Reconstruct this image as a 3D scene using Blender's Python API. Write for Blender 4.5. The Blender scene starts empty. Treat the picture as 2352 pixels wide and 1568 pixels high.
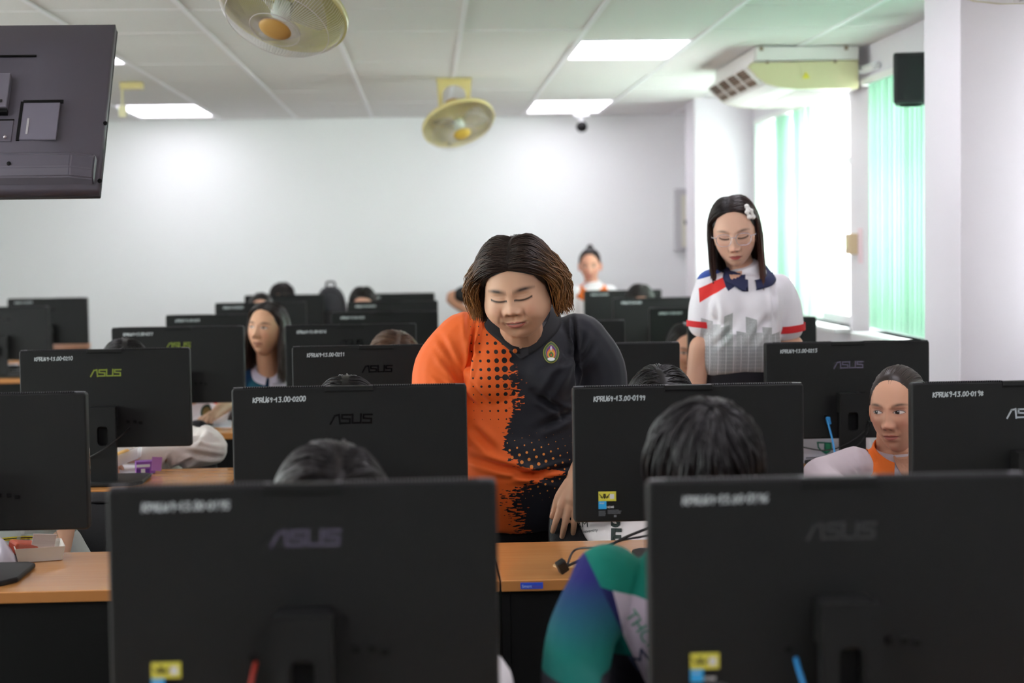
import bpy, bmesh, math, random
import numpy as np
from mathutils import Vector, Matrix, Euler, noise as mnoise
from mathutils.bvhtree import BVHTree

random.seed(7)
SC = bpy.context.scene
COL = SC.collection
PI = math.pi

# ------------------------------------------------------------------ camera
FPX, PW, PH = 4083.0, 2352, 1568
YAW, PITCH, ROLL = math.atan(192 / FPX), math.atan(226 / FPX), 0.0145
_fw = Vector((math.sin(YAW) * math.cos(PITCH), math.cos(YAW) * math.cos(PITCH), -math.sin(PITCH)))
_r0 = Vector((math.cos(YAW), -math.sin(YAW), 0))
_u0 = _r0.cross(_fw)
_rt = _r0 * math.cos(ROLL) - _u0 * math.sin(ROLL)
_up = _u0 * math.cos(ROLL) + _r0 * math.sin(ROLL)
CAM = Vector((0, 0, 1.5))
cd = bpy.data.cameras.new('camera')
cam = bpy.data.objects.new('camera', cd)
COL.objects.link(cam)
cam.matrix_world = Matrix(((_rt.x, _up.x, -_fw.x, CAM.x), (_rt.y, _up.y, -_fw.y, CAM.y), (_rt.z, _up.z, -_fw.z, CAM.z), (0, 0, 0, 1)))
cd.sensor_width = 36
cd.lens = FPX * 36 / PW
cd.clip_start = 0.05
cd.dof.use_dof = True
cd.dof.focus_distance = 4.72
cd.dof.aperture_fstop = 3.0
SC.camera = cam

# ------------------------------------------------------------------ world, exposure
wd = bpy.data.worlds.new('daylight')
SC.world = wd
wd.use_nodes = True
bg = wd.node_tree.nodes['Background']
bg.inputs[0].default_value = (1.0, 0.985, 1.0, 1)
bg.inputs[1].default_value = 5.2
SC.view_settings.view_transform = 'Standard'
SC.view_settings.look = 'None'
SC.view_settings.gamma = 1
SC.view_settings.use_curve_mapping = False
SC.view_settings.exposure = 1.52
PANEL_W = 2.15           # emission of the ceiling light diffusers
SC.cycles.max_bounces = 10
SC.cycles.diffuse_bounces = 6
SC.cycles.transparent_max_bounces = 12
SC.cycles.sample_clamp_indirect = 6

# ------------------------------------------------------------------ helpers
def P(x, y, Y):
    """point of the plane at depth Y seen at pixel x, y"""
    d = _fw + _rt * ((x - PW / 2) / FPX) - _up * ((y - PH / 2) / FPX)
    return CAM + d * (Y / d.y)

def lin(c):
    if isinstance(c, str):
        c = [int(c[i:i + 2], 16) / 255 for i in (0, 2, 4)]
    return [x / 12.92 if x <= 0.04045 else ((x + 0.055) / 1.055) ** 2.4 for x in c]

def tag(o, label=None, cat=None, group=None, kind=None):
    if label: o['label'] = label
    if cat: o['category'] = cat
    if group: o['group'] = group
    if kind: o['kind'] = kind
    return o

def empty(name, loc=(0, 0, 0), rz=0, label=None, cat=None, group=None):
    o = bpy.data.objects.new(name, None)
    o.empty_display_size = 0.1
    COL.objects.link(o)
    o.location = loc
    o.rotation_euler = (0, 0, rz)
    return tag(o, label, cat, group)

def link(name, me, mats, parent=None, smooth=False):
    o = bpy.data.objects.new(name, me)
    COL.objects.link(o)
    if not isinstance(mats, (list, tuple)): mats = [mats]
    if not me.materials:
        for m in mats: me.materials.append(m)
    if parent is not None: o.parent = parent
    if smooth: smooth_me(me)
    return o

def smooth_me(me):
    me.polygons.foreach_set('use_smooth', [True] * len(me.polygons))

def bobj(name, bm, mats, parent=None, smooth=False):
    me = bpy.data.meshes.new(name)
    bmesh.ops.recalc_face_normals(bm, faces=bm.faces)
    bm.to_mesh(me)
    bm.free()
    return link(name, me, mats, parent, smooth)

def aobj(name, V, F, mats, parent=None, smooth=True, col=None):
    """object from arrays; col: per vertex colour (linear)"""
    me = bpy.data.meshes.new(name)
    me.from_pydata([tuple(v) for v in V], [], [tuple(f) for f in F])
    me.update()
    if col is not None:
        a = me.color_attributes.new('Col', 'FLOAT_COLOR', 'POINT')
        c = np.ones((len(V), 4), np.float32)
        c[:, :3] = col
        a.data.foreach_set('color', c.ravel())
    return link(name, me, mats, parent, smooth)

def box(bm, c, s, rot=None, bev=0, seg=2, mi=0):
    r = bmesh.ops.create_cube(bm, size=1)
    vs = r['verts']
    for v in vs: v.co = Vector((v.co.x * s[0], v.co.y * s[1], v.co.z * s[2]))
    if bev > 0:
        es = list({e for v in vs for e in v.link_edges})
        g = bmesh.ops.bevel(bm, geom=es, offset=bev, segments=seg, affect='EDGES', profile=0.5)
        vs = list({v for f in g['faces'] for v in f.verts} | {v for v in vs if v.is_valid})
    M = Matrix.Translation(c)
    if rot is not None: M = M @ (rot if isinstance(rot, Matrix) else Euler(rot).to_matrix().to_4x4())
    bmesh.ops.transform(bm, matrix=M, verts=vs)
    if mi:
        for f in {f for v in vs for f in v.link_faces}: f.material_index = mi
    return vs

def prism(bm, poly, y0, y1, axis='y', mi=0):
    """polygon of (u, w) pairs swept along an axis"""
    def pt(u, w, t): return (u, t, w) if axis == 'y' else ((t, u, w) if axis == 'x' else (u, w, t))
    a = [bm.verts.new(pt(u, w, y0)) for u, w in poly]
    b = [bm.verts.new(pt(u, w, y1)) for u, w in poly]
    n = len(poly)
    fs = [bm.faces.new(a), bm.faces.new(b[::-1])]
    for i in range(n): fs.append(bm.faces.new((a[i], b[i], b[(i + 1) % n], a[(i + 1) % n])))
    for f in fs: f.material_index = mi
    return a + b

def rrect(w, h, r, n=4, cx=0, cy=0):
    pts = []
    for sx, sy, a0 in ((1, 1, 0), (-1, 1, 90), (-1, -1, 180), (1, -1, 270)):
        for k in range(n + 1):
            a = math.radians(a0 + 90 * k / n)
            pts.append((cx + sx * (w / 2 - r) + r * math.cos(a), cy + sy * (h / 2 - r) + r * math.sin(a)))
    return pts

def catmull(pts, n):
    P_ = [np.array(p, float) for p in pts]
    P_ = [2 * P_[0] - P_[1]] + P_ + [2 * P_[-1] - P_[-2]]
    out = []
    for i in range(1, len(P_) - 2):
        for k in range(n):
            t = k / n
            a, b, c, d = P_[i - 1:i + 3]
            out.append(0.5 * (2 * b + (c - a) * t + (2 * a - 5 * b + 4 * c - d) * t * t + (3 * b - a - 3 * c + d) * t ** 3))
    out.append(P_[-2])
    return np.array(out)

def tube_arrays(pts, rad, seg=8, caps=True):
    """tube along points; rad scalar or list"""
    pts = np.array(pts, float)
    n = len(pts)
    if np.isscalar(rad): rad = [rad] * n
    T = np.gradient(pts, axis=0)
    T /= np.linalg.norm(T, axis=1)[:, None] + 1e-12
    up = np.array([0, 0, 1.0]) if abs(T[0][2]) < 0.9 else np.array([1.0, 0, 0])
    V, F = [], []
    a = np.cross(T[0], up); a /= np.linalg.norm(a)
    for i in range(n):
        a = a - T[i] * (a @ T[i]); a /= np.linalg.norm(a) + 1e-12
        b = np.cross(T[i], a)
        for k in range(seg):
            t = 2 * PI * k / seg
            V.append(pts[i] + rad[i] * (a * math.cos(t) + b * math.sin(t)))
    for i in range(n - 1):
        for k in range(seg):
            k2 = (k + 1) % seg
            F.append((i * seg + k, i * seg + k2, (i + 1) * seg + k2, (i + 1) * seg + k))
    if caps:
        F.append(tuple(range(seg))[::-1])
        F.append(tuple((n - 1) * seg + k for k in range(seg)))
    return V, F

def join_arrays(parts):
    V, F = [], []
    for v, f in parts:
        o = len(V)
        V.extend(v)
        F.extend([tuple(i + o for i in t) for t in f])
    return V, F

def tubes(name, paths, mat, parent=None, seg=6):
    return aobj(name, *join_arrays([tube_arrays(p, r, seg) for p, r in paths]), mat, parent)

def lathe_arrays(prof, seg=32, M=None):
    V, F = [], []
    n = len(prof)
    for r, z in prof:
        for k in range(seg):
            a = 2 * PI * k / seg
            v = Vector((r * math.cos(a), r * math.sin(a), z))
            V.append(M @ v if M is not None else v)
    for i in range(n - 1):
        for k in range(seg):
            k2 = (k + 1) % seg
            F.append((i * seg + k, i * seg + k2, (i + 1) * seg + k2, (i + 1) * seg + k))
    if prof[0][0] > 1e-6: F.append(tuple(range(seg))[::-1])
    if prof[-1][0] > 1e-6: F.append(tuple((n - 1) * seg + k for k in range(seg)))
    return V, F

def copy_tree(root, loc=None, rz=None, skip=()):
    r = root.copy(); COL.objects.link(r)
    if loc is not None: r.location = loc
    if rz is not None: r.rotation_euler = (0, 0, rz)
    for ch in list(root.children):
        if ch.name.split('.')[0] in skip: continue
        c = ch.copy(); COL.objects.link(c); c.parent = r
        for g in list(ch.children):
            d = g.copy(); COL.objects.link(d); d.parent = c
    return r

# ------------------------------------------------------------------ materials
def mat(name, c, rough=0.5, spec=0.5, metal=0, coat=0, emit=None, es=0, bump=0, bscale=200, sheen=0):
    m = bpy.data.materials.new(name)
    m.use_nodes = True
    b = m.node_tree.nodes['Principled BSDF']
    b.inputs['Base Color'].default_value = (*lin(c), 1)
    b.inputs['Roughness'].default_value = rough
    b.inputs['Specular IOR Level'].default_value = spec
    b.inputs['Metallic'].default_value = metal
    b.inputs['Coat Weight'].default_value = coat
    b.inputs['Sheen Weight'].default_value = sheen
    if emit:
        b.inputs['Emission Color'].default_value = (*lin(emit), 1)
        b.inputs['Emission Strength'].default_value = es
    if bump:
        nt = m.node_tree
        n = nt.nodes.new('ShaderNodeTexNoise'); n.inputs['Scale'].default_value = bscale; n.inputs['Detail'].default_value = 3
        tc = nt.nodes.new('ShaderNodeTexCoord')
        bp = nt.nodes.new('ShaderNodeBump'); bp.inputs['Strength'].default_value = bump; bp.inputs['Distance'].default_value = 0.002
        nt.links.new(tc.outputs['Object'], n.inputs['Vector'])
        nt.links.new(n.outputs[0], bp.inputs['Height'])
        nt.links.new(bp.outputs[0], b.inputs['Normal'])
    return m

class N:
    """tiny expression language for shader maths"""
    nt = None
    def __init__(s, sock): s.s = sock
    @staticmethod
    def op(o, *a):
        n = N.nt.nodes.new('ShaderNodeMath'); n.operation = o
        for i, x in enumerate(a):
            if isinstance(x, N): N.nt.links.new(x.s, n.inputs[i])
            else: n.inputs[i].default_value = x
        return N(n.outputs[0])
    def __add__(s, o): return N.op('ADD', s, o)
    __radd__ = __add__
    def __sub__(s, o): return N.op('SUBTRACT', s, o)
    def __rsub__(s, o): return N.op('SUBTRACT', o, s)
    def __mul__(s, o): return N.op('MULTIPLY', s, o)
    __rmul__ = __mul__
    def __truediv__(s, o): return N.op('DIVIDE', s, o)
    def lt(s, o): return N.op('LESS_THAN', s, o)
    def gt(s, o): return N.op('GREATER_THAN', s, o)
    def min(s, o): return N.op('MINIMUM', s, o)
    def max(s, o): return N.op('MAXIMUM', s, o)
    def abs(s): return N.op('ABSOLUTE', s)
    def floor(s): return N.op('FLOOR', s)
    def mod(s, o): return N.op('FLOORED_MODULO', s, o)
    def sqrt(s): return N.op('SQRT', s)
    def sin(s): return N.op('SINE', s)
    @staticmethod
    def coords(kind='Object'):
        tc = N.nt.nodes.new('ShaderNodeTexCoord')
        sp = N.nt.nodes.new('ShaderNodeSeparateXYZ')
        N.nt.links.new(tc.outputs[kind], sp.inputs[0])
        return N(sp.outputs[0]), N(sp.outputs[1]), N(sp.outputs[2])
    @staticmethod
    def noise(x, y, z, scale=10, detail=2):
        c = N.nt.nodes.new('ShaderNodeCombineXYZ')
        for i, v in enumerate((x, y, z)):
            if isinstance(v, N): N.nt.links.new(v.s, c.inputs[i])
            else: c.inputs[i].default_value = v
        n = N.nt.nodes.new('ShaderNodeTexNoise')
        n.inputs['Scale'].default_value = scale; n.inputs['Detail'].default_value = detail
        N.nt.links.new(c.outputs[0], n.inputs['Vector'])
        return N(n.outputs[0])
    @staticmethod
    def curve(x, pts, x0, x1):
        """piecewise function of x (range x0..x1); pts are (x, value 0..1)"""
        n = N.nt.nodes.new('ShaderNodeFloatCurve')
        c = n.mapping.curves[0]
        pts = [((a - x0) / (x1 - x0), b) for a, b in pts]
        c.points[0].location = pts[0]; c.points[1].location = pts[-1]
        for p in pts[1:-1]: c.points.new(*p)
        for p in c.points: p.handle_type = 'VECTOR'
        n.mapping.update()
        N.nt.links.new(((x - x0) / (x1 - x0)).s, n.inputs['Value'])
        return N(n.outputs[0])
    @staticmethod
    def mix(f, a, b):
        n = N.nt.nodes.new('ShaderNodeMix'); n.data_type = 'RGBA'
        if isinstance(f, N): N.nt.links.new(f.s, n.inputs[0])
        else: n.inputs[0].default_value = f
        for k, v in ((6, a), (7, b)):
            if isinstance(v, N): N.nt.links.new(v.s, n.inputs[k])
            else: n.inputs[k].default_value = (*lin(v), 1)
        return N(n.outputs[2])

def vmat(name, rough=0.5, spec=0.4, sss=0, bump=0, bscale=300, sheen=0, coat=0, aniso=0):
    """material coloured by the vertex colours"""
    m = mat(name, 'ffffff', rough, spec, bump=bump, bscale=bscale, sheen=sheen, coat=coat)
    nt = m.node_tree
    a = nt.nodes.new('ShaderNodeAttribute'); a.attribute_name = 'Col'
    b = nt.nodes['Principled BSDF']
    nt.links.new(a.outputs['Color'], b.inputs['Base Color'])
    if sss:
        b.inputs['Subsurface Weight'].default_value = sss
        b.inputs['Subsurface Radius'].default_value = (0.012, 0.005, 0.003)
        b.inputs['Subsurface Scale'].default_value = 1
    return m

def glass_mat(name, tint=(1, 1, 1), refl=0.06, rough=0.02):
    m = bpy.data.materials.new(name); m.use_nodes = True
    nt = m.node_tree; nt.nodes.remove(nt.nodes['Principled BSDF'])
    t = nt.nodes.new('ShaderNodeBsdfTransparent'); t.inputs[0].default_value = (*tint, 1)
    g = nt.nodes.new('ShaderNodeBsdfGlossy'); g.inputs['Roughness'].default_value = rough
    lw = nt.nodes.new('ShaderNodeLayerWeight')
    N.nt = nt
    fr = (N(lw.outputs['Facing']) * N(lw.outputs['Facing'])) * (N(lw.outputs['Facing']) * N(lw.outputs['Facing'])) * 0.4 + refl * 0.6
    mx = nt.nodes.new('ShaderNodeMixShader')
    nt.links.new(fr.s, mx.inputs[0]); nt.links.new(t.outputs[0], mx.inputs[1]); nt.links.new(g.outputs[0], mx.inputs[2])
    nt.links.new(mx.outputs[0], nt.nodes['Material Output'].inputs[0])
    return m

def translucent_mat(name, c, k=0.5, rough=0.6):
    m = bpy.data.materials.new(name); m.use_nodes = True
    nt = m.node_tree; nt.nodes.remove(nt.nodes['Principled BSDF'])
    d = nt.nodes.new('ShaderNodeBsdfDiffuse'); d.inputs[0].default_value = (*lin(c), 1)
    t = nt.nodes.new('ShaderNodeBsdfTranslucent'); t.inputs[0].default_value = (*lin(c), 1)
    mx = nt.nodes.new('ShaderNodeMixShader'); mx.inputs[0].default_value = k
    nt.links.new(d.outputs[0], mx.inputs[1]); nt.links.new(t.outputs[0], mx.inputs[2])
    nt.links.new(mx.outputs[0], nt.nodes['Material Output'].inputs[0])
    return m

M_WALL = mat('wall_paint', 'f6f6f7', 0.7, 0.3, bump=0.05, bscale=60)
M_WALLW = mat('window_wall_paint', 'e4dfe6', 0.6, 0.3)
M_CEIL = mat('ceiling_tile', 'e6e3e2', 0.85, 0.2, bump=0.08, bscale=150)
M_BAR = mat('ceiling_bar', 'f0eef2', 0.4, 0.4)
M_GAP = mat('ceiling_joint', '8f8c8a', 0.8, 0.2)
M_FLOOR = mat('floor_tiles', '8c8880', 0.35, 0.4)
M_LAMP = mat('lamp_diffuser', 'ffffff', 0.5, 0.2, emit='f8f4ff', es=PANEL_W)
M_WHITE = mat('white_plastic', 'e6e6e8', 0.4)
M_CREAM = mat('cream_plastic', 'e3dcb0', 0.35)
M_BLACKPL = mat('black_plastic', '151616', 0.55, 0.3, bump=0.03, bscale=900)
M_DARK = mat('dark_void', '060606', 0.6, 0.2)
M_BLACK = mat('black_board', '0b0b0b', 0.6, 0.2)
# ------------------------------------------------------------------ room shell
CZ, XR, XL, YB, YF = 2.517, 2.35, -5.6, 14.35, -2.4
def struct(name, bm, m, parent=None):
    o = bobj(name, bm, m, parent)
    if parent is None: o['kind'] = 'structure'
    return o
bm = bmesh.new(); box(bm, ((XL + XR) / 2, (YB + YF) / 2, -0.05), (XR - XL + 0.6, YB - YF + 0.6, 0.1)); floor = struct('floor', bm, M_FLOOR)
def floor_nodes():
    nt = M_FLOOR.node_tree; N.nt = nt
    x, y, z = N.coords()
    j = ((x / 0.3).mod(1.0)).lt(0.012).max(((y / 0.3).mod(1.0)).lt(0.012))
    sp = N.noise(x, y, z, 60, 4)
    c = N.mix(j, N.mix(sp, '97938b', '7d7970'), '5c5851')
    nt.links.new(c.s, nt.nodes['Principled BSDF'].inputs['Base Color'])
floor_nodes()
bm = bmesh.new(); box(bm, ((XL + XR) / 2, YB + 0.1, CZ / 2 + 0.1), (XR - XL + 0.6, 0.2, CZ + 0.2)); struct('wall_back', bm, M_WALL)
bm = bmesh.new(); box(bm, ((XL + XR) / 2, YF - 0.1, CZ / 2 + 0.1), (XR - XL + 0.6, 0.2, CZ + 0.2)); struct('wall_front', bm, M_WALL)
# right wall with four window openings
WZ0, WZ1 = 1.0, 2.335
WINS = [(0.5, 3.1), (3.6, 6.2), (6.9, 9.35), (9.8, 12.45)]
for side, xw, m_ in (('right', XR + 0.1, M_WALLW), ('left', XL - 0.1, M_WALL)):
  bm = bmesh.new()
  box(bm, (xw, (YB + YF) / 2, WZ0 / 2), (0.2, YB - YF, WZ0))
  box(bm, (xw, (YB + YF) / 2, (WZ1 + CZ + 0.2) / 2), (0.2, YB - YF, CZ + 0.2 - WZ1))
  wins = WINS if side == 'right' else WINS[:3]  # left wall windows are unseen, added to spread daylight evenly
  ys = [YF] + [v for w in wins for v in w] + [YB]
  for a, b in zip(ys[::2], ys[1::2]): box(bm, (xw, (a + b) / 2, (WZ0 + WZ1) / 2), (0.2, b - a, WZ1 - WZ0))
  struct('wall_' + side, bm, m_)
M_PILLAR = mat('pillar_paint', 'e6e0e8', 0.5, 0.4)
for yc in (6.6, 12.72 + 0.23, 0.0):
    bm = bmesh.new(); box(bm, ((1.93 + XR) / 2, yc, CZ / 2), (XR - 1.93, 0.46, CZ), bev=0.004, seg=1)
    struct('pillar', bm, M_PILLAR)
# baseboards
M_BASE = mat('baseboard', '6b625b', 0.5)
for nm, c, s in (('baseboard_back', ((XL + XR) / 2, YB - 0.008, 0.05), (XR - XL, 0.016, 0.1)), ('baseboard_left', (XL + 0.008, (YB + YF) / 2, 0.05), (0.016, YB - YF - 0.04, 0.1))):
    bm = bmesh.new(); box(bm, c, s); struct(nm, bm, M_BASE)
# ceiling: slab, tiles, bars
bm = bmesh.new(); box(bm, ((XL + XR) / 2, (YB + YF) / 2, CZ + 0.13), (XR - XL, YB - YF, 0.1)); ceil = struct('ceiling', bm, M_GAP)
XLN = [-5.6] + [-5.22 + 0.6 * k for k in range(13)] + [XR]
YLN = sorted([7.74 - 0.95 * k for k in range(11)] + [8.56, 9.04, 9.98, 10.92, 11.85, 12.84, 14.02, YB, YF])
lamp_cells = {(10, 16): 0}
def cell(x0, y0):
    return min(range(len(XLN) - 1), key=lambda i: abs(XLN[i] - x0)), min(range(len(YLN) - 1), key=lambda i: abs(YLN[i] - y0))
LAMPS = [(0.78, 9.04), (0.78, 12.84), (-2.22, 12.84), (-2.22, 9.04), (0.78, 5.84), (-2.22, 5.84), (0.78, 2.04), (-2.22, 2.04), (-4.62, 5.84), (-4.62, 9.98), (-4.62, 2.04), (0.78, 3.94), (-2.22, 3.94), (-4.62, 3.94), (0.78, 0.14), (-2.22, 0.14), (-0.72, 2.04 - 0.95)]  # panels out of view are added to brighten the room evenly
LC = {cell(*c) for c in LAMPS}
tile_cache = {}
for i in range(len(XLN) - 1):
    for j in range(len(YLN) - 1):
        w, d = XLN[i + 1] - XLN[i], YLN[j + 1] - YLN[j]
        c = ((XLN[i] + XLN[i + 1]) / 2, (YLN[j] + YLN[j + 1]) / 2, CZ + 0.008)
        if (i, j) in LC: continue
        k = (round(w, 3), round(d, 3))
        if k not in tile_cache:
            bm = bmesh.new(); box(bm, (0, 0, 0), (w - 0.012, d - 0.012, 0.016))
            me = bpy.data.meshes.new('ceiling_tile'); bm.to_mesh(me); bm.free(); me.materials.append(M_CEIL); tile_cache[k] = me
        o = bpy.data.objects.new('ceiling_tile', tile_cache[k]); COL.objects.link(o); o.parent = ceil
        rr = random.Random(i * 91 + j)
        o.location = (c[0], c[1], c[2] + rr.uniform(-0.003, 0.003)); o.rotation_euler = (rr.uniform(-.003, .003), rr.uniform(-.005, .005), 0)
for x in XLN[1:-1]:
    bm = bmesh.new(); box(bm, (x, (YB + YF) / 2, CZ - 0.002), (0.024, YB - YF, 0.006)); bobj('ceiling_bar', bm, M_BAR, ceil)
for y in YLN[1:-1]:
    bm = bmesh.new(); box(bm, ((XL + XR) / 2, y, CZ + 0.006), (XR - XL, 0.016, 0.006)); bobj('cross_bar', bm, M_BAR, ceil)
# recessed light panels
lamp_labels = {(0.78, 9.04): 'bright square ceiling light above the second woman, nearest of those beside the hanging air conditioner',
               (0.78, 12.84): 'bright ceiling light close to the back wall above the security camera',
               (-2.22, 12.84): 'bright ceiling light close to the back wall beside the cream conduit box',
               (-2.22, 9.04): 'bright ceiling light whose corner shows past the edge of the television'}
first = None
for c in LAMPS:
    i, j = cell(*c)
    w, d = XLN[i + 1] - XLN[i], YLN[j + 1] - YLN[j]
    root = empty('ceiling_light', ((XLN[i] + XLN[i + 1]) / 2, (YLN[j] + YLN[j + 1]) / 2, CZ),
                 0, lamp_labels.get(c, 'added unseen ceiling light panel above the front of the room, %s' % ('over the window side' if c[0] > 0 else 'over the left wall side' if c[0] < -3 else 'over the aisle side') ), 'ceiling light', 'ceiling light panels')
    bm = bmesh.new()
    for sx in (-1, 1): box(bm, (sx * (w / 2 - 0.012), 0, 0.008), (0.022, d - 0.002, 0.02))
    for sy in (-1, 1): box(bm, (0, sy * (d / 2 - 0.012), 0.008), (w - 0.05, 0.022, 0.02))
    bobj('frame', bm, M_BAR, root)
    bm = bmesh.new(); box(bm, (0, 0, 0.010), (w - 0.044, d - 0.044, 0.012)); bobj('diffuser', bm, M_LAMP, root)

# ------------------------------------------------------------------ windows and vertical blinds
M_FRAME = mat('window_frame', 'dcd8dc', 0.4)
M_GLASS = glass_mat('window_glass', (0.94, 0.99, 0.97))
M_SLATG = translucent_mat('mint_blind', 'c9e6d7', 0.5)
M_SLATW = translucent_mat('pale_blind', 'e6f2ea', 0.66)
M_SLATC = translucent_mat('unseen_dimming_blind', 'e4e3e1', 0.18)  # for blinds out of view, made denser to cut the window light
M_RAIL = mat('blind_rail', 'f0f0f0', 0.4)
for n, (a, b) in enumerate(WINS + WINS[:3]):
    bm = bmesh.new()
    sd = 1 if n < 4 else -1
    fx = XR + 0.12 if n < 4 else XL - 0.12
    for y in (a + 0.025, b - 0.025): box(bm, (fx, y, (WZ0 + WZ1) / 2), (0.05, 0.05, WZ1 - WZ0))
    for z in (WZ0 + 0.025, WZ1 - 0.025): box(bm, (fx, (a + b) / 2, z), (0.05, b - a - 0.1, 0.05))
    fr = bobj('window_%d' % (n + 1), bm, M_FRAME); fr['kind'] = 'structure'
    k = 3
    for q in range(1, k):
        bm = bmesh.new(); box(bm, (fx, a + (b - a) * q / k, (WZ0 + WZ1) / 2), (0.045, 0.045, WZ1 - WZ0 - 0.1)); bobj('mullion', bm, M_FRAME, fr)
    bm = bmesh.new(); box(bm, (fx, (a + b) / 2, 1.95), (0.04, b - a - 0.1, 0.04)); bobj('transom', bm, M_FRAME, fr)
    for q in range(k):
        bm = bmesh.new(); box(bm, (fx, a + (b - a) * (q + 0.5) / k, (WZ0 + WZ1) / 2), (0.006, (b - a) / k - 0.06, WZ1 - WZ0 - 0.1)); bobj('glass_pane', bm, M_GLASS, fr)
    bm = bmesh.new(); box(bm, ((XR - 0.005 if n < 4 else XL + 0.005), (a + b) / 2, WZ0 - 0.012), (0.19, b - a + 0.06, 0.024), bev=0.004); bobj('window_sill', bm, M_WHITE, fr)
def slat_mesh(m):
    bm = bmesh.new()
    prof = [(-0.045 + 0.009 * k, 0.006 * math.cos((k - 5) / 5 * PI / 2)) for k in range(11)]
    prof = prof + [(u, w - 0.0008) for u, w in prof[::-1]]
    a = [bm.verts.new((w, u, 0)) for u, w in prof]; b = [bm.verts.new((w, u, -1.27)) for u, w in prof]
    nn = len(prof)
    for q in range(nn): bm.faces.new((a[q], a[(q + 1) % nn], b[(q + 1) % nn], b[q]))
    for q in range(10):
        bm.faces.new((a[q], a[q + 1], a[nn - 2 - q], a[nn - 1 - q])); bm.faces.new((b[q + 1], b[q], b[nn - 1 - q], b[nn - 2 - q]))
    bmesh.ops.recalc_face_normals(bm, faces=bm.faces)
    me = bpy.data.meshes.new('slat'); bm.to_mesh(me); bm.free(); me.materials.append(m); smooth_me(me)
    return me
SLG, SLW, SLC = slat_mesh(M_SLATG), slat_mesh(M_SLATW), slat_mesh(M_SLATC)
blind_lab = ['pale green vertical blind beside the front desks, out of the picture', 'pale green vertical blind between the two nearest pillars, out of the picture',
             'mint green vertical blind behind the black wall speaker', 'pale vertical blind with bright gaps behind the standing woman with long hair']
for n, (a, b) in enumerate(WINS):
    root = empty('vertical_blind', (XR - 0.035, (a + b) / 2, WZ1), 0, blind_lab[n], 'blind', 'vertical blinds along the window wall')
    bm = bmesh.new(); box(bm, (0.01, 0, -0.018), (0.05, b - a - 0.02, 0.034), bev=0.004); bobj('head_rail', bm, M_RAIL, root)
    rr = random.Random(n + 3)
    y = a + 0.05
    while y < b - 0.04:
        skip = False
        ang = rr.uniform(-0.1, 0.15)
        m = SLG if n == 2 else SLC
        if n == 2:
            skip = y > 9.22
            ang = rr.uniform(0.05, 0.35)
        elif n == 3:
            skip = 9.85 < y < 10.45 or 11.15 < y < 11.4 or 11.78 < y < 11.95
            m = SLG if (11.0 < y < 11.2 or 11.4 < y < 11.8) else SLW
            ang = rr.uniform(0.0, 0.6)
        if not skip:
            o = bpy.data.objects.new('slat', m); COL.objects.link(o); o.parent = root
            o.location = (0.01, y - (a + b) / 2, -0.035); o.rotation_euler = (0, 0, ang)
        y += 0.078
# ------------------------------------------------------------------ desks
ROWY = [2.4625 + 1.6313 * k for k in range(7)]
DZ = 0.755                # desk top height
M_WOOD = mat('beech_laminate', 'b9783f', 0.22, 0.5, coat=0.3)
def wood_nodes():
    nt = M_WOOD.node_tree; N.nt = nt
    x, y, z = N.coords()
    g = N.noise(x * 1.2, y * 22, z * 22, 3, 5)
    g2 = N.noise(x * 6, y * 120, z * 120, 2, 3)
    c = N.mix((g * 0.7 + g2 * 0.3), 'bf7b3e', 'dca366')
    nt.links.new(c.s, nt.nodes['Principled BSDF'].inputs['Base Color'])
wood_nodes()
M_EDGE = mat('beech_edge_band', 'ae7440', 0.35, 0.4)
M_BLUE = mat('blue_sticker', '2b4fc0', 0.4)
M_INKW = mat('pale_blue_print', 'b9c8f2', 0.5)
M_INKR = mat('dull_red_print', '7c4a86', 0.5)
M_GROM = mat('grommet_plastic', 'c9a36c', 0.35)

def text_mesh(body, size, ext=0.0004, shear=0.0, bold=0.0, align='LEFT'):
    cu = bpy.data.curves.new('t', 'FONT')
    cu.body = body; cu.size = size; cu.extrude = ext; cu.shear = shear; cu.offset = bold; cu.align_x = align
    cu.resolution_u = 3
    o = bpy.data.objects.new('t', cu); COL.objects.link(o)
    dg = bpy.context.evaluated_depsgraph_get(); dg.update()
    me = bpy.data.meshes.new_from_object(o.evaluated_get(dg))
    bpy.data.objects.remove(o); bpy.data.curves.remove(cu)
    me.materials.clear()
    return me

bm = bmesh.new(); box(bm, (0, 0, -0.0125), (0.776, 0.5, 0.025), bev=0.0015, seg=1)
ME_TOP = bpy.data.meshes.new('desk_top'); bm.to_mesh(ME_TOP); bm.free(); ME_TOP.materials.append(M_WOOD); ME_TOP.materials.append(M_EDGE)
for f in ME_TOP.polygons:
    if abs(f.normal.z) < 0.5: f.material_index = 1
def make_desk():
    r = empty('computer_desk', (0, 0, 0), 0, 'x', 'desk', 'computer desks in rows')
    link('desk_top', ME_TOP, M_WOOD, r).location = (0, 0, DZ)
    bm = bmesh.new(); box(bm, (0, -0.225, (DZ - 0.025 + 0.08) / 2), (0.736, 0.016, DZ - 0.025 - 0.08)); bobj('front_panel', bm, M_BLACK, r)
    for s in (-1, 1):
        bm = bmesh.new(); box(bm, (s * 0.378, 0, (DZ - 0.025) / 2), (0.018, 0.47, DZ - 0.025)); bobj('side_panel', bm, M_BLACK, r)
    bm = bmesh.new()
    q = [(0.032 * math.cos(2 * PI * k / 20), 0.032 * math.sin(2 * PI * k / 20)) for k in range(20)]
    prism(bm, [(a - 0.23, b - 0.085) for a, b in q], DZ, DZ + 0.002, 'z')
    bobj('cable_grommet', bm, M_GROM, r)
    return r
DX = [-2.19 - 0.8 * 2, -2.19 - 0.8, -1.02, -0.24, 0.54, 1.34]
DX = [-2.58, -1.02, -0.24, 0.54, 1.345]
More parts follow.
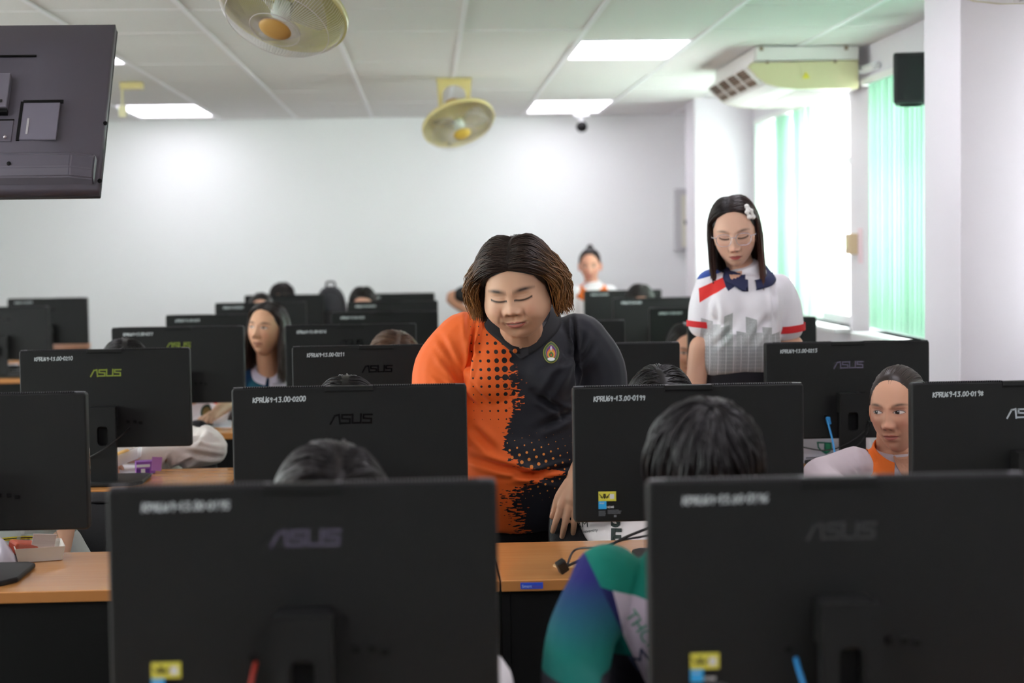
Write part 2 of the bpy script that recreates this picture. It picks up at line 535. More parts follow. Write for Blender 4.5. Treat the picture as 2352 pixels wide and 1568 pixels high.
colname = {-2.58: 'far aisle block', -1.02: 'column beside the aisle', -0.24: 'second column from the aisle', 0.54: 'second column from the windows', 1.345: 'column beside the windows'}
rowname = ['front', 'second', 'third', 'fourth', 'fifth', 'sixth', 'back']
desks = {}
proto = None
for rI in range(7):
    for x in DX:
        if x == -2.58 and rI < 5: continue
        if proto is None: d = proto = make_desk()
        else: d = copy_tree(proto)
        d.location = (x, ROWY[rI] + 0.05, 0)
        d['label'] = 'orange beech desk with black panels, %s row, %s' % (rowname[rI], colname[x])
        desks[(rI, x)] = d
# blue maker's sticker on the front edge of the second row desk
d = desks[(1, 0.54)]
bm = bmesh.new(); box(bm, (-0.321, -0.2508, DZ - 0.0125), (0.05, 0.0012, 0.0145), bev=0.0004, seg=1)
st = bobj('edge_sticker', bm, M_BLUE, d)
st['label'] = 'small blue sticker on the desk edge'
me = text_mesh('Smart', 0.0092, 0.0002); o = link('sticker_text', me, M_INKW, st); o.location = (-0.343, -0.2516, DZ - 0.0165); o.rotation_euler = (PI / 2, 0, 0)
me = text_mesh('Home', 0.0078, 0.0002); o = link('sticker_text', me, M_INKR, st); o.location = (-0.3195, -0.2516, DZ - 0.0165); o.rotation_euler = (PI / 2, 0, 0)

# ------------------------------------------------------------------ all-in-one computers seen from behind
MW, MH, MT, MTOP = 0.54, 0.315, 0.034, 1.171
M_VENT = mat('vent_dark', '0a0a0b', 0.6, 0.2)
M_MTOP = mat('monitor_top_sheen', '55545a', 0.4, 0.5)  # top edge coloured paler to stand for its reflected light
M_SCREEN = mat('screen_glass', '101114', 0.1, 0.5)
M_MARK = mat('white_marker_ink', 'cfd8da', 0.6, 0.3)
M_LOGO = mat('black_gloss_logo', '08080a', 0.12, 0.9)
M_LOGOS = mat('silver_reflection_logo', 'a9b0b4', 0.25, 0.5, metal=0.9)  # silver, gold and lilac reflections put into the logo colours
M_LOGOG = mat('gold_reflection_logo', '8a9a3c', 0.3, 0.5, metal=0.3)
M_LOGOL = mat('lilac_reflection_logo', '5f5a6c', 0.25, 0.6, metal=0.5)
M_YEL = mat('yellow_label', 'd8d24c', 0.45)
M_CYAN = mat('blue_label', '2fa8e6', 0.45)
M_GREYINK = mat('grey_print', '70757a', 0.6)
M_WHINK = mat('white_print', 'd5d8da', 0.6)
M_BLKINK = mat('black_print', '16160f', 0.6)
M_BLUEC = mat('blue_cable', '2f8fd0', 0.4)
M_REDC = mat('red_cable', 'a33428', 0.4)
M_CABLE = mat('black_cable', '0c0c0c', 0.45)

GL = {  # marker strokes on a 0.6 x 1 cell
 'K': [[(0, 0), (0, 1)], [(.5, 1), (.05, .5), (.55, 0)]], 'P': [[(0, 0), (0, 1), (.4, .98), (.5, .75), (.4, .5), (0, .45)]],
 'R': [[(0, 0), (0, 1), (.4, .98), (.5, .75), (.4, .5), (0, .45)], [(.2, .45), (.55, 0)]],
 'U': [[(0, 1), (0, .2), (.15, 0), (.38, 0), (.52, .2), (.52, 1)]], '-': [[(.1, .5), (.45, .5)]], '.': [[(.18, .05), (.24, .0)]],
 '0': [[(.25, 1), (.05, .8), (.03, .25), (.22, 0), (.42, .1), (.5, .5), (.42, .9), (.25, 1)]], '1': [[(.08, .75), (.28, 1), (.28, 0)]],
 '2': [[(.03, .8), (.2, 1), (.42, .92), (.45, .65), (.05, .03), (.52, .03)]], '3': [[(.05, .95), (.45, .98), (.2, .6), (.48, .4), (.4, .05), (.05, .03)]],
 '4': [[(.38, 0), (.38, 1), (.02, .35), (.55, .35)]], '5': [[(.48, 1), (.08, 1), (.05, .6), (.4, .6), (.5, .3), (.35, 0), (.04, .05)]],
 '6': [[(.42, 1), (.1, .65), (.03, .25), (.22, 0), (.47, .15), (.42, .45), (.08, .4)]], '7': [[(.03, 1), (.5, 1), (.2, 0)]],
 '8': [[(.25, .53), (.06, .75), (.25, 1), (.45, .78), (.25, .53), (.03, .25), (.25, 0), (.5, .25), (.25, .53)]],
 '9': [[(.46, .85), (.25, 1), (.05, .78), (.2, .55), (.46, .68), (.46, .88), (.44, .4), (.36, 0)]]}
def strokes_arrays(lines, w, th=0.0006):
    """flat ribbons (x, z) of width w lying on y = 0, thickness th towards -y"""
    V, F = [], []
    for ln in lines:
        for (x0, z0), (x1, z1) in zip(ln, ln[1:]):
            dx, dz = x1 - x0, z1 - z0
            L = math.hypot(dx, dz) or 1e-9
            ex, ez = dx / L * w * 0.45, dz / L * w * 0.45
            nx, nz = -dz / L * w / 2, dx / L * w / 2
            q = [(x0 - ex + nx, z0 - ez + nz), (x0 - ex - nx, z0 - ez - nz), (x1 + ex - nx, z1 + ez - nz), (x1 + ex + nx, z1 + ez + nz)]
            o = len(V)
            V += [(a, 0, b) for a, b in q] + [(a, -th, b) for a, b in q]
            F += [(o + 4, o + 5, o + 6, o + 7)] + [(o + k, o + (k + 1) % 4, o + 4 + (k + 1) % 4, o + 4 + k) for k in range(4)]
    return V, F
def marker(textstr, h, seed, total):
    rr = random.Random(seed)
    lines, x = [], 0
    for ch in textstr:
        s = rr.uniform(0.92, 1.1)
        for ln in GL[ch]:
            lines.append([(x + (a + b * 0.10 + rr.uniform(-.02, .02)) * h * s, (b * s + rr.uniform(-.03, .03)) * h) for a, b in ln])
        x += h * (0.42 if ch in '.-' else 0.68)
    k = total / x
    lines = [[(a * k, b) for a, b in ln] for ln in lines]
    return strokes_arrays(lines, 0.0021)
LOGO_A = [[(0, 0), (0.45, 0.88), (0.78, 0.95)], [(0.85, 1.0), (0.93, 0.0)]]
LOGO_S = [[(0.95, .95), (0.12, .95), (0.1, .56), (0.86, .5), (0.86, .06), (0.02, .06)]]
LOGO_U = [[(0.08, 1.0), (0.06, .06), (0.86, .06), (0.92, 1.0)]]
def logo_arrays(w=0.096, h=0.0215):
    ls = []
    for k, g in enumerate((LOGO_A, LOGO_S, LOGO_U, LOGO_S)):
        for ln in g: ls.append([((k * 1.05 + a) / 4.1 * w, b * h) for a, b in ln])
    return ls
LOGO_LINES = logo_arrays()

def monitor_meshes():
    m = {}
    # panel: rounded rectangle with a bevelled rear edge; local origin at the top centre of the rear face, -y towards the camera
    bm = bmesh.new()
    rings = []
    for (ins, y) in ((0.0, MT), (0.0, 0.006), (0.0015, 0.0015), (0.004, 0.0)):
        rings.append([bm.verts.new((u, y, w)) for u, w in rrect(MW - 2 * ins, MH - 2 * ins, 0.008 - ins * 0.5, 5, 0, -MH / 2)])
    n = len(rings[0])
    for a, b in zip(rings, rings[1:]):
        for k in range(n): bm.faces.new((a[k], a[(k + 1) % n], b[(k + 1) % n], b[k]))
    bm.faces.new(rings[0][::-1]); bm.faces.new(rings[-1])
    bmesh.ops.recalc_face_normals(bm, faces=bm.faces)
    me = bpy.data.meshes.new('rear_shell'); bm.to_mesh(me); bm.free()
    me.materials.append(M_BLACKPL); m['rear_shell'] = me
    bm = bmesh.new(); prism(bm, rrect(MW - 0.012, MH - 0.02, 0.006, 3, 0, -MH / 2 + 0.004), MT - 0.001, MT + 0.003)
    bmesh.ops.recalc_face_normals(bm, faces=bm.faces)
    me = bpy.data.meshes.new('screen'); bm.to_mesh(me); bm.free(); me.materials.append(M_SCREEN); m['screen'] = me
    # top strip: two perforated bars and the plain middle
    bm = bmesh.new()
    for s in (-1, 1):
        box(bm, (s * 0.152, 0.0135, 0.0008), (0.214, 0.016, 0.0022), bev=0.0005, seg=1)
        box(bm, (s * 0.2625 , 0.0135, 0.0006), (0.008, 0.016, 0.0018))
    me = bpy.data.meshes.new('top_strip'); bm.to_mesh(me); bm.free(); me.materials.append(M_MTOP); m['top_strip'] = me
    bm = bmesh.new()
    for s in (-1, 1):
        for k in range(36):
            box(bm, (s * (0.056 + k * 0.0053), 0.0115, 0.0013), (0.0026, 0.016, 0.0026))
    me = bpy.data.meshes.new('vent_slots'); bm.to_mesh(me); bm.free(); me.materials.append(M_VENT); m['vent_slots'] = me
    bm = bmesh.new(); box(bm, (0, 0.010, -0.0042), (0.112, 0.026, 0.011), bev=0.0012, seg=2); box(bm, (0, -0.001, -0.0108), (0.112, 0.005, 0.003), mi=1)
    bmesh.ops.recalc_face_normals(bm, faces=bm.faces)
    me = bpy.data.meshes.new('camera_bar'); bm.to_mesh(me); bm.free(); me.materials.append(M_BLACKPL); me.materials.append(M_VENT); m['camera_bar'] = me
    # neck: plate with a rounded cable hole
    nz0, nz1 = -0.172, DZ - MTOP + 0.012
    bm = bmesh.new()
    nw = 0.082
    out = [(-nw / 2, nz0), (nw / 2, nz0), (nw / 2, nz1), (-nw / 2, nz1)]
    hole = rrect(0.034, 0.062, 0.012, 4, 0, -0.262)
    def ringpts(n):
        # project hole points radially on the outer rectangle
        r = []
        for u, w in hole:
            a, b = u, w + 0.262
            t = min(nw / 2 / abs(a) if abs(a) > 1e-9 else 1e9, ((nz0 + 0.262) if b > 0 else (-0.262 - nz1)) / abs(b) if abs(b) > 1e-9 else 1e9)
            r.append((a * t, b * t - 0.262))
        return r
    orr = ringpts(len(hole))
    nn = len(hole)
    yb, yf = -0.072, -0.052
    A = [bm.verts.new((u, yb, w)) for u, w in orr]; B = [bm.verts.new((u * 1.0, yb, w)) for u, w in hole]
    C = [bm.verts.new((u * 0.9, yf, w)) for u, w in hole]; D = [bm.verts.new((u, yf, w)) for u, w in orr]
    for k in range(nn):
        k2 = (k + 1) % nn
        bm.faces.new((A[k], A[k2], B[k2], B[k])); bm.faces.new((B[k], B[k2], C[k2], C[k]))
        bm.faces.new((C[k], C[k2], D[k2], D[k])); bm.faces.new((D[k], D[k2], A[k2], A[k]))
    corner = [bm.verts.new((u, y, w)) for y in (yb, yf) for u, w in out]
    # corner fills
    for ci, (u, w) in enumerate(out):
        near = sorted(range(nn), key=lambda q: (orr[q][0] - u) ** 2 + (orr[q][1] - w) ** 2)
        side = [q for q in near if abs(abs(orr[q][0]) - nw / 2) < 1e-6]
        tb = [q for q in near if abs(orr[q][1] - w) < 1e-6]
        if side and tb:
            q1, q2 = side[0], tb[0]
            if q1 != q2:
                for R, c in ((A, corner[ci]), (D, corner[4 + ci])):
                    try: bm.faces.new((c, R[q1], R[q2]))
                    except ValueError: pass
    # solid back and sides behind the plate
    box(bm, (0, -0.0495, (nz0 + nz1) / 2), (nw, 0.006, nz0 - nz1), mi=1)
    for s in (-1, 1): box(bm, (s * (nw / 2 - 0.001), -0.06, (nz0 + nz1) / 2), (0.003, 0.0245, nz0 - nz1))
    box(bm, (0, -0.06, nz0 - 0.001), (nw, 0.0245, 0.003))
    box(bm, (0, -0.03, -0.205), (0.075, 0.062, 0.066), bev=0.004)
    bmesh.ops.recalc_face_normals(bm, faces=bm.faces)
    me = bpy.data.meshes.new('neck'); bm.to_mesh(me); bm.free(); me.materials.append(M_BLACKPL); me.materials.append(M_VENT); m['neck'] = me
    # base plate with cut corners
    bm = bmesh.new()
    z0 = DZ - MTOP + 0.0008
    poly = [(-0.10, -0.135), (0.10, -0.135), (0.126, -0.09), (0.126, 0.09), (0.105, 0.11), (-0.105, 0.11), (-0.126, 0.09), (-0.126, -0.09)]
    prism(bm, poly, z0, z0 + 0.012, 'z')
    bmesh.ops.bevel(bm, geom=[e for e in bm.edges], offset=0.003, segments=1, affect='EDGES')
    bmesh.ops.recalc_face_normals(bm, faces=bm.faces)
    me = bpy.data.meshes.new('stand_base'); bm.to_mesh(me); bm.free(); me.materials.append(M_BLACKPL); m['stand_base'] = me
    bm = bmesh.new()
    box(bm, (0, -0.003, 0), (0.011, 0.012, 0.009), bev=0.001, seg=1)
    me = bpy.data.meshes.new('port'); bm.to_mesh(me); bm.free(); me.materials.append(M_VENT); m['port'] = me
    return m
MM = monitor_meshes()
def make_stickers(root):
    bm = bmesh.new(); box(bm, (-0.193, -0.0005, -0.254), (0.041, 0.001, 0.0225), bev=0.0004, seg=1); y = bobj('yellow_label', bm, M_YEL, root); y['label'] = 'yellow label with a black winged emblem'
    # winged emblem on the yellow label: head of dark shield, two wings, white square
    V, F = strokes_arrays([[(-.2015, -.249), (-.1975, -.249), (-.1972, -.2555), (-.1995, -.2585), (-.2018, -.2555), (-.2015, -.249)], [(-.1995, -.25), (-.1995, -.257)],
                           [(-.204, -.256), (-.2085, -.2525), (-.211, -.249)], [(-.2045, -.258), (-.2085, -.2555)], [(-.195, -.256), (-.1905, -.2525), (-.188, -.249)], [(-.1945, -.258), (-.1905, -.2555)]], 0.0016)
    aobj('emblem', V, F, M_BLKINK, y, False).location = (0, -0.0011, 0)
    bm = bmesh.new(); box(bm, (-0.182, -0.0012, -0.2545), (0.010, 0.0005, 0.011)); bobj('white_square', bm, M_WHINK, y)
    bm = bmesh.new(); box(bm, (-0.2045, -0.0005, -0.2745), (0.0185, 0.001, 0.0182), bev=0.0003, seg=1); b = bobj('blue_label', bm, M_CYAN, root); b['label'] = 'square sky blue label'
    me = text_mesh('intel', 0.0062, 0.0002); o = link('label_text', me, M_WHINK, b); o.location = (-0.2115, -0.0011, -0.2715); o.rotation_euler = (PI / 2, 0, 0)
    me = text_mesh('HDMI', 0.0068, 0.0002, bold=0.0002); o = link('port_text', me, M_WHINK, root); o.location = (-0.1945, -0.0001, -0.282); o.rotation_euler = (PI / 2, 0, 0)
    lines = []
    rr = random.Random(4)
    for k in range(5): lines.append([(-0.213, -0.2885 - k * 0.0026), (-0.213 + rr.uniform(.014, .018), -0.2885 - k * 0.0026)])
    for k in range(4): lines.append([(-0.192, -0.2865 - k * 0.0026), (-0.192 + rr.uniform(.020, .032), -0.2865 - k * 0.0026)])
    V, F = strokes_arrays(lines, 0.0011, 0.0003); o = aobj('fine_print', V, F, M_GREYINK, root, False)
    me = text_mesh('CE', 0.0075, 0.0002, bold=0.0001); o = link('mark_text', me, M_WHINK, root); o.location = (-0.190, -0.0001, -0.303); o.rotation_euler = (PI / 2, 0, 0)
    bm = bmesh.new(); box(bm, (-0.175, -0.0002, -0.3005), (0.006, 0.0004, 0.005), bev=0.0001, seg=1); bobj('mark_badge', bm, M_GREYINK, root)
ML = bpy.data.meshes
V_, F_ = strokes_arrays(LOGO_LINES, 0.0042, 0.0008)
LOGO_ME = {}
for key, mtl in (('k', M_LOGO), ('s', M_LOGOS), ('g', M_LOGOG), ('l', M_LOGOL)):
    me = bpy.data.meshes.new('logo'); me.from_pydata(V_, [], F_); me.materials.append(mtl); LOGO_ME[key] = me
monitors = {}
def monitor(row, xl, xr, yl, yr, num, label, logo='k', stickers=False, group='computer monitors seen from behind'):
    Y = ROWY[row]
    a, b = P(xl, yl, Y), P(xr, yr, Y)
    cx = (a.x + b.x) / 2
    top = (a.z + b.z) / 2
    r = empty('computer_monitor', (cx, Y, DZ), (yr - yl) / (xr - xl) * 0.0, label, 'monitor', group)
    off = MTOP - DZ
    dz = max(-0.012, min(0.012, top - MTOP))
    for k in ('rear_shell', 'screen', 'top_strip', 'vent_slots', 'camera_bar', 'neck', 'stand_base'):
        o = link(k, MM[k], None or MM[k].materials[0], r)
        o.location = (0, 0, off + (0 if k in ('neck', 'stand_base') else dz))
        if k == 'vent_slots': o['kind'] = 'stuff'
        if k in ('rear_shell', 'screen', 'top_strip', 'vent_slots', 'camera_bar'):
            roll = -(a.z - b.z) / 0.54
            o.rotation_euler = (-0.012, 0, 0)
    if row < 4:
        for u, w in ((0.07, -0.232), (0.092, -0.232), (-0.075, -0.24), (0.11, -0.236)):
            link('port', MM['port'], M_VENT, r).location = (u, 0.0025, off + dz + w)
    V, F = marker('KPRU69-13.00-0' + num, 0.0108, int(num), 0.121)
    o = aobj('asset_number', V, F, M_MARK, r, False); o.location = (-MW / 2 + 0.049, -0.0002, off + dz - 0.033); o.rotation_euler = (-0.012, -0.012, 0)
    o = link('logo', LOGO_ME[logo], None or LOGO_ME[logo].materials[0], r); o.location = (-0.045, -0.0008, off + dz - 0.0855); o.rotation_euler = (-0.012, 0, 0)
    if stickers:
        make_stickers(r)
        for ch in r.children:
            if ch.name.split('.')[0] in ('yellow_label', 'blue_label', 'port_text', 'fine_print', 'mark_text', 'mark_badge'):
                ch.location.z += off + dz; ch.location.y -= 0.0032; ch.rotation_euler.x += -0.012
                if ch.name.split('.')[0] in ('port_text', 'mark_text'): pass
    monitors[num] = r
    return r
MON = [
 (0, 245, 1140, 1120, 1105, '195', 'large blurred black monitor nearest the camera with its corner against the orange shirt side', 'l', True),
 (0, 1477, 2372, 1107, 1088, '196', 'large blurred black monitor nearest the camera in front of the dark haired boy', 'k', True),
 (1, -349, 190, 910, 902, '201', 'black monitor behind the white cake tray, cut by the picture edge', 'k', False),
 (1, 533, 1070, 892, 883, '200', 'black monitor marked KPRU69-13.00-0200 with a dark head in front', 'k', False),
 (1, 1311, 1850, 885, 885, '199', 'black monitor marked KPRU69-13.00-0199 with yellow and blue labels', 'k', True),
 (1, 2086, 2625, 886, 877, '198', 'black monitor marked KPRU69-13.00-0198 hiding half of the tied hair girl', 's', False),
 (2, 44, 434, 806, 799, '210', 'black monitor marked KPRU69-13.00-0210 with gold-reflecting logo and visible stand', 'g', False),
 (2, 668, 1058, 797, 790, '211', 'black monitor marked KPRU69-13.00-0211 left of the orange sleeve', 'k', False),
 (2, 1176, 1566, 791, 787, '212', 'black monitor between the black sleeve and the standing woman, row of 0213', 'k', False),
 (2, 1755, 2138, 787, 783, '213', 'black monitor marked KPRU69-13.00-0213 with blue cable beside its stand', 'l', False),
 (3, 257, 558, 755, 747, '217', 'black monitor with gold-reflecting logo behind the one marked 0210', 'g', False),
 (3, 653, 957, 748, 743, '216', 'black monitor directly behind the one marked 0211', 'k', False),
 (3, 1137, 1437, 740, 735, '215', 'black monitor showing just past the black sleeved shoulder', 'k', False),
 (3, 1578, 1878, 732, 728, '214', 'black monitor mostly hidden behind the standing woman in white', 'k', False),
 (4, 382, 627, 725, 720, '224', 'black monitor behind the long haired girl with raised eyes', 'k', False),
 (4, 760, 1006, 718, 714, '223', 'black monitor third from the back beside the orange shoulder', 'k', False),
 (4, 1490, 1735, 711, 707, '221', 'black monitor cut by the left sleeve of the woman in white', 'k', False),
 (5, 495, 702, 697, 693, '231', 'small far black monitor below the pale forehead', 'k', False),
 (5, 798, 1005, 694, 690, '230', 'small far black monitor below the backpack and dark head', 'k', False),
 (5, 1408, 1615, 687, 684, '228', 'small far black monitor below the parted dark hair', 'k', False),
 (5, -100, 107, 707, 703, '232', 'far black monitor across the aisle, cut by the picture edge', 'k', False),
 (6, 562, 742, 679, 676, '238', 'farthest black monitor in front of the black backpack', 'k', False),
 (6, 818, 998, 676, 672, '237', 'farthest black monitor beside the bent elbow', 'k', False),
 (6, 1344, 1517, 668, 665, '235', 'farthest black monitor below the smiling woman with orange collar', 'k', False),
 (6, 20, 197, 686, 684, '239', 'farthest black monitor across the aisle against the white wall', 'k', False)]
for m_ in MON: monitor(*m_)
# ------------------------------------------------------------------ ceiling fans
M_FANY = mat('yellowed_cream_plastic', 'd8c98c', 0.35)
M_HUB = mat('tan_hub_cap', 'c79a52', 0.4)
M_HUBY = mat('yellow_hub_cap', 'd2b04e', 0.4)
M_RINGY = mat('olive_cream_ring', 'd5d192', 0.3, coat=0.3)
M_WIRE = mat('cage_wire', 'dcd6d8', 0.35, 0.6)
M_MOTOR = mat('pale_mint_motor', 'd6e2d6', 0.3)
M_MOTORB = mat('brown_motor_cover', 'b08c50', 0.4)
M_BLADE = translucent_mat('clear_blade', 'd9d6d0', 0.5)
def add_clear(m, k):
    nt = m.node_tree; out = nt.nodes['Material Output']
    sh = out.inputs[0].links[0].from_socket
    t = nt.nodes.new('ShaderNodeBsdfTransparent'); mx = nt.nodes.new('ShaderNodeMixShader'); mx.inputs[0].default_value = k
    nt.links.new(sh, mx.inputs[1]); nt.links.new(t.outputs[0], mx.inputs[2]); nt.links.new(mx.outputs[0], out.inputs[0])
add_clear(M_BLADE, 0.72)
def fan(center, nrm, R, label, hub_m, motor_m, ceil_x, nw, ring_m):
    c = Vector(center); n = Vector(nrm).normalized()
    ax = Vector((1, 0, 0)) - n * n.x; ax.normalize()
    ay = n.cross(ax)
    B = Matrix((ax, ay, n)).transposed()              # local z = normal (towards the room)
    root = empty('ceiling_fan', (ceil_x[0], ceil_x[1], CZ - 0.004), 0, label, 'fan', 'orbit fans under the ceiling')
    o0 = Vector(root.location)
    Mx = Matrix.Translation(c - o0) @ B.to_4x4()
    # bracket: plate and a fork of two posts with a rounded window
    bm = bmesh.new()
    w, h = 0.215, 0.20
    outer = [(-w / 2, 0), (w / 2, 0), (w / 2 - 0.012, -h), (w / 2 - 0.036, -h - 0.012), (w / 2 - 0.036, -0.09)]
    arch = [(0.07 * math.cos(a), -0.095 + 0.055 * math.sin(a)) for a in [PI * k / 10 for k in range(11)]]
    poly = outer[:4] + arch + [(-(w / 2 - 0.036), -h - 0.012), (-(w / 2 - 0.012), -h)]
    prism(bm, poly, -0.012, 0.012)
    box(bm, (0, 0, -0.004), (w + 0.004, 0.11, 0.008), bev=0.002, seg=1)
    bobj('bracket', bm, M_FANY, root)
    # motor housing
    prof = [(0.0, -0.17), (0.03, -0.168), (0.05, -0.155), (0.062, -0.12), (0.066, -0.07), (0.06, -0.045), (0.05, -0.03), (0.0, -0.028)]
    V, F = lathe_arrays(prof, 24, Mx); aobj('motor', V, F, motor_m, root)
    prof = [(0.0, -0.03), (0.03, -0.028), (0.034, 0.0), (0.034, 0.03), (0.0, 0.034)]
    V, F = lathe_arrays(prof, 20, Mx); aobj('spinner', V, F, M_MOTOR, root)
    # yoke arm to the fork
    p0 = Mx @ Vector((0, 0, -0.12))
    aobj('yoke', *tube_arrays([Vector((-0.095, 0, -h)), p0 + Vector((-0.05, 0, 0.01)), p0, p0 + Vector((0.05, 0, 0.01)), Vector((0.095, 0, -h))], 0.012, 8), M_FANY, root)
    # ring
    V, F = lathe_arrays([(R, -0.012), (R + 0.006, -0.010), (R + 0.006, 0.012), (R, 0.014), (R - 0.005, 0.006), (R - 0.005, -0.006), (R, -0.012)], 72, Mx); aobj('ring', V, F, ring_m, root)
    # cage wires, front dome and back dome
    pths = []
    for k in range(nw):
        a = 2 * PI * k / nw
        pr = [(0.055, 0.088), (0.085, 0.09), (0.13, 0.086), (R * 0.82, 0.068), (R * 0.96, 0.035), (R, 0.0)]
        pths.append(([Mx @ Vector((r * math.cos(a + 0.5 * (R - r)), r * math.sin(a + 0.5 * (R - r)), z)) for r, z in pr], 0.0008))
        if k % 2 == 0:
            pr = [(0.06, -0.05), (0.1, -0.07), (R * 0.8, -0.062), (R * 0.96, -0.035), (R, 0.0)]
            pths.append(([Mx @ Vector((r * math.cos(a), r * math.sin(a), z)) for r, z in pr], 0.0007))
    V, F = join_arrays([tube_arrays(p, r, 3, False) for p, r in pths])
    o = aobj('wire_cage', V, F, M_WIRE, root); o['kind'] = 'stuff'
    for rr_, z in ((R * 0.82, 0.069), (0.085, 0.091)):
        V, F = tube_arrays([Mx @ Vector((rr_ * math.cos(2 * PI * k / 48), rr_ * math.sin(2 * PI * k / 48), z)) for k in range(49)], 0.0011, 5); aobj('cage_hoop', V, F, M_WIRE, root)
    V, F = lathe_arrays([(0.0, 0.097), (0.03, 0.096), (0.052, 0.091), (0.056, 0.084), (0.0, 0.082)], 32, Mx); aobj('hub_cap', V, F, hub_m, root)
    # three blades at rest
    for b in range(3):
        V, F = [], []
        nr, nc = 8, 7
        for i in range(nr):
            r = 0.03 + (R - 0.05 - 0.03) * i / (nr - 1)
            half = 0.18 + 0.36 * math.sin(PI * min(1, (i + 1) / nr) * 0.75)
            for j in range(nc):
                t = (j / (nc - 1) - 0.5) * 2
                a = b * 2 * PI / 3 + 0.4 + t * half * (0.95 if i < nr - 1 else 0.75)
                V.append(Mx @ Vector((r * math.cos(a), r * math.sin(a), 0.018 - 0.026 * t)))
        for i in range(nr - 1):
            for j in range(nc - 1): F.append((i * nc + j, i * nc + j + 1, (i + 1) * nc + j + 1, (i + 1) * nc + j))
        o = aobj('blade', V, F, M_BLADE, root)
        md = o.modifiers.new('thick', 'SOLIDIFY'); md.thickness = 0.0022
    return root
c1 = P(650, 18, 5.9); c2 = P(1053, 282, 10.94)
fan(c1, (-0.28, -0.46, -0.84), 0.215, 'large cream ceiling fan with tan hub cut by the top picture edge', M_HUB, M_MOTOR, (c1.x + 0.03, 6.0), 120, M_RINGY)
fan(c2, (0.24, -0.52, -0.82), 0.222, 'smaller far ceiling fan with yellow hub on a cream bracket', M_HUBY, M_MOTORB, (P(1043, 177, 10.94).x, 11.0), 84, M_FANY)
f2 = [o for o in bpy.data.objects if o.name.startswith('ceiling_fan')]
# wiring of the near fan
o = tubes('fan_cord', [(catmull([Vector((0.02, 0, -0.02)), Vector((0.05, -0.03, -0.10)), Vector((0.02, -0.02, -0.14)), Vector((0.07, -0.05, -0.16)), Vector((0.10, -0.04, -0.08)), Vector((0.085, 0, -0.01))], 6), 0.003)], mat('grey_cord', '8e948a', 0.5), f2[0])

# ------------------------------------------------------------------ hanging air conditioners
M_ACS = mat('aged_cream_side', 'cbc39c', 0.35, coat=0.2)
M_ACW = mat('ac_white_shell', 'dcd8d6', 0.4)
M_GRILL = mat('brown_grille', '8c7460', 0.5)
M_WARN = mat('yellow_warning', 'd6c93a', 0.4)
def ac(y0, y1, label):
    r = empty('air_conditioner', (1.70, y0, CZ - 0.006), 0, label, 'air conditioner', 'ceiling air conditioners')
    L = y1 - y0
    top = [(0.585, 0.0), (0.045, 0.0), (0.035, -0.07), (0.015, -0.085)]
    low = [(0.0, -0.105), (0.05, -0.16), (0.10, -0.195), (0.17, -0.215), (0.26, -0.225), (0.58, -0.225), (0.585, -0.22)]
    bm = bmesh.new(); prism(bm, top + low, 0.035, L - 0.035); bobj('housing', bm, M_ACW, r)
    for nm, a, b in (('side_cover', 0.0, 0.034), ('side_cover', L - 0.034, L)):
        bm = bmesh.new(); prism(bm, [(0.585, -0.075), (0.02, -0.085)] + [(u - 0.0, w) for u, w in low], a, b); 
        bmesh.ops.bevel(bm, geom=[e for e in bm.edges if abs(e.verts[0].co.y - e.verts[1].co.y) < 1e-6], offset=0.006, segments=2, affect='EDGES')
        s = bobj(nm, bm, M_ACS, r)
        bm = bmesh.new(); box(bm, (0.315, (a + b) / 2, -0.038), (0.54, 0.03, 0.07)); bobj('end_plate', bm, M_ACW, r)
        if a == 0:
            for u in (0.10, 0.46):
                V, F = lathe_arrays([(0, 0), (0.008, 0), (0.008, 0.006), (0, 0.008)], 10, Matrix.Translation((u, a - 0.002, -0.085)) @ Euler((PI / 2, 0, 0)).to_matrix().to_4x4()); aobj('screw', V, F, M_GRILL, s)
            bm = bmesh.new(); prism(bm, [(0.285, -0.17), (0.325, -0.17), (0.305, -0.135)], a - 0.004, a); w = bobj('warning_label', bm, M_WARN, s)
            bm = bmesh.new()
            for u in (0.07, 0.52): box(bm, (u, 0.01, -0.012), (0.02, 0.02, 0.024))
            o = bobj('hanger', bm, M_GRILL, r); o['kind'] = 'stuff'
    # outlet grille on the sloped front
    p0, p1 = Vector((0.000, 0, -0.106)), Vector((0.078, 0, -0.182))
    dirv = (p1 - p0).normalized(); nrm = Vector((-dirv.z, 0, dirv.x)); nrm = nrm if nrm.x < 0 else -nrm
    rot = Matrix((dirv, Vector((0, 1, 0)), nrm)).transposed().to_4x4()
    mid = (p0 + p1) / 2
    bm = bmesh.new(); box(bm, mid + Vector((0, L / 2, 0)) + nrm * 0.001, ((p1 - p0).length, L - 0.14, 0.004), rot); bobj('outlet', bm, mat('outlet_dark', '5e4b3c', 0.6), r)
    for k in range(7):
        q = p0.lerp(p1, (k + 0.5) / 7) + nrm * 0.006
        bm = bmesh.new(); box(bm, q + Vector((0, L / 2, 0)), (0.0035, L - 0.15, 0.008), rot); bobj('louver', bm, M_GRILL, r)
    for k in range(5):
        bm = bmesh.new(); box(bm, mid + nrm * 0.008 + Vector((0, 0.075 + (L - 0.15) * k / 4, 0)), ((p1 - p0).length + 0.004, 0.012, 0.012), rot); bobj('divider', bm, M_ACW, r)
    # return air grille under the body
    bm = bmesh.new()
    for k in range(14): box(bm, (0.28 + k * 0.02, L / 2, -0.227), (0.008, L - 0.2, 0.006))
    o = bobj('return_grille', bm, M_ACW, r); o['kind'] = 'stuff'
    return r
ac(9.32, 10.66, 'cream hanging air conditioner with brown outlet grille beside the windows')
ac(4.70, 6.02, 'hanging air conditioner whose white underside shows at the top picture edge by the pillar')
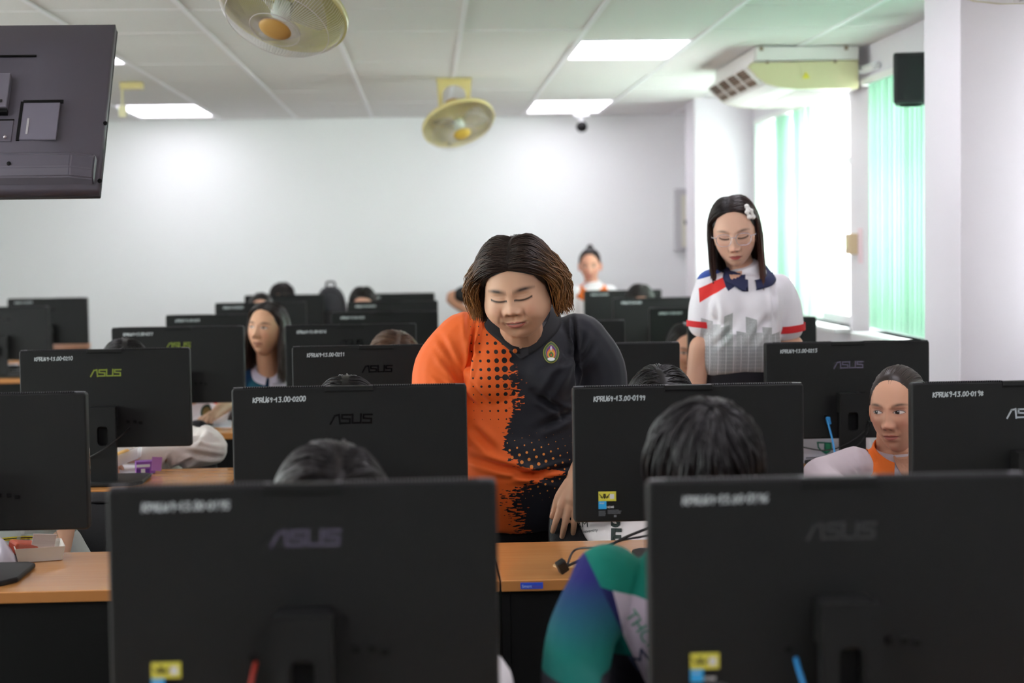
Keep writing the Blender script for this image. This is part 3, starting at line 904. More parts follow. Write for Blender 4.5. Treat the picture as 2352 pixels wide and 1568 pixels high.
# pipe cover from the air conditioner to the wall
o = tubes('pipe_cover', [(catmull([Vector((2.312, 9.50, 2.40)), Vector((2.318, 9.44, 2.40)), Vector((2.325, 9.38, 2.39)), Vector((2.325, 9.1, 2.385))], 5), 0.022)], M_WHITE)
tag(o, 'white pipe cover running from the air conditioner along the window wall', 'pipe')

# ------------------------------------------------------------------ wall speaker
sp = P(2094, 182, 8.1)
r = empty('wall_speaker', sp, 0, 'black box speaker hung on the window wall by the pillar', 'speaker')
M_SPK = mat('speaker_black', '26262a', 0.55, bump=0.2, bscale=500)
bm = bmesh.new(); box(bm, (-0.005, 0, 0), (0.15, 0.17, 0.23), (0, 0, -0.30), bev=0.012, seg=3); bobj('cabinet', bm, M_SPK, r)
V, F = lathe_arrays([(0.0, 0), (0.045, 0), (0.05, -0.006), (0.052, 0.004), (0, 0.004)], 24, Matrix.Translation((-0.005, 0, -0.116))); aobj('bottom_port', V, F, M_DARK, r)
bm = bmesh.new(); box(bm, (-0.03, -0.083, 0), (0.118, 0.01, 0.205), (0, 0, -0.30), bev=0.004); bobj('grille', bm, mat('speaker_cloth', '1c1c20', 0.8), r)
bm = bmesh.new(); box(bm, (0.105, 0.03, 0.02), (0.10, 0.03, 0.02)); box(bm, (XR - sp.x - 0.006, 0.03, 0.02), (0.01, 0.06, 0.09)); bobj('wall_bracket', bm, M_DARK, r)
bm = bmesh.new(); box(bm, (0.078, -0.03, 0.05), (0.012, 0.012, 0.025)); bobj('terminal', bm, mat('red_terminal', 'b02a22', 0.4), r)
tubes('speaker_wire', [(catmull([Vector((0.08, -0.03, 0.06)), Vector((0.07, -0.02, 0.14)), Vector((0.085, 0, 0.22)), Vector((0.12, 0.02, CZ - sp.z))], 6), 0.0035)], mat('beige_wire', 'b9a888', 0.5), r)

# ------------------------------------------------------------------ security camera
cc = P(1338, 303, 13.9)
r = empty('security_camera', (cc.x, 13.98, CZ), 0, 'small security camera with black eye under the ceiling by the back wall', 'security camera')
bm = bmesh.new(); box(bm, (0.0, 0, -0.022), (0.11, 0.11, 0.032), bev=0.008); bobj('mount', bm, M_WHITE, r)
V, F = tube_arrays([Vector((0, 0, -0.03)), Vector((0, -0.01, -0.09))], 0.018, 12); aobj('neck', V, F, M_WHITE, r)
V, F = lathe_arrays([(0, -0.05), (0.025, -0.046), (0.04, -0.025), (0.044, 0), (0.04, 0.025), (0.025, 0.046), (0, 0.05)], 20, Matrix.Translation((0, -0.015, -0.115)) @ Euler((PI / 2, 0, 0)).to_matrix().to_4x4()); aobj('camera_ball', V, F, M_DARK, r)

# ------------------------------------------------------------------ small boxes on the walls
e = P(1570, 505, YB)
r = empty('electric_panel', (e.x, YB, e.z), 0, 'cream electric panel box on the back wall beside the corner pillar', 'panel box')
bm = bmesh.new(); box(bm, (0, -0.05, 0), (0.16, 0.098, 0.50), bev=0.006); bobj('box_body', bm, mat('grey_panel_box', 'c3c1c4', 0.5), r)
bm = bmesh.new(); box(bm, (0.02, -0.105, -0.01), (0.10, 0.012, 0.42), bev=0.003); d = bobj('door', bm, mat('cream_panel_door', 'd9d6c6', 0.4), r)
bm = bmesh.new(); box(bm, (0.0, -0.115, -0.02), (0.02, 0.008, 0.035), bev=0.002); bobj('latch', bm, M_DARK, d)
s_ = P(1951, 560, 9.75)
r = empty('wall_switch', (XR, 9.66, s_.z), 0, 'small tan switch box between the two windows', 'switch')
bm = bmesh.new(); box(bm, (-0.025, 0, 0), (0.05, 0.11, 0.115), bev=0.006); bobj('box_body', bm, mat('tan_switch_box', 'cdb493', 0.45), r)
bm = bmesh.new(); box(bm, (-0.053, 0, 0), (0.008, 0.04, 0.05), bev=0.003); bobj('rocker', bm, M_CREAM, r)
bm = bmesh.new(); box(bm, (XR - 0.003, 9.55, s_.z - 0.01), (0.004, 0.10, 0.19), bev=0.001, seg=1)
tag(bobj('wall_notice', bm, mat('pink_paper', 'e9cfd8', 0.7)), 'pale pink paper notice beside the tan switch box', 'notice')
c_ = P(300, 197, 11.0)
r = empty('conduit_box', (c_.x, 11.05, CZ - 0.003), 0, 'small cream box with hanging rod on the ceiling beyond the television', 'conduit box')
bm = bmesh.new(); box(bm, (0, 0, -0.021), (0.135, 0.09, 0.042), bev=0.005); bobj('box_body', bm, M_FANY, r)
V, F = tube_arrays([Vector((-0.06, 0, -0.03)), Vector((-0.06, 0, -0.20))], 0.007, 8); aobj('rod', V, F, M_CREAM, r)
bm = bmesh.new(); box(bm, (-0.06, 0, -0.175), (0.045, 0.04, 0.07), bev=0.006); bobj('switch_block', bm, M_CREAM, r)

# ------------------------------------------------------------------ hanging television seen from behind
M_TV = mat('tv_back_plastic', '57535d', 0.42, 0.5, bump=0.04, bscale=700)
M_TVD = mat('tv_edge_plastic', '2c2a2c', 0.4, 0.5)
YT = 5.3
tr, br = P(266, 45, YT + 0.185), P(232, 450, YT - 0.185)
r = empty('television', ((tr.x + br.x) / 2 - 0.560, YT, (tr.z + br.z) / 2), 0, 'hanging television seen from its dark grey back', 'television')
th = 0.625; tw = 1.111
RT = Euler((math.radians(-35), 0, math.radians(0))).to_matrix().to_4x4()
def tvpart(name, bm, m, par=None):
    bmesh.ops.transform(bm, matrix=RT, verts=bm.verts)
    return bobj(name, bm, m, par or r)
bm = bmesh.new()
rings = []
for (ix, it, ib, y) in ((0, 0, 0, 0.03), (0, 0, 0, 0.0), (0.006, 0.006, 0.006, -0.006), (0.17, 0.15, 0.018, -0.045), (0.20, 0.19, 0.05, -0.048)):
    rings.append([bm.verts.new(v) for v in ((-tw / 2 + ix, y, -th / 2 + ib), (tw / 2 - ix, y, -th / 2 + ib), (tw / 2 - ix, y, th / 2 - it), (-tw / 2 + ix, y, th / 2 - it))])
for a, b in zip(rings, rings[1:]):
    for k in range(4): bm.faces.new((a[k], a[(k + 1) % 4], b[(k + 1) % 4], b[k]))
bm.faces.new(rings[0][::-1]); bm.faces.new(rings[-1])
bmesh.ops.bevel(bm, geom=[e for e in bm.edges if e.is_manifold and e.calc_face_angle(0) < 1.0 and e.calc_face_angle(0) > 0.02], offset=0.03, segments=5, affect='EDGES')
o = tvpart('rear_shell', bm, M_TV); smooth_me(o.data)
bm = bmesh.new(); box(bm, (0, 0.032, 0), (tw + 0.004, 0.012, th + 0.004), bev=0.004); tvpart('bezel', bm, M_TVD)
# lower bulge
bm = bmesh.new()
prof = [(-0.016, -th / 2 + 0.008), (-0.046, -th / 2 + 0.018), (-0.056, -th / 2 + 0.045), (-0.055, -th / 2 + 0.092), (-0.047, -th / 2 + 0.105), (0.0, -th / 2 + 0.108)]
a = [bm.verts.new((-0.49, y, z)) for y, z in prof]; b = [bm.verts.new((0.48, y, z)) for y, z in prof]; c = [bm.verts.new((0.545, y * 0.72, z)) for y, z in prof]
for q in (a, b): pass
for u, v in ((a, b), (b, c)):
    for k in range(len(prof) - 1): bm.faces.new((u[k], u[k + 1], v[k + 1], v[k]))
    bm.faces.new((u[-1], u[0], v[0], v[-1]))
bm.faces.new(a); bm.faces.new(c[::-1])
bmesh.ops.bevel(bm, geom=[e for e in bm.edges if e.is_manifold], offset=0.004, segments=2, affect='EDGES')
o = tvpart('lower_bulge', bm, M_TV)
RT0 = RT.copy(); RT = RT @ Matrix.Translation((0.040, 0, 0)) @ Matrix.Diagonal((1, 1, 1.09, 1))
bm = bmesh.new(); box(bm, (0.205, -0.0495, 0.136), (0.20, 0.003, 0.006)); tvpart('slot', bm, M_DARK)
# wall plate on the mount holes
bm = bmesh.new(); box(bm, (0.19, -0.062, 0.0), (0.11, 0.026, 0.115), bev=0.002, seg=1); mp = tvpart('mount_plate', bm, mat('mount_grey', '77737f', 0.35, metal=0.3))
bm = bmesh.new(); box(bm, (0.217, -0.077, -0.04), (0.03, 0.004, 0.01), bev=0.0015, seg=1); tvpart('mount_slot', bm, M_TVD, mp)
bm = bmesh.new(); box(bm, (0.14, -0.077, 0.04), (0.07, 0.003, 0.006)); tvpart('mount_slot', bm, M_TVD, mp)
bm = bmesh.new(); box(bm, (0.19, -0.058, -0.064), (0.112, 0.016, 0.012)); tvpart('mount_lip', bm, M_DARK, mp)
# recessed side panel with dark L shaped shadow gap
bm = bmesh.new(); box(bm, (0.339, -0.049, -0.09), (0.105, 0.006, 0.125), bev=0.001, seg=1); sp_ = tvpart('port_panel', bm, mat('tv_panel_grey', '6f6b78', 0.35))
bm = bmesh.new(); box(bm, (0.343, -0.050, -0.025), (0.115, 0.006, 0.009)); box(bm, (0.283, -0.050, -0.09), (0.009, 0.006, 0.13)); o = tvpart('shadow_gap', bm, M_DARK); o['kind'] = 'stuff'
bm = bmesh.new(); box(bm, (0.307, -0.0525, -0.109), (0.006, 0.002, 0.054)); tvpart('chrome_rail', bm, mat('chrome_rail', 'e8e8ee', 0.2, metal=0.8), sp_)
bm = bmesh.new(); box(bm, (0.19, -0.0485, -0.122), (0.15, 0.004, 0.07), bev=0.001, seg=1); jp = tvpart('jack_panel', bm, M_TV)
bm = bmesh.new(); box(bm, (0.19, -0.0495, -0.085), (0.152, 0.004, 0.004)); tvpart('panel_edge', bm, M_DARK, jp)
for u in (0.17, 0.195, 0.248):
    bm = bmesh.new()
    V, F = lathe_arrays([(0.0, 0), (0.005, 0), (0.005, 0.007), (0.003, 0.009), (0, 0.009)], 12, RT @ Matrix.Translation((u, -0.0495, -0.145)) @ Euler((PI / 2, 0, 0)).to_matrix().to_4x4()); aobj('jack', V, F, mat('jack_metal', 'c9c0c4', 0.25, metal=0.9), jp)
    bm.free()
V, F = tube_arrays([RT @ Vector((0.198, -0.052, -0.127)), RT @ Vector((0.188, -0.07, -0.112)), RT @ Vector((0.178, -0.085, -0.097))], [0.006, 0.006, 0.005], 10); aobj('red_plug', V, F, mat('red_plug', 'a0282c', 0.4), r)
V, F = tube_arrays(catmull([RT @ Vector((0.178, -0.085, -0.097)), RT @ Vector((0.15, -0.1, -0.02)), RT @ Vector((0.0, -0.11, 0.1)), RT @ Vector((-0.05, -0.08, 0.25))], 5), 0.003, 6); aobj('plug_cord', V, F, M_CABLE, r)
for u, w, y in ((0.518, -0.07, -0.008), (0.519, -0.262, -0.008), (0.27, -0.235, -0.055)):
    V, F = lathe_arrays([(0.0, 0), (0.006, 0), (0.006, 0.004), (0, 0.004)], 12, RT @ Matrix.Translation((u, y, w)) @ Euler((PI / 2, 0, 0)).to_matrix().to_4x4()); aobj('screw_hole', V, F, M_DARK, r)
# ceiling pole of the bracket (out of the picture)
bm = bmesh.new(); box(bm, (0.02, -0.115, (CZ - r.location.z) / 2 - 0.03), (0.05, 0.05, CZ - r.location.z + 0.06)); bobj('ceiling_pole', bm, M_TVD, r)
bm = bmesh.new(); box(bm, (0.08, -0.10, 0.0), (0.16, 0.03, 0.08)); bobj('pole_arm', bm, M_TVD, r)
# ------------------------------------------------------------------ people: tools
V3 = lambda *a: np.array(a, float)
SKIN_M = vmat('skin', 0.5, 0.35, sss=0.12)
HAIR_M = vmat('hair', 0.38, 0.45)
CLOTH_M = vmat('woven_cloth', 0.8, 0.25, bump=0.25, bscale=700, sheen=0.15)
def gs(x, s): return np.exp(-(x / s) ** 2)
def sstep(a, b, x):
    t = np.clip((x - a) / (b - a), 0, 1)
    return t * t * (3 - 2 * t)

def grid_faces(nr, nc, wrap=True):
    F = []
    for i in range(nr - 1):
        for j in range(nc if wrap else nc - 1):
            j2 = (j + 1) % nc
            F.append((i * nc + j, i * nc + j2, (i + 1) * nc + j2, (i + 1) * nc + j))
    return F

def head_arrays(s, res=1.0):
    """face towards -y, origin at the eyes; s: dict of traits -> V, F, C"""
    nth, nph = int(150 * res), int(190 * res)
    v = np.linspace(0, 1, nth)
    thg = np.linspace(0, PI, 400)
    dens = 1 + 1.6 * np.exp(-((thg - 1.85) / 0.55) ** 2)
    cum = np.cumsum(dens); cum = (cum - cum[0]) / (cum[-1] - cum[0])
    th = np.interp(v, cum, thg)
    u = np.linspace(-1, 1, nph, endpoint=False)
    ph = PI * (0.42 * u + 0.58 * u ** 3)
    TH, PHI = np.meshgrid(th, ph, indexing='ij')
    ux, uy, uz = np.sin(TH) * np.sin(PHI), -np.sin(TH) * np.cos(PHI), np.cos(TH)
    w = s.get('w', 1.0)
    Z = 0.113 * uz
    X = 0.0755 * w * np.sign(ux) * np.abs(ux) ** 0.92
    Y = np.where(uy < 0, -0.089 * np.abs(uy) ** 0.9, 0.098 * uy)
    t = np.clip(-uz, 0, 1)
    jaw = s.get('jaw', 0.30)
    X = X * (1 - jaw * t ** 2.2)
    Y = np.where(uy > 0, Y * (1 - 0.42 * t), Y * (1 - 0.05 * t))
    fm = sstep(0.05, 0.55, -uy)                        # front mask
    ch = s.get('cheek', 0.0)
    X = X + np.sign(ux) * ch * gs(Z + 0.052, 0.042) * sstep(0.1, 0.6, np.abs(ux)) * sstep(-0.75, 0.2, -uy)
    ax = np.abs(X)
    br = s.get('bridge', 0.7)
    d = np.zeros_like(X)
    d += 0.0035 * gs(ax - 0.030, 0.022) * gs(Z - 0.020, 0.010)
    d -= 0.0085 * gs(ax - 0.031, 0.016) * gs(Z - 0.001, 0.013)
    d += 0.0060 * gs(ax - 0.0315, 0.0125) * gs(Z - 0.000, 0.0085)
    d -= 0.003 * gs(ax - 0.014, 0.007) * gs(Z - 0.002, 0.012)
    nzo = s.get('nzo', 0.0); Z0 = Z; Z = Z - nzo * sstep(0.0, -0.02, Z) * sstep(-0.062, -0.05, Z)
    nk = sstep(0.016, -0.036, Z) * sstep(-0.052, -0.040, Z)
    d += (0.004 + 0.0125 * nk) * br * gs(X, 0.0085 + 0.004 * nk) * sstep(0.028, 0.010, Z) * sstep(-0.052, -0.042, Z)
    nw = s.get('nose', 1.0)
    d += 0.0125 * gs(X, 0.0115 * nw) * gs(Z + 0.037, 0.0095 * nw ** 0.5)
    d += 0.0095 * gs(ax - 0.0135 * nw, 0.0068) * gs(Z + 0.0405, 0.0075)
    d -= 0.0025 * gs(ax - 0.022 * nw, 0.004) * gs(Z + 0.042, 0.010)
    d -= 0.0015 * gs(X, 0.004) * gs(Z + 0.054, 0.006)
    Z = Z0
    mz, mw = -0.0685, s.get('mouth', 0.0225)
    Z = Z0 - s.get('smile', 0.0008) * np.clip(X / mw, -1.6, 1.6) ** 2 * gs(Z0 - mz, 0.02)
    d += 0.0045 * gs(X, 0.026) * gs(Z + 0.068, 0.016)
    d += 0.0042 * gs(X, mw * 0.75) * gs(Z - mz - 0.0052, 0.0042)
    d += 0.0052 * gs(X, mw * 0.68) * gs(Z - mz + 0.0068, 0.0052)
    d -= 0.0036 * gs(X, mw * 0.95) * gs(Z - mz, 0.0022)
    d -= 0.003 * gs(ax - mw - 0.001, 0.005) * gs(Z - mz, 0.007)
    Z = Z0
    d -= 0.0035 * gs(X, 0.018) * gs(Z + 0.085, 0.006)
    d += s.get('chin', 0.007) * gs(X, 0.020) * gs(Z + 0.101, 0.013)
    d += 0.004 * gs(ax - 0.044, 0.018) * gs(Z + 0.028, 0.024) + 0.5 * ch * gs(ax - 0.043, 0.024) * gs(Z + 0.05, 0.028)
    d -= s.get('fold', 0.0) * 0.0022 * gs(ax - 0.026 * nw - 0.35 * (-0.044 - Z), 0.0042) * sstep(-0.074, -0.060, Z) * sstep(-0.036, -0.046, Z)
    d -= s.get('crease', 0.0022) * gs(ax - 0.030, 0.018) * gs(Z - 0.0105, 0.0035)
    Y = Y - d * fm
    Z = Z * (1 + s.get('long', 0.0) * sstep(0.62, 0.95, -uz))
    V = np.stack([X, Y, Z], -1).reshape(-1, 3)
    # ---- colours
    base = np.array(lin(s.get('skin', 'c99a7c')))
    C = np.tile(base, (V.shape[0], 1)).reshape(X.shape + (3,))
    def mixc(C, m, c): return C * (1 - m[..., None]) + np.array(lin(c)) * m[..., None]
    flush = s.get('flush', 'cf8672')
    C = mixc(C, fm * 0.30 * gs(ax - 0.042, 0.02) * gs(Z + 0.03, 0.02), flush)
    C = mixc(C, fm * 0.30 * gs(X, 0.014) * gs(Z + 0.04, 0.012), flush)
    C = mixc(C, fm * s.get('lid', 0.25) * gs(ax - 0.032, 0.018) * gs(Z - 0.004, 0.012), s.get('lidc', '9a6a5a'))
    xe, ze = 0.0312, 0.001
    ex = (ax - xe) / s.get('eyew', 0.0150)
    inside = np.clip(1 - ex ** 2, 0, 1)
    if s.get('eyes', 'open') == 'open':
        gx, gz = s.get('gaze', (0, 0))
        zu, zl = ze + 0.0058 * inside ** 0.7 * s.get('eyeh', 1.0), ze - 0.0040 * inside ** 0.8 * s.get('eyeh', 1.0)
        m = ((Z < zu) & (Z > zl) & (np.abs(ex) < 1)).astype(float) * (fm > 0.3)
        C = mixc(C, m, 'd9cfc8')
        sx = np.sign(X)
        ri = np.hypot(X - (sx * xe + gx), Z - (ze + 0.0008 + gz))
        C = mixc(C, m * (ri < 0.0062), '2a1a12')
        C = mixc(C, m * (ri < 0.0028), '050404')
        C = mixc(C, m * (np.hypot(X - (sx * xe + gx + 0.002), Z - (ze + 0.003 + gz)) < 0.0012), 'ffffff')  # glint painted into the iris
        la = (np.abs(ex) < 1.12) * gs(Z - zu, 0.0013) * (fm > 0.3)
        C = mixc(C, np.clip(la, 0, 1) * 0.9, '17100d')
        C = mixc(C, 0.35 * (np.abs(ex) < 1.0) * gs(Z - zl, 0.001) * (fm > 0.3), '3a2018')
        C = mixc(C, 0.35 * (np.abs(ex) < 1.1) * gs(Z - zu - 0.0042, 0.0012) * (fm > 0.3), '6a4436')
    else:
        zc = ze - 0.0020 - 0.0028 * inside ** 0.8 + 0.0014 * ex
        la = (np.abs(ex) < 1.15) * (gs(Z - zc, 0.0019) + 0.5 * gs(Z - zc + 0.002, 0.0028)) * (fm > 0.3)
        C = mixc(C, np.clip(la, 0, 1) * 0.92, '18100c')
        C = mixc(C, s.get('lidline', 0.4) * (np.abs(ex) < 1.1) * gs(Z - zc - 0.0085, 0.0012) * (fm > 0.3), '6e4a3a')
    eb = (ax - 0.034) / s.get('browl', 0.0215)
    zb = 0.0185 + 0.0045 * (1 - (eb - 0.15) ** 2)
    bm_ = (np.abs(eb) < 1) * gs(Z - zb, s.get('browt', 0.0036) * (1.08 - 0.30 * np.clip(eb, -1, 1))) * (fm > 0.2) * np.clip(1.25 - np.abs(eb), 0, 1)
    C = mixc(C, np.clip(bm_ * s.get('brow', 0.85), 0, 1), s.get('browc', '2a1f1a'))
    Zs = Z; Z = Zs - s.get('smile', 0.0008) * np.clip(X / mw, -1.6, 1.6) ** 2 * gs(Zs - mz, 0.02)
    lx = np.clip(1 - (X / mw) ** 2, 0, 1)
    lt_ = s.get('lipt', 1.0); zu_ = mz + 0.0075 * lt_ * lx ** 0.8 * (1 - 0.25 * gs(X, 0.003)); zl_ = mz - 0.0105 * lt_ * lx ** 0.8
    lm = sstep(0, 0.0015, zu_ - Z) * sstep(0, 0.0015, Z - zl_) * (fm > 0.3)
    C = mixc(C, lm * s.get('lipk', 0.75), s.get('lip', 'b0605a'))
    gap = s.get('open', 0.0)
    C = mixc(C, (np.abs(X) < mw * 0.95) * gs(Z - mz, 0.0013) * (fm > 0.3) * 0.8, '4a2420')
    if gap: C = mixc(C, (np.abs(X) < mw * 0.6) * gs(Z - mz - 0.0005, gap) * (fm > 0.3) * 0.8, 'cfc4bb')
    Z = Zs
    C = mixc(C, np.clip(1.2 * gs(ax - 0.0078 * nw, 0.0034) * gs(Z + 0.0465 - nzo, 0.0026), 0, 1) * (fm > 0.3) * 0.75, '3a1c16')
    C = mixc(C, 0.45 * gs(ax - 0.0225 * nw, 0.003) * gs(Z + 0.043, 0.008) * fm, '8a5444')  # soft shade beside nose, under lip, at mouth corners painted into skin
    C = mixc(C, 0.40 * gs(X, 0.014) * gs(Z + 0.0815, 0.003) * fm, '8a5444')
    C = mixc(C, 0.5 * gs(ax - mw, 0.003) * gs(Z - mz + 0.0005, 0.003) * fm, '6a382e')
    # hair roots colour on the scalp so that nothing pale shows between strands
    C = C.reshape(-1, 3)
    F = grid_faces(nth, nph)
    # ears
    for sd in (-1, 1):
        prof = []
        eV, eC = [], []
        ne, me_ = 14, 18
        for i in range(ne):
            for j in range(me_):
                a = 2 * PI * j / me_
                r = i / (ne - 1)
                ez, ey = 0.031 * r * math.cos(a) * (1.05 if math.cos(a) > 0 else 0.95), 0.018 * r * math.sin(a) * (1.0 if math.cos(a) > -0.2 else 0.72)
                th_ = 0.010 + 0.008 * math.exp(-((r - 0.82) / 0.16) ** 2) - 0.004 * math.exp(-(r / 0.35) ** 2) - (0.010 if r > 0.99 else 0)
                eV.append((sd * (0.071 * w + th_ + 0.10 * max(ey, -0.004)), 0.016 + ey, -0.012 + ez))
                c = base * (0.78 if 0.15 < r < 0.6 else 1.0)
                eC.append(c * np.array((1.04, 0.92, 0.88)))
        o = len(V)
        V = np.vstack([V, np.array(eV)]); C = np.vstack([C, np.array(eC)])
        F += [tuple(i + o for i in f) for f in grid_faces(ne, me_)]
    return V * s.get('scale', 1.0), F, C

def head_matrix(c, yaw=0, pitch=0, roll=0):
    return Matrix.Translation(Vector(c)) @ Euler((0, 0, math.radians(yaw))).to_matrix().to_4x4() @ Euler((math.radians(pitch), 0, 0)).to_matrix().to_4x4() @ Euler((0, math.radians(roll), 0)).to_matrix().to_4x4()

def xf(M, V):
    A = np.array(M)
    return np.asarray(V) @ A[:3, :3].T + A[:3, 3]

def loft(secs, seg=28, lat=(1, 0, 0), n=4, sq=2.0):
    """closed loft through (centre, half width, half depth) sections"""
    c = catmull([s[0] for s in secs], n)
    rx = catmull([(s[1], s[2], 0) for s in secs], n)
    T = np.gradient(c, axis=0); T /= np.linalg.norm(T, axis=1)[:, None]
    V = []
    L0 = np.array(lat, float); L0 /= np.linalg.norm(L0)
    for i in range(len(c)):
        L = L0 - T[i] * (L0 @ T[i]); L /= np.linalg.norm(L)
        B = np.cross(T[i], L)
        for k in range(seg):
            a = 2 * PI * k / seg
            ca, sa = math.cos(a), math.sin(a)
            if sq != 2.0:
                ca = math.copysign(abs(ca) ** (2 / sq), ca); sa = math.copysign(abs(sa) ** (2 / sq), sa)
            V.append(c[i] + L * rx[i][0] * ca + B * rx[i][1] * sa)
    F = grid_faces(len(c), seg)
    m = len(c)
    F.append(tuple(range(seg))[::-1]); F.append(tuple((m - 1) * seg + k for k in range(seg)))
    return V, F

def limb(pts, rad, seg=16, n=5):
    """rounded, tapered limb through joints"""
    p = catmull(pts, n)
    r = catmull([(x, 0, 0) for x in rad], n)[:, 0]
    d0 = p[0] - p[1]; d0 /= np.linalg.norm(d0); d1 = p[-1] - p[-2]; d1 /= np.linalg.norm(d1)
    P0, R0, P1, R1 = [], [], [], []
    for a in (80, 60, 40, 20):
        q = math.radians(a)
        P0.append(p[0] + d0 * r[0] * math.sin(q)); R0.append(r[0] * math.cos(q))
    for a in (20, 40, 60, 80):
        q = math.radians(a)
        P1.append(p[-1] + d1 * r[-1] * math.sin(q)); R1.append(r[-1] * math.cos(q))
    return tube_arrays(np.array(P0 + list(p) + P1), R0 + list(r) + R1, seg)

def ellipsoid(c, r, seg=20, rings=14, M=None):
    V = []
    for i in range(rings + 1):
        t = PI * (0.02 + 0.96 * i / rings)
        for k in range(seg):
            a = 2 * PI * k / seg
            p = V3(r[0] * math.sin(t) * math.cos(a), r[1] * math.sin(t) * math.sin(a), r[2] * math.cos(t))
            if M is not None: p = np.array(M @ Vector(p))
            V.append(np.array(c) + p)
    F = grid_faces(rings + 1, seg)
    F.append(tuple(range(seg))[::-1]); F.append(tuple(rings * seg + k for k in range(seg)))
    return V, F

def hand(wrist, fdir, pnorm, side=1, size=1.0, curl=(15, 20, 15), spread=4, thumb=35, tcurl=15):
    """five separate fingers; fdir: direction of the fingers, pnorm: side the palm faces; side=+1 puts the thumb at +lateral"""
    f = np.array(fdir, float); f /= np.linalg.norm(f)
    p = np.array(pnorm, float); p = p - f * (p @ f); p /= np.linalg.norm(p)
    l = np.cross(f, p) * side
    w = np.array(wrist, float)
    S = size
    out = []
    ks = [w + f * 0.088 * S + l * 0.030 * S, w + f * 0.092 * S + l * 0.010 * S, w + f * 0.088 * S - l * 0.010 * S, w + f * 0.080 * S - l * 0.029 * S]
    out.append(limb([w - f * 0.02 * S, w + f * 0.03 * S, w + f * 0.06 * S], [0.024 * S, 0.026 * S, 0.024 * S], 12, 3))
    for k, kn in enumerate(ks):
        out.append(limb([w + l * (0.014 - 0.009 * k) * S + f * 0.01 * S, (w + kn) / 2 + l * (0.004 - 0.003 * k) * S, kn], [0.0145 * S, 0.0135 * S, 0.0108 * S], 10, 3))
        ln = (0.074, 0.082, 0.076, 0.060)[k] * S
        pts, q, ang = [kn], kn.copy(), 0.0
        sp = math.radians((1.5 - k) * spread)
        for seg_, c in zip((0.46, 0.30, 0.24), curl):
            ang += math.radians(c + 3 * k * (1 if c > 10 else 0))
            d = (f * math.cos(sp) + l * math.sin(sp)) * math.cos(ang) + p * math.sin(ang)
            q = q + d * ln * seg_
            pts.append(q.copy())
        r0 = (0.0092, 0.0095, 0.0092, 0.0080)[k] * S
        out.append(limb(pts, [r0 * 1.05, r0 * 0.98, r0 * 0.9, r0 * 0.78], 10, 4))
    tb = w + f * 0.022 * S + l * 0.020 * S
    a = math.radians(thumb)
    td = f * math.cos(a) + l * math.sin(a) * 0.85 + p * 0.25
    td /= np.linalg.norm(td)
    t1 = tb + td * 0.045 * S
    a2 = math.radians(thumb - tcurl)
    td2 = f * math.cos(a2) + l * math.sin(a2) * 0.6 + p * 0.35; td2 /= np.linalg.norm(td2)
    t2 = t1 + td2 * 0.034 * S; t3 = t2 + td2 * 0.024 * S
    out.append(limb([tb, t1, t2, t3], [0.0145 * S, 0.0118 * S, 0.0102 * S, 0.0082 * S], 10, 4))
    return out

def solid_arrays(parts, voxel, smooth=4):
    V, F = join_arrays(parts)
    me = bpy.data.meshes.new('tmp'); me.from_pydata([tuple(v) for v in V], [], F); me.update()
    bm = bmesh.new(); bm.from_mesh(me); bmesh.ops.recalc_face_normals(bm, faces=bm.faces); bm.to_mesh(me); bm.free()
    o = bpy.data.objects.new('tmp', me); COL.objects.link(o)
    m = o.modifiers.new('r', 'REMESH'); m.mode = 'VOXEL'; m.voxel_size = voxel; m.adaptivity = 0
    if smooth:
        m2 = o.modifiers.new('s', 'SMOOTH'); m2.factor = 0.5; m2.iterations = smooth
    dg = bpy.context.evaluated_depsgraph_get(); dg.update()
    e = o.evaluated_get(dg); em = e.to_mesh()
    nv = len(em.vertices)
    W = np.empty(nv * 3, np.float32); em.vertices.foreach_get('co', W); W = W.reshape(-1, 3).astype(float)
    NN = np.empty(nv * 3, np.float32); em.vertices.foreach_get('normal', NN); NN = NN.reshape(-1, 3).astype(float)
    FF = [tuple(p.vertices) for p in em.polygons]
    e.to_mesh_clear()
    bpy.data.objects.remove(o); bpy.data.meshes.remove(me)
    return W, FF, NN

def folds(W, NN, amp=0.003, seed=0, freq=14, direc=(0.5, 0.2, 1.0)):
    """soft cloth folds along a direction"""
    rr = np.random.RandomState(seed)
    d = np.array(direc, float); d /= np.linalg.norm(d)
    out = np.zeros(len(W))
    for k in range(5):
        q = np.cross(d, rr.normal(size=3)); q /= np.linalg.norm(q)
        fr = freq * (0.6 + 0.5 * k)
        ph = W @ q * fr * 2 * 1.0 + 1.6 * np.sin(W @ d * fr * 0.5 + rr.rand() * 6) + rr.rand() * 6
        s = np.sin(ph)
        env = 0.5 + 0.5 * np.sin(W @ rr.normal(size=3) * freq * 0.35 + rr.rand() * 6)
        out += (np.abs(s) ** 1.5 * np.sign(s)) * env / (1 + 0.6 * k)
    return W + NN * (out * amp * 0.6)[:, None]

def put(name, root, V, F, m, C=None, smooth=True):
    L = np.array(root.location)
    return aobj(name, np.asarray(V) - L, F, m, root, smooth, C)

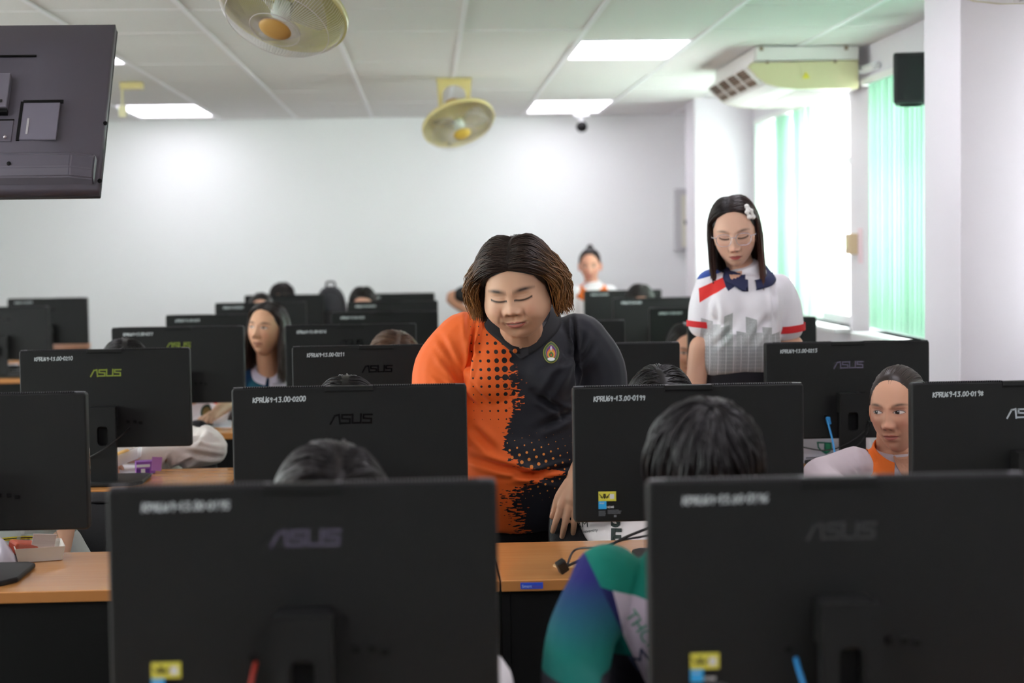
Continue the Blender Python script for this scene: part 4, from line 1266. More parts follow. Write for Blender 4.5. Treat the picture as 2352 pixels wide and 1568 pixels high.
# ---- hair (head-local, then head matrix)
HC = V3(0, 0.010, 0.008)
def sl(lam, bet, off, R=(0.0765, 0.096, 0.107)):
    return HC + V3((R[0] + off) * math.sin(lam), -(R[1] + off) * math.cos(lam) * math.cos(bet), (R[2] + off) * math.cos(lam) * math.sin(bet))
def hairline_beta(x):
    """sagittal angle of the front hairline at lateral fraction 0..1"""
    return math.radians(np.interp(x, [0, 0.5, 0.8, 1.0], [41, 36, 14, -8]))
def hair_cap(col, off=0.006, w=1.0, wob=0.0, back=-48, front=0):
    """scalp shell from the hairline to the nape"""
    nl, nb = 40, 40
    V, F = [], []
    for i in range(nl + 1):
        lam = math.radians(-88 + 176 * i / nl)
        b0 = hairline_beta(abs(i / nl * 2 - 1)) + math.radians(front); b1 = math.radians(180 - back * (1 - 0.35 * abs(i / nl * 2 - 1)))
        for j in range(nb + 1):
            b = b0 + (b1 - b0) * j / nb
            p = sl(lam, b, off * min(1, 0.25 + j / 4) + wob * math.sin(lam * 60 + 3 * math.sin(b * 3)))
            p[0] *= w
            V.append(p)
    for i in range(nl):
        for j in range(nb): F.append((i * (nb + 1) + j, (i + 1) * (nb + 1) + j, (i + 1) * (nb + 1) + j + 1, i * (nb + 1) + j + 1))
    return V, F
def hair_build(root, M, w, paths, cols, rad, cap=None, capcol='0e0b0a', seg=4, part='hair', scale=1.0):
    Vs, Fs, Cs = [], [], []
    if cap:
        v, f = cap
        Vs += [np.array(v)]; Fs += f; Cs.append(np.tile(lin(capcol), (len(v), 1)))
    off = sum(len(x) for x in Vs)
    for p, c, r in zip(paths, cols, rad):
        n = len(p)
        rr_ = [r * min(1, 0.25 + k / n * 5) * (1.0 if k < n * 0.7 else max(0.25, 1 - (k / n - 0.7) / 0.3 * 0.75)) for k in range(n)]
        v, f = tube_arrays(p, rr_, seg, False)
        Vs.append(np.array(v)); Fs += [tuple(i + off for i in t) for t in f]
        Cs.append(np.repeat(c, seg, axis=0)); off += len(v)
    V = np.vstack(Vs) * scale
    return put(part, root, xf(M, V), Fs, HAIR_M, np.vstack(Cs))
def shade(c0, c1, n, rr, k0=0.0, k1=1.0, var=0.25):
    a, b = np.array(lin(c0)), np.array(lin(c1))
    t = np.clip(np.linspace(0, 1, n) * (k1 - k0) + k0, 0, 1)[:, None]
    return (a * (1 - t) + b * t) * (1 + var * (rr.random() - 0.5) * 2)
def hair_falling(seed, n, w=1.0, part=0.0, zend=-0.25, vol=0.012, flare=0.0, root='15100e', tip='2a1a14', front=25, lend=(58, 84), wave=0.004, r=0.0021, puff=0.0, tipvar=0.02, k0=-0.3, inward=0.0, fwd=0.0, var=0.3, bmin=42):
    """hair parted on top that lies over the skull and then hangs"""
    rr = random.Random(seed)
    paths, cols, rad = [], [], []
    for q in range(n):
        lay = rr.random()
        off = 0.004 + vol * lay ** 0.8
        ze = zend + rr.uniform(-tipvar, tipvar)
        pts = []
        if rr.random() < 0.66:
            s = rr.choice((-1, 1))
            b0 = math.radians(rr.uniform(bmin, 118))
            b1 = b0 + math.radians((rr.uniform(front, 100) - math.degrees(b0)) * 0.4) if b0 < math.radians(70) else b0 + math.radians(rr.uniform(-6, 45))
            le = math.radians(rr.uniform(*lend))
            l0 = math.radians(part)
            for k in range(9):
                t = k / 8
                lam = l0 + (s * le - l0) * t
                pts.append(sl(lam, b0 + (b1 - b0) * t ** 1.3, off * min(1, 0.35 + t * 1.5)))
        else:
            s = rr.choice((-1, 1))
            lam = math.radians(rr.uniform(-66, 66)); s = 1 if lam > 0 else -1
            b0 = math.radians(rr.uniform(95, 118)); b1 = math.radians(rr.uniform(170, 186))
            for k in range(9):
                t = k / 8
                pts.append(sl(math.radians(part) * (1 - t) + lam * min(1, 0.2 + t * 1.1), b0 + (b1 - b0) * t, off * min(1, 0.35 + t * 1.5)))
        p = pts[-1].copy(); p[0] *= 1.0
        d = pts[-1] - pts[-2]; d /= np.linalg.norm(d)
        nfall = 9
        L = max(0.02, p[2] - ze)
        ph1, ph2 = rr.uniform(0, 6), rr.uniform(0, 6)
        x0, y0, z0 = p
        for k in range(1, nfall + 1):
            t = k / nfall
            ex = 0.018 * d[0] * (1 - math.exp(-4 * t)); ey = 0.018 * d[1] * (1 - math.exp(-4 * t))
            fx = s * (flare * t ** 1.5 - inward * t ** 2 + puff * math.sin(PI * min(1, t * 1.15)))
            pts.append(V3(x0 + ex + fx + wave * math.sin(ph1 + t * 5), y0 + ey + wave * math.sin(ph2 + t * 4) - fwd * t, z0 - L * t))
        pts = np.array(pts); pts[:, 0] *= w
        paths.append(pts); cols.append(shade(root, tip, len(pts), rr, k0, 1.0, var)); rad.append(r * rr.uniform(0.7, 1.3))
    return paths, cols, rad
def hair_back(seed, n, knot=(0, 0.105, -0.005), w=1.0, root='120e0d', tip='1c1512', vol=0.007, r=0.0019):
    """hair combed back from the hairline to a knot"""
    rr = random.Random(seed)
    paths, cols, rad = [], [], []
    K = V3(*knot)
    for q in range(n):
        x = rr.uniform(-1, 1)
        lam = math.radians(84 * x)
        b = hairline_beta(abs(x)) + math.radians(rr.uniform(0, 55) if rr.random() < 0.6 else rr.uniform(-1, 4))
        a = sl(lam, b, 0) - HC
        kk = K - HC
        off = 0.003 + vol * rr.random()
        na, nk = a / V3(0.0765, 0.096, 0.107), kk / V3(0.0765, 0.096, 0.107)
        na /= np.linalg.norm(na); nk /= np.linalg.norm(nk)
        om = math.acos(np.clip(na @ nk, -0.999, 0.999))
        pts = []
        for k in range(14):
            t = k / 13
            dr = (math.sin((1 - t) * om) * na + math.sin(t * om) * nk) / math.sin(om)
            pts.append(HC + dr * (V3(0.0765, 0.096, 0.107) + off * min(1, 0.3 + 2 * t)))
        pts = np.array(pts); pts[:, 0] *= w
        paths.append(pts); cols.append(shade(root, tip, 14, rr, 0, 1, 0.35)); rad.append(r * rr.uniform(0.7, 1.3))
    return paths, cols, rad
def hair_short(seed, n, w=1.0, root='0d0b0b', tip='151214', vol=0.020, r=0.0026, crown=105, low=-10, sweep=0.4, swirl=0.0, var=0.35):
    rr = random.Random(seed)
    paths, cols, rad = [], [], []
    C0 = sl(0, math.radians(crown), 0) - HC
    for q in range(n):
        az = rr.uniform(0, 2 * PI)
        front = 0.5 - 0.5 * math.cos(az - PI)            # 1 at the front
        el = math.radians(np.interp(abs((az + PI) % (2 * PI) - PI), [0, 1.1, 1.7, PI], [25, 2, -18, -32])) + rr.uniform(-0.1, 0.15)
        na = C0 / V3(0.0765, 0.096, 0.107); na /= np.linalg.norm(na)
        nk = V3(math.cos(el) * math.sin(az), -math.cos(el) * math.cos(az), math.sin(el))
        om = math.acos(np.clip(na @ nk, -0.999, 0.999))
        t0 = rr.uniform(0, 0.55); t1 = min(1.04, t0 + rr.uniform(0.35, 0.65))
        off = 0.006 + vol * rr.random()
        pts = []
        sw = rr.uniform(-0.15, 0.15) + swirl
        for k in range(11):
            t = t0 + (t1 - t0) * k / 10
            dr = (math.sin((1 - t) * om) * na + math.sin(t * om) * nk) / math.sin(om)
            a = sw * (k / 10)
            dr = V3(dr[0] * math.cos(a) - dr[1] * math.sin(a), dr[0] * math.sin(a) + dr[1] * math.cos(a), dr[2])
            lift = off * (0.35 + 0.65 * math.sin(PI * min(1, 0.15 + k / 10 * 0.75)))
            pts.append(HC + dr * (V3(0.0765, 0.096, 0.107) + lift))
        pts = np.array(pts); pts[:, 0] *= w
        paths.append(pts); cols.append(shade(root, tip, 11, rr, 0, 1, var)); rad.append(r * rr.uniform(0.7, 1.4))
    return paths, cols, rad

def collar_arrays(c, rn, fold=0.042, gap=34, drop=0.035, rise=0.012, back=1.0, lat=0.0, n=60, foldft=0.35, tips=0.02, th=0.0025, spread=0.018):
    """fold-over polo collar around the neck centre c (world), open at the front by +-gap degrees"""
    V, F = [], []
    rows = []
    for i in range(n + 1):
        a = math.radians(gap + (360 - 2 * gap) * i / n)
        ft = (0.5 + 0.5 * math.cos(a))                  # 1 at the front
        dx, dy = math.sin(a), -math.cos(a)
        zt = c[2] + rise * (1 - ft) - drop * ft ** 2
        p = lambda r, z: V3(c[0] + dx * r[0], c[1] + dy * r[1], z)
        r0 = (rn[0], rn[1]); r1 = (rn[0] + 0.006, rn[1] + 0.006)
        sp = spread + tips * ft
        r2 = (rn[0] + sp, rn[1] + sp)
        fo = fold * (1 + foldft * ft)
        rows.append([p(r0, zt - 0.03), p(r0, zt), p((rn[0] + 0.003, rn[1] + 0.003), zt + 0.004), p(r1, zt)] + [p((r1[0] + (r2[0] - r1[0]) * q, r1[1] + (r2[1] - r1[1]) * q), zt - fo * q ** 1.15) for q in (0.25, 0.5, 0.75, 1.0)] + [p((r2[0] - th, r2[1] - th), zt - fo - 0.001), p((r1[0] - th, r1[1] - th), zt - 0.004)])
    m = len(rows[0])
    for r in rows: V += r
    for i in range(n):
        for j in range(m - 1): F.append((i * m + j, (i + 1) * m + j, (i + 1) * m + j + 1, i * m + j + 1))
    return V, F

def outside(V, sv, sf, c=None, m=10, gap=0.005):
    """lays the outer rows of a collar on the shirt: lifted onto the shoulders or moved out of the chest, whichever is nearer"""
    b = BVHTree.FromPolygons([Vector(v) for v in sv], sf)
    V = [np.array(v) for v in V]
    if c is None: c = np.mean(V, axis=0)
    out = []
    for i, v in enumerate(V):
        g = (None, 0.002, 0.004, gap, gap, gap, gap, gap, gap * 0.5, None)[i % m]
        if g is not None:
            p = Vector(v)
            for it in range(3):
                loc, nn, _, dist = b.find_nearest(p)
                sd = (p - loc).dot(nn)
                if sd >= g * 0.9: break
                if sd > -0.004: p = loc + nn * g; continue
                rad = Vector((p.x - c[0], p.y - c[1], 0)).normalized()
                best = None
                for d in (Vector((0, 0, 1)), rad, (rad + Vector((0, 0, 0.7))).normalized()):
                    h = b.ray_cast(p, d)
                    if h[0] is not None and (best is None or h[3] < best[0]): best = (h[3], h[0] + d * g)
                if best is None: break
                p = best[1]
            v = np.array(p)
        out.append(v)
    # even out neighbours along the collar
    A = np.array(out).reshape(-1, m, 3)
    for _ in range(3):
        B = A.copy(); B[1:-1, 3:9] = 0.5 * A[1:-1, 3:9] + 0.25 * (A[:-2, 3:9] + A[2:, 3:9]); A = B
    return [p for p in A.reshape(-1, 3)]
# ---- office chair
M_LEATHER = mat('black_leather', '101013', 0.42, 0.4, bump=0.5, bscale=260)
M_CHROME = mat('chair_metal', '3a3a3e', 0.3, metal=0.8)
chair_proto = None
def chair(x, y, label, rz=0.0):
    """office chair whose sitter looks towards -y; origin on the floor under the seat"""
    global chair_proto
    if chair_proto is not None:
        r = copy_tree(chair_proto, (x, y, 0), rz); r['label'] = label; return r
    r = chair_proto = empty('office_chair', (x, y, 0), rz, label, 'chair', 'black leather office chairs')
    bm = bmesh.new(); box(bm, (0, 0, 0.425), (0.47, 0.45, 0.07), bev=0.028, seg=4); o = bobj('seat', bm, M_LEATHER, r); smooth_me(o.data)
    V, F = loft([((0, 0.215, 0.50), 0.19, 0.022), ((0, 0.225, 0.53), 0.225, 0.036), ((0, 0.235, 0.60), 0.235, 0.042), ((0, 0.25, 0.70), 0.235, 0.040), ((0, 0.265, 0.775), 0.225, 0.032), ((0, 0.27, 0.80), 0.205, 0.016)], 40, sq=4.0)
    aobj('backrest', V, F, M_LEATHER, r)
    V, F = join_arrays([tube_arrays([V3(s * 0.205, 0.225, 0.775), V3(s * 0.0, 0.231, 0.782)], 0.004, 6) for s in (-1, 1)]); aobj('piping', V, F, M_LEATHER, r)
    bm = bmesh.new(); box(bm, (0, 0.285, 0.49), (0.06, 0.012, 0.30), (0.12, 0, 0), bev=0.003); box(bm, (0, 0.20, 0.365), (0.06, 0.16, 0.012)); bobj('back_bracket', bm, M_CHROME, r)
    V, F = lathe_arrays([(0.0, 0.10), (0.035, 0.10), (0.035, 0.22), (0.025, 0.225), (0.025, 0.385), (0.0, 0.385)], 16); aobj('gas_lift', V, F, M_CHROME, r)
    for k in range(5):
        a = 2 * PI * k / 5 + 0.3
        d = V3(math.cos(a), math.sin(a), 0)
        V, F = tube_arrays([d * 0.02 + V3(0, 0, 0.11), d * 0.12 + V3(0, 0, 0.095), d * 0.22 + V3(0, 0, 0.075)], [0.022, 0.018, 0.014], 8)
        lg = aobj('leg', V, F, M_BLACKPL, r)
        V, F = lathe_arrays([(0, -0.018), (0.024, -0.018), (0.026, 0), (0.024, 0.018), (0, 0.018)], 14, Matrix.Translation(Vector(d * 0.22) + Vector((0, 0, 0.027))) @ Euler((PI / 2, 0, a)).to_matrix().to_4x4()); aobj('caster', V, F, M_DARK, lg)
    return r
# ------------------------------------------------------------------ the standing woman in the orange and black polo
def px2(n): pass
YB1 = 5.08                                       # depth of her body
def W1(x, y, dy=0.0): return np.array(P(x, y, YB1 + dy))
root = empty('person', (W1(1195, 900)[0], YB1, 0), 0, 'person in orange and black polo bending over the second row, hand on a chair', 'person')
# ---- head
hs = dict(w=1.01, long=0.10, fold=0.8, browt=0.0048, browl=0.0265, smile=0.0030, eyew=0.019, jaw=0.10, cheek=0.017, bridge=0.42, nzo=0.006, crease=0.0008, lidline=0.15, lipt=1.25, nose=1.28, eyes='down', skin='d3a88b', flush='c4806c', lip='a85552', lipk=0.8, mouth=0.0265, open=0.0013, brow=1.0, browc='33261f', chin=0.004, scale=1.06, lid=0.12, lidc='a87a66')
HM1 = head_matrix(P(1187, 664, 4.74), -14, 16, -5)
hV, hF, hC = head_arrays(hs, 1.35)
hV = xf(HM1, hV)
nb = W1(1203, 790, 0.02)
hc = np.array(HM1.translation)
neck = limb([hc + V3(0, 0.05, -0.04), hc * 0.45 + nb * 0.55 + V3(0, 0.02, 0), nb + V3(0, 0.01, -0.07)], [0.064, 0.060, 0.070])
# arm ends and hand: image-right hand rests on the chair back
elR, wrR = W1(1385, 1010, -0.06), np.array(P(1327, 1092, 4.81))
hnd = hand(wrR, V3(-0.20, -0.22, -0.95), V3(0.1, 1.0, -0.1), side=-1, size=1.04, curl=(16, 14, 10), spread=6, thumb=30)
elL, wrL = W1(985, 990, -0.10), W1(1000, 1070, -0.36)
hndL = hand(wrL, V3(0.35, -0.75, -0.35), V3(0, -0.3, -0.9), side=-1, curl=(10, 12, 10))
skinp = [neck, limb([elR + V3(-0.01, 0.01, 0.10), elR, (elR + wrR) / 2, wrR], [0.050, 0.047, 0.041, 0.029])] + hnd + [limb([elL + V3(0, 0, 0.08), elL, (elL + wrL) / 2, wrL], [0.05, 0.047, 0.04, 0.029])] + hndL
sV, sF, sN = solid_arrays(skinp, 0.0032, 3)
skin_c = np.array(lin('d0a284'))
sC = np.tile(skin_c, (len(sV), 1)) * (1 + 0.05 * np.sin(sV * 60).sum(1))[:, None]
V, F = list(hV), list(hF)
o_ = len(V)
put('body', root, np.vstack([hV, sV]), hF + [tuple(i + o_ for i in f) for f in sF], SKIN_M, np.vstack([hC, sC]))
# nails of the visible hand are small shells on the finger ends
# ---- shirt
shL, shR = W1(1047, 792, 0.0), W1(1352, 792, 0.0)
tor = [(W1(1195, 1178, 0.02), 0.185, 0.135), (W1(1195, 1150, 0.01), 0.192, 0.145), (W1(1195, 1075, -0.005), 0.196, 0.158), (W1(1196, 990, 0.0), 0.188, 0.150), (W1(1197, 890, 0.0), 0.178, 0.138), (W1(1199, 800, 0.0), 0.185, 0.118), (W1(1200, 752, 0.005), 0.145, 0.095), (W1(1201, 716, 0.0), 0.088, 0.076), (W1(1202, 698, -0.005), 0.074, 0.070)]
tp = loft(tor, 36, n=4, sq=2.3)
slL = limb([shL + V3(0.03, 0, 0.004), W1(1018, 850, -0.01), W1(1012, 930, -0.06)], [0.088, 0.083, 0.076])
slR = limb([shR + V3(-0.03, 0, 0.004), W1(1372, 850, 0.0), W1(1380, 945, -0.02)], [0.088, 0.083, 0.076])
bust = [ellipsoid(W1(1140, 870, -0.095), (0.085, 0.06, 0.085)), ellipsoid(W1(1255, 870, -0.095), (0.085, 0.06, 0.085)), ellipsoid(W1(1197, 1055, -0.06), (0.16, 0.11, 0.13))]
tv, tf, tn = solid_arrays([tp, slL, slR] + bust, 0.0055, 7)
tv = folds(tv, tn, 0.0075, 3, 8, (0.55, 0.1, -0.8))
# a few deep creases: under the bust and across the belly
def crease(V, Nn, p, q, wd, dp):
    p, q = np.array(p), np.array(q); d = q - p; L2 = d @ d
    t = np.clip(((V - p) @ d) / L2, 0, 1)
    dist = np.linalg.norm((V - p - t[:, None] * d) * V3(1, 0.10, 1), axis=1)
    return V - Nn * (1.5 * dp * np.exp(-(dist / wd) ** 2) * np.sin(PI * np.clip(t, 0.04, 0.96)))[:, None] + Nn * (0.9 * dp * np.exp(-((dist - 1.7 * wd) / wd) ** 2) * np.sin(PI * np.clip(t, 0.04, 0.96)))[:, None]
fr = -0.15
for a, b, wd, dp in ((W1(1094, 712, -.07), W1(1073, 885, -.08), 0.006, 0.013), (W1(1316, 720, -.07), W1(1322, 890, -.08), 0.006, 0.013), (W1(1005, 800, -.05), W1(1068, 900, -.06), 0.009, 0.009), (W1(1000, 860, -.05), W1(1060, 915, -.06), 0.008, 0.008), (W1(1120, 930, -.14), W1(1075, 870, -.1), 0.009, 0.008), (W1(1225, 900, -.14), W1(1310, 960, -.1), 0.010, 0.010), (W1(1240, 850, -.14), W1(1300, 830, -.1), 0.009, 0.008), (W1(1065, 1050, fr), W1(1290, 1105, fr), 0.010, 0.012), (W1(1150, 1098, fr), W1(1330, 1070, fr), 0.008, 0.009), (W1(1075, 700, -.05), W1(1085, 860, -.08), 0.009, 0.008),
                     (W1(1010, 770, -.05), W1(1065, 880, -.05), 0.010, 0.008), (W1(1340, 750, -.05), W1(1300, 900, -.08), 0.012, 0.010), (W1(1310, 800, -.08), W1(1240, 930, -.13), 0.012, 0.009),
                     (W1(1080, 980, fr), W1(1140, 1040, fr), 0.012, 0.009), (W1(1360, 790, -.06), W1(1320, 860, -.08), 0.01, 0.008), (W1(1235, 985, fr), W1(1330, 940, -.1), 0.012, 0.009)):
    tv = crease(tv, tn, a, b, wd, dp)
M_P1 = mat('orange_black_polo', 'e8632a', 0.62, 0.3, sheen=0.1, bump=0.15, bscale=900)
def polo_nodes():
    nt = M_P1.node_tree; N.nt = nt
    x, y, z = N.coords()
    s = 1 / 0.001205
    px = x * s + 1195.0
    py = (z * -1.0 + 1.5) * s + 555.0
    n1 = N.noise(px * 0.010, py * 0.035, 0.0, 6, 5) - 0.5
    n2 = N.noise(px * 0.02, py * 0.02, 3.0, 4, 4) - 0.5
    k = N.curve(py, [(600, .0), (690, .06), (760, .20), (800, .325), (840, .39), (870, .35), (900, .40), (945, .39), (965, .30), (1000, .26), (1030, .24), (1050, .325), (1070, .42), (1078, .60), (1086, .97), (1094, .93), (1104, .60), (1118, .46), (1140, .30), (1160, .34), (1200, .4)], 600, 1200)
    xb = k * 200.0 + 1100.0
    rag = N.curve(py, [(600, .02), (830, .05), (865, .9), (930, .7), (960, .22), (1035, .22), (1070, .6), (1110, 1), (1150, 1), (1200, 1)], 600, 1200)
    edge = px - xb + (n1 * 210.0 + n2 * 50.0) * rag
    black = edge.gt(0.0)
    # dark dots on the orange half
    def dots(sx, sy, ang, ox, oy):
        ca, sa = math.cos(ang), math.sin(ang)
        u = ((px - ox) * ca + (py - oy) * sa) / sx
        v = ((py - oy) * ca - (px - ox) * sa) / sy
        fu = u.mod(1.0) - 0.5; fv = v.mod(1.0) - 0.5
        return ((fu * sx) * (fu * sx) + (fv * sy) * (fv * sy)).sqrt()
    d1 = dots(18.5, 19.5, -0.02, 1086, 700)
    rx = N.curve(px, [(1060, 0), (1075, .22), (1110, .42), (1150, .75), (1190, .8), (1300, .8)], 1060, 1300)
    ry = N.curve(py, [(600, 0), (700, .0), (740, .35), (800, .75), (860, 1), (890, .7), (940, .45), (975, .12), (990, 0), (1200, 0)], 600, 1200)
    dk = d1.lt(rx * ry * 10.0)
    # orange dots on the black half
    d2 = dots(18.0, 17.0, -0.30, 1180, 1000)
    r2x = N.curve(px, [(1100, .9), (1190, 1), (1260, .8), (1320, .2), (1400, 0)], 1100, 1400)
    r2y = N.curve(py, [(900, 0), (985, 0), (1010, .25), (1045, .75), (1068, .95), (1085, .8), (1105, .8), (1135, .35), (1160, 0), (1200, 0)], 900, 1200)
    og = d2.lt(r2x * r2y * 4.6)
    front = y.lt(0.05)
    onblack = N.mix(og * front, '1b1d25', 'e08a3c')
    onor = N.mix(dk * front, 'ee6a26', '1b1c22')
    hem = px.gt(1060)
    c = N.mix(black, onor, onblack)
    nt.links.new(c.s, nt.nodes['Principled BSDF'].inputs['Base Color'])
polo_nodes()
shirt1 = put('polo_shirt', root, tv, tf, M_P1)
# hem and cuffs as rings
def ring_arrays(V, plane_p, plane_n): pass
cuff = tube_arrays([W1(1012, 920, -0.05), W1(1012, 938, -0.065)], [0.0795, 0.079], 24, False)
put('cuff', root, *cuff, mat('black_knit', '17171c', 0.8))
cuff = tube_arrays([W1(1380, 938, -0.02), W1(1381, 955, -0.025)], [0.0795, 0.079], 24, False)
put('cuff', root, *cuff, bpy.data.materials['black_knit'])
# collar with orange stripe
cc = W1(1198, 688, -0.015)
V, F = collar_arrays(cc, (0.071, 0.074), fold=0.042, gap=6, drop=0.118, rise=0.02, tips=-0.026, foldft=-0.25, spread=0.050)
V = outside(V, tv, tf, cc)
put('collar', root, V, F, bpy.data.materials['black_knit'])
V2 = np.array(V).reshape(-1, 10, 3)
line = [r[6] * 0.5 + r[7] * 0.5 for r in V2]
ctr = np.array(cc)
line = [p + (p - ctr) * V3(1, 1, 0) * 0.012 for p in line][36:50]
put('collar_stripe', root, *tube_arrays(line, 0.0022, 6), mat('orange_stripe', 'e8862e', 0.7))
# open placket: skin triangle with dark facing and an orange button
bv = BVHTree.FromPolygons([Vector(v) for v in tv], tf)
def onto(V, x, y, lift=0.002):
    o_ = Vector(P(x, y, 4.2)); d = (o_ - CAM).normalized()
    h = bv.ray_cast(o_, d)
    return np.array(h[0] - d * lift) if h[0] is not None else None
def patch(poly, name, m, lift=0.003, n=10, par=None, col=None):
    """flat patch laid on the shirt front: polygon in picture coordinates, filled as a fan grid"""
    cx, cy = np.mean([p[0] for p in poly]), np.mean([p[1] for p in poly])
    V, F = [], []
    m_ = len(poly)
    for i in range(n + 1):
        t = i / n
        for (x, y) in poly:
            q = onto(None, cx + (x - cx) * t, cy + (y - cy) * t, lift)
            if q is None: q = V[-1] if V else np.array(P(cx, cy, 4.95))
            V.append(q)
    F = grid_faces(n + 1, m_)
    # back skirt for thickness
    o0 = len(V)
    for k in range(m_): V.append(V[n * m_ + k] + V3(0, 0.0035, 0))
    for k in range(m_): F.append((n * m_ + k, n * m_ + (k + 1) % m_, o0 + (k + 1) % m_, o0 + k))
    return put(name, root if par is None else par, V, F, m)
M_FACING = mat('black_facing', '1f1e24', 0.6)
dense = lambda pts, k=6: [tuple(np.array(pts[i]) + (np.array(pts[(i + 1) % len(pts)]) - np.array(pts[i])) * j / k) for i in range(len(pts)) for j in range(k)]
patch(dense([(1158, 745), (1225, 745), (1262, 735), (1276, 745), (1215, 815), (1197, 826), (1182, 812)]), 'placket', M_FACING, 0.004)
patch(dense([(1172, 752), (1232, 750), (1228, 768), (1198, 800), (1194, 801)]), 'neck_opening', mat('chest_skin', 'b98c6e', 0.5), 0.0075)
b_ = onto(None, 1183, 806, 0.010)
V, F = lathe_arrays([(0, -0.002), (0.006, -0.002), (0.0065, 0), (0.006, 0.002), (0.003, 0.0025), (0, 0.002)], 16, Matrix.Translation(Vector(b_)) @ Euler((PI / 2, 0, 0)).to_matrix().to_4x4())
put('button', root, V, F, mat('orange_button', 'c8651e', 0.4))
# crest: pointed oval, layers of small patches
def leaf(cx, cy, rx, ry, n=28):
    out = []
    for k in range(n):
        a = 2 * PI * k / n
        x, y = math.sin(a), -math.cos(a)
        if y < 0: x *= 1 - 0.42 * (-y) ** 2.2
        out.append((cx + rx * x, cy + ry * y))
    return out
cx_, cy_ = 1266, 809
def lmat(nm, c): return mat(nm, c, 0.6)
cr = patch(leaf(cx_, cy_, 18.5, 25), 'crest', lmat('crest_gold', '9c9a3a'), 0.003)
cr['label'] = 'small pointed oval crest with flame on the chest'
for nm, rx, ry, c, dy in (('crest_ring', 17.3, 23.6, '46603a', 0), ('crest_rim', 12.8, 18.2, 'b0a24a', 0), ('crest_field', 12.0, 17.2, '5a2f78', 0), ('crest_flame', 9.6, 13.0, 'd8743a', 2.5), ('crest_glow', 7.0, 9.6, 'c9a83c', 4), ('crest_orb', 5.2, 6.2, '3c6a3a', 5), ('crest_seed', 1.8, 3.4, 'c8552c', 6)):
    o = patch(leaf(cx_, cy_ + dy, rx, ry), nm, lmat(nm, c), 0.0036 + 0.0006 * (19 - rx) / 3, 6)
    o.parent = cr
o = patch([(cx_ + 8.5 * math.cos(2 * PI * k / 20), cy_ + 15.5 + 4 * math.sin(2 * PI * k / 20)) for k in range(20)], 'crest_cloud', lmat('crest_cloud', 'd8dada'), 0.0072, 5); o.parent = cr
o = patch(leaf(cx_, cy_ - 9.5, 2.4, 5.5, 16), 'crest_tip', lmat('crest_tip', 'c9c4d4'), 0.0072, 4); o.parent = cr
# ---- trousers
hipz = W1(1195, 1160)[2]
lt = [loft([(V3(root.location.x + s * 0.10, YB1 + 0.03, 0.05), 0.075, 0.09), (V3(root.location.x + s * 0.10, YB1 + 0.03, 0.25), 0.08, 0.09), (V3(root.location.x + s * 0.10, YB1 + 0.02, 0.48), 0.09, 0.10), (V3(root.location.x + s * 0.095, YB1 + 0.03, 0.75), 0.115, 0.13)], 24) for s in (-1, 1)]
lt.append(loft([(V3(root.location.x, YB1 + 0.04, 0.66), 0.19, 0.14), (V3(root.location.x, YB1 + 0.03, 0.78), 0.195, 0.148), (V3(root.location.x, YB1 + 0.02, 0.86), 0.185, 0.14)], 32))
v, f, n_ = solid_arrays(lt, 0.009, 3)
v = folds(v, n_, 0.004, 8, 9, (0.3, 0, 1))
put('trousers', root, v, f, mat('black_trousers', '141317', 0.75, 0.25))
for s in (-1, 1):
    V, F = loft([(V3(root.location.x + s * 0.10, YB1 + 0.10, 0.045), 0.035, 0.04), (V3(root.location.x + s * 0.10, YB1 + 0.02, 0.045), 0.045, 0.043), (V3(root.location.x + s * 0.105, YB1 - 0.08, 0.035), 0.045, 0.032), (V3(root.location.x + s * 0.11, YB1 - 0.14, 0.028), 0.03, 0.022)], 18)
    put('shoe', root, V, F, M_LEATHER)
# ---- hair: chin length bob, parted in the middle, brown to gold ends
pa = hair_falling(11, 3200, w=1.05, part=2, zend=-0.034, vol=0.028, flare=0.014, puff=0.014, root='2e2018', tip='9a6a38', front=8, bmin=34, lend=(52, 84), wave=0.005, r=0.00135, tipvar=0.04, k0=-0.35, var=0.22)
pb = hair_falling(12, 800, w=1.0, part=2, zend=-0.062, vol=0.012, flare=0.010, root='120c09', tip='2e1d12', front=45, lend=(60, 84), wave=0.004, r=0.0018, tipvar=0.02, k0=-0.4, var=0.3)  # inner strands coloured darker to stand for shade inside the bob
rr_h = random.Random(5)
for p, c in zip(pa[0], pa[1]):
    if rr_h.random() < 0.3: c *= 0.65
hair_build(root, HM1, 1.1, pa[0] + pb[0], pa[1] + pb[1], pa[2] + pb[2], cap=hair_cap(None, 0.012, 1.09, front=-7), capcol='1a110c', scale=1.07)
# ------------------------------------------------------------------ the standing woman with glasses
Y2 = 5.98
def W2(x, y, dy=0.0): return np.array(P(x, y, Y2 + dy))
root = empty('person', (W2(1705, 800)[0], Y2, 0), 0, 'person with long hair and glasses standing in white polo with red cuffs', 'person')
hs = dict(w=0.94, jaw=0.30, bridge=0.8, nose=0.92, eyes='down', skin='e0b49c', flush='d88c7c', lip='b8464a', lipk=0.85, mouth=0.0205, brow=0.75, browc='3a2a24', chin=0.006, scale=1.0, lid=0.15, lidc='b07a6c')
HM2 = head_matrix(P(1687, 534, Y2 - 0.06), -12, 12, -4)
hV, hF, hC = head_arrays(hs, 1.15)
hV = xf(HM2, hV)
hc = np.array(HM2.translation)
neckb = W2(1712, 655, 0.02)
skinp = [limb([hc + V3(0, 0.045, -0.05), (hc + neckb) / 2 + V3(0, 0.03, 0), neckb, neckb + V3(0, 0.01, -0.06)], [0.048, 0.046, 0.052, 0.07])]
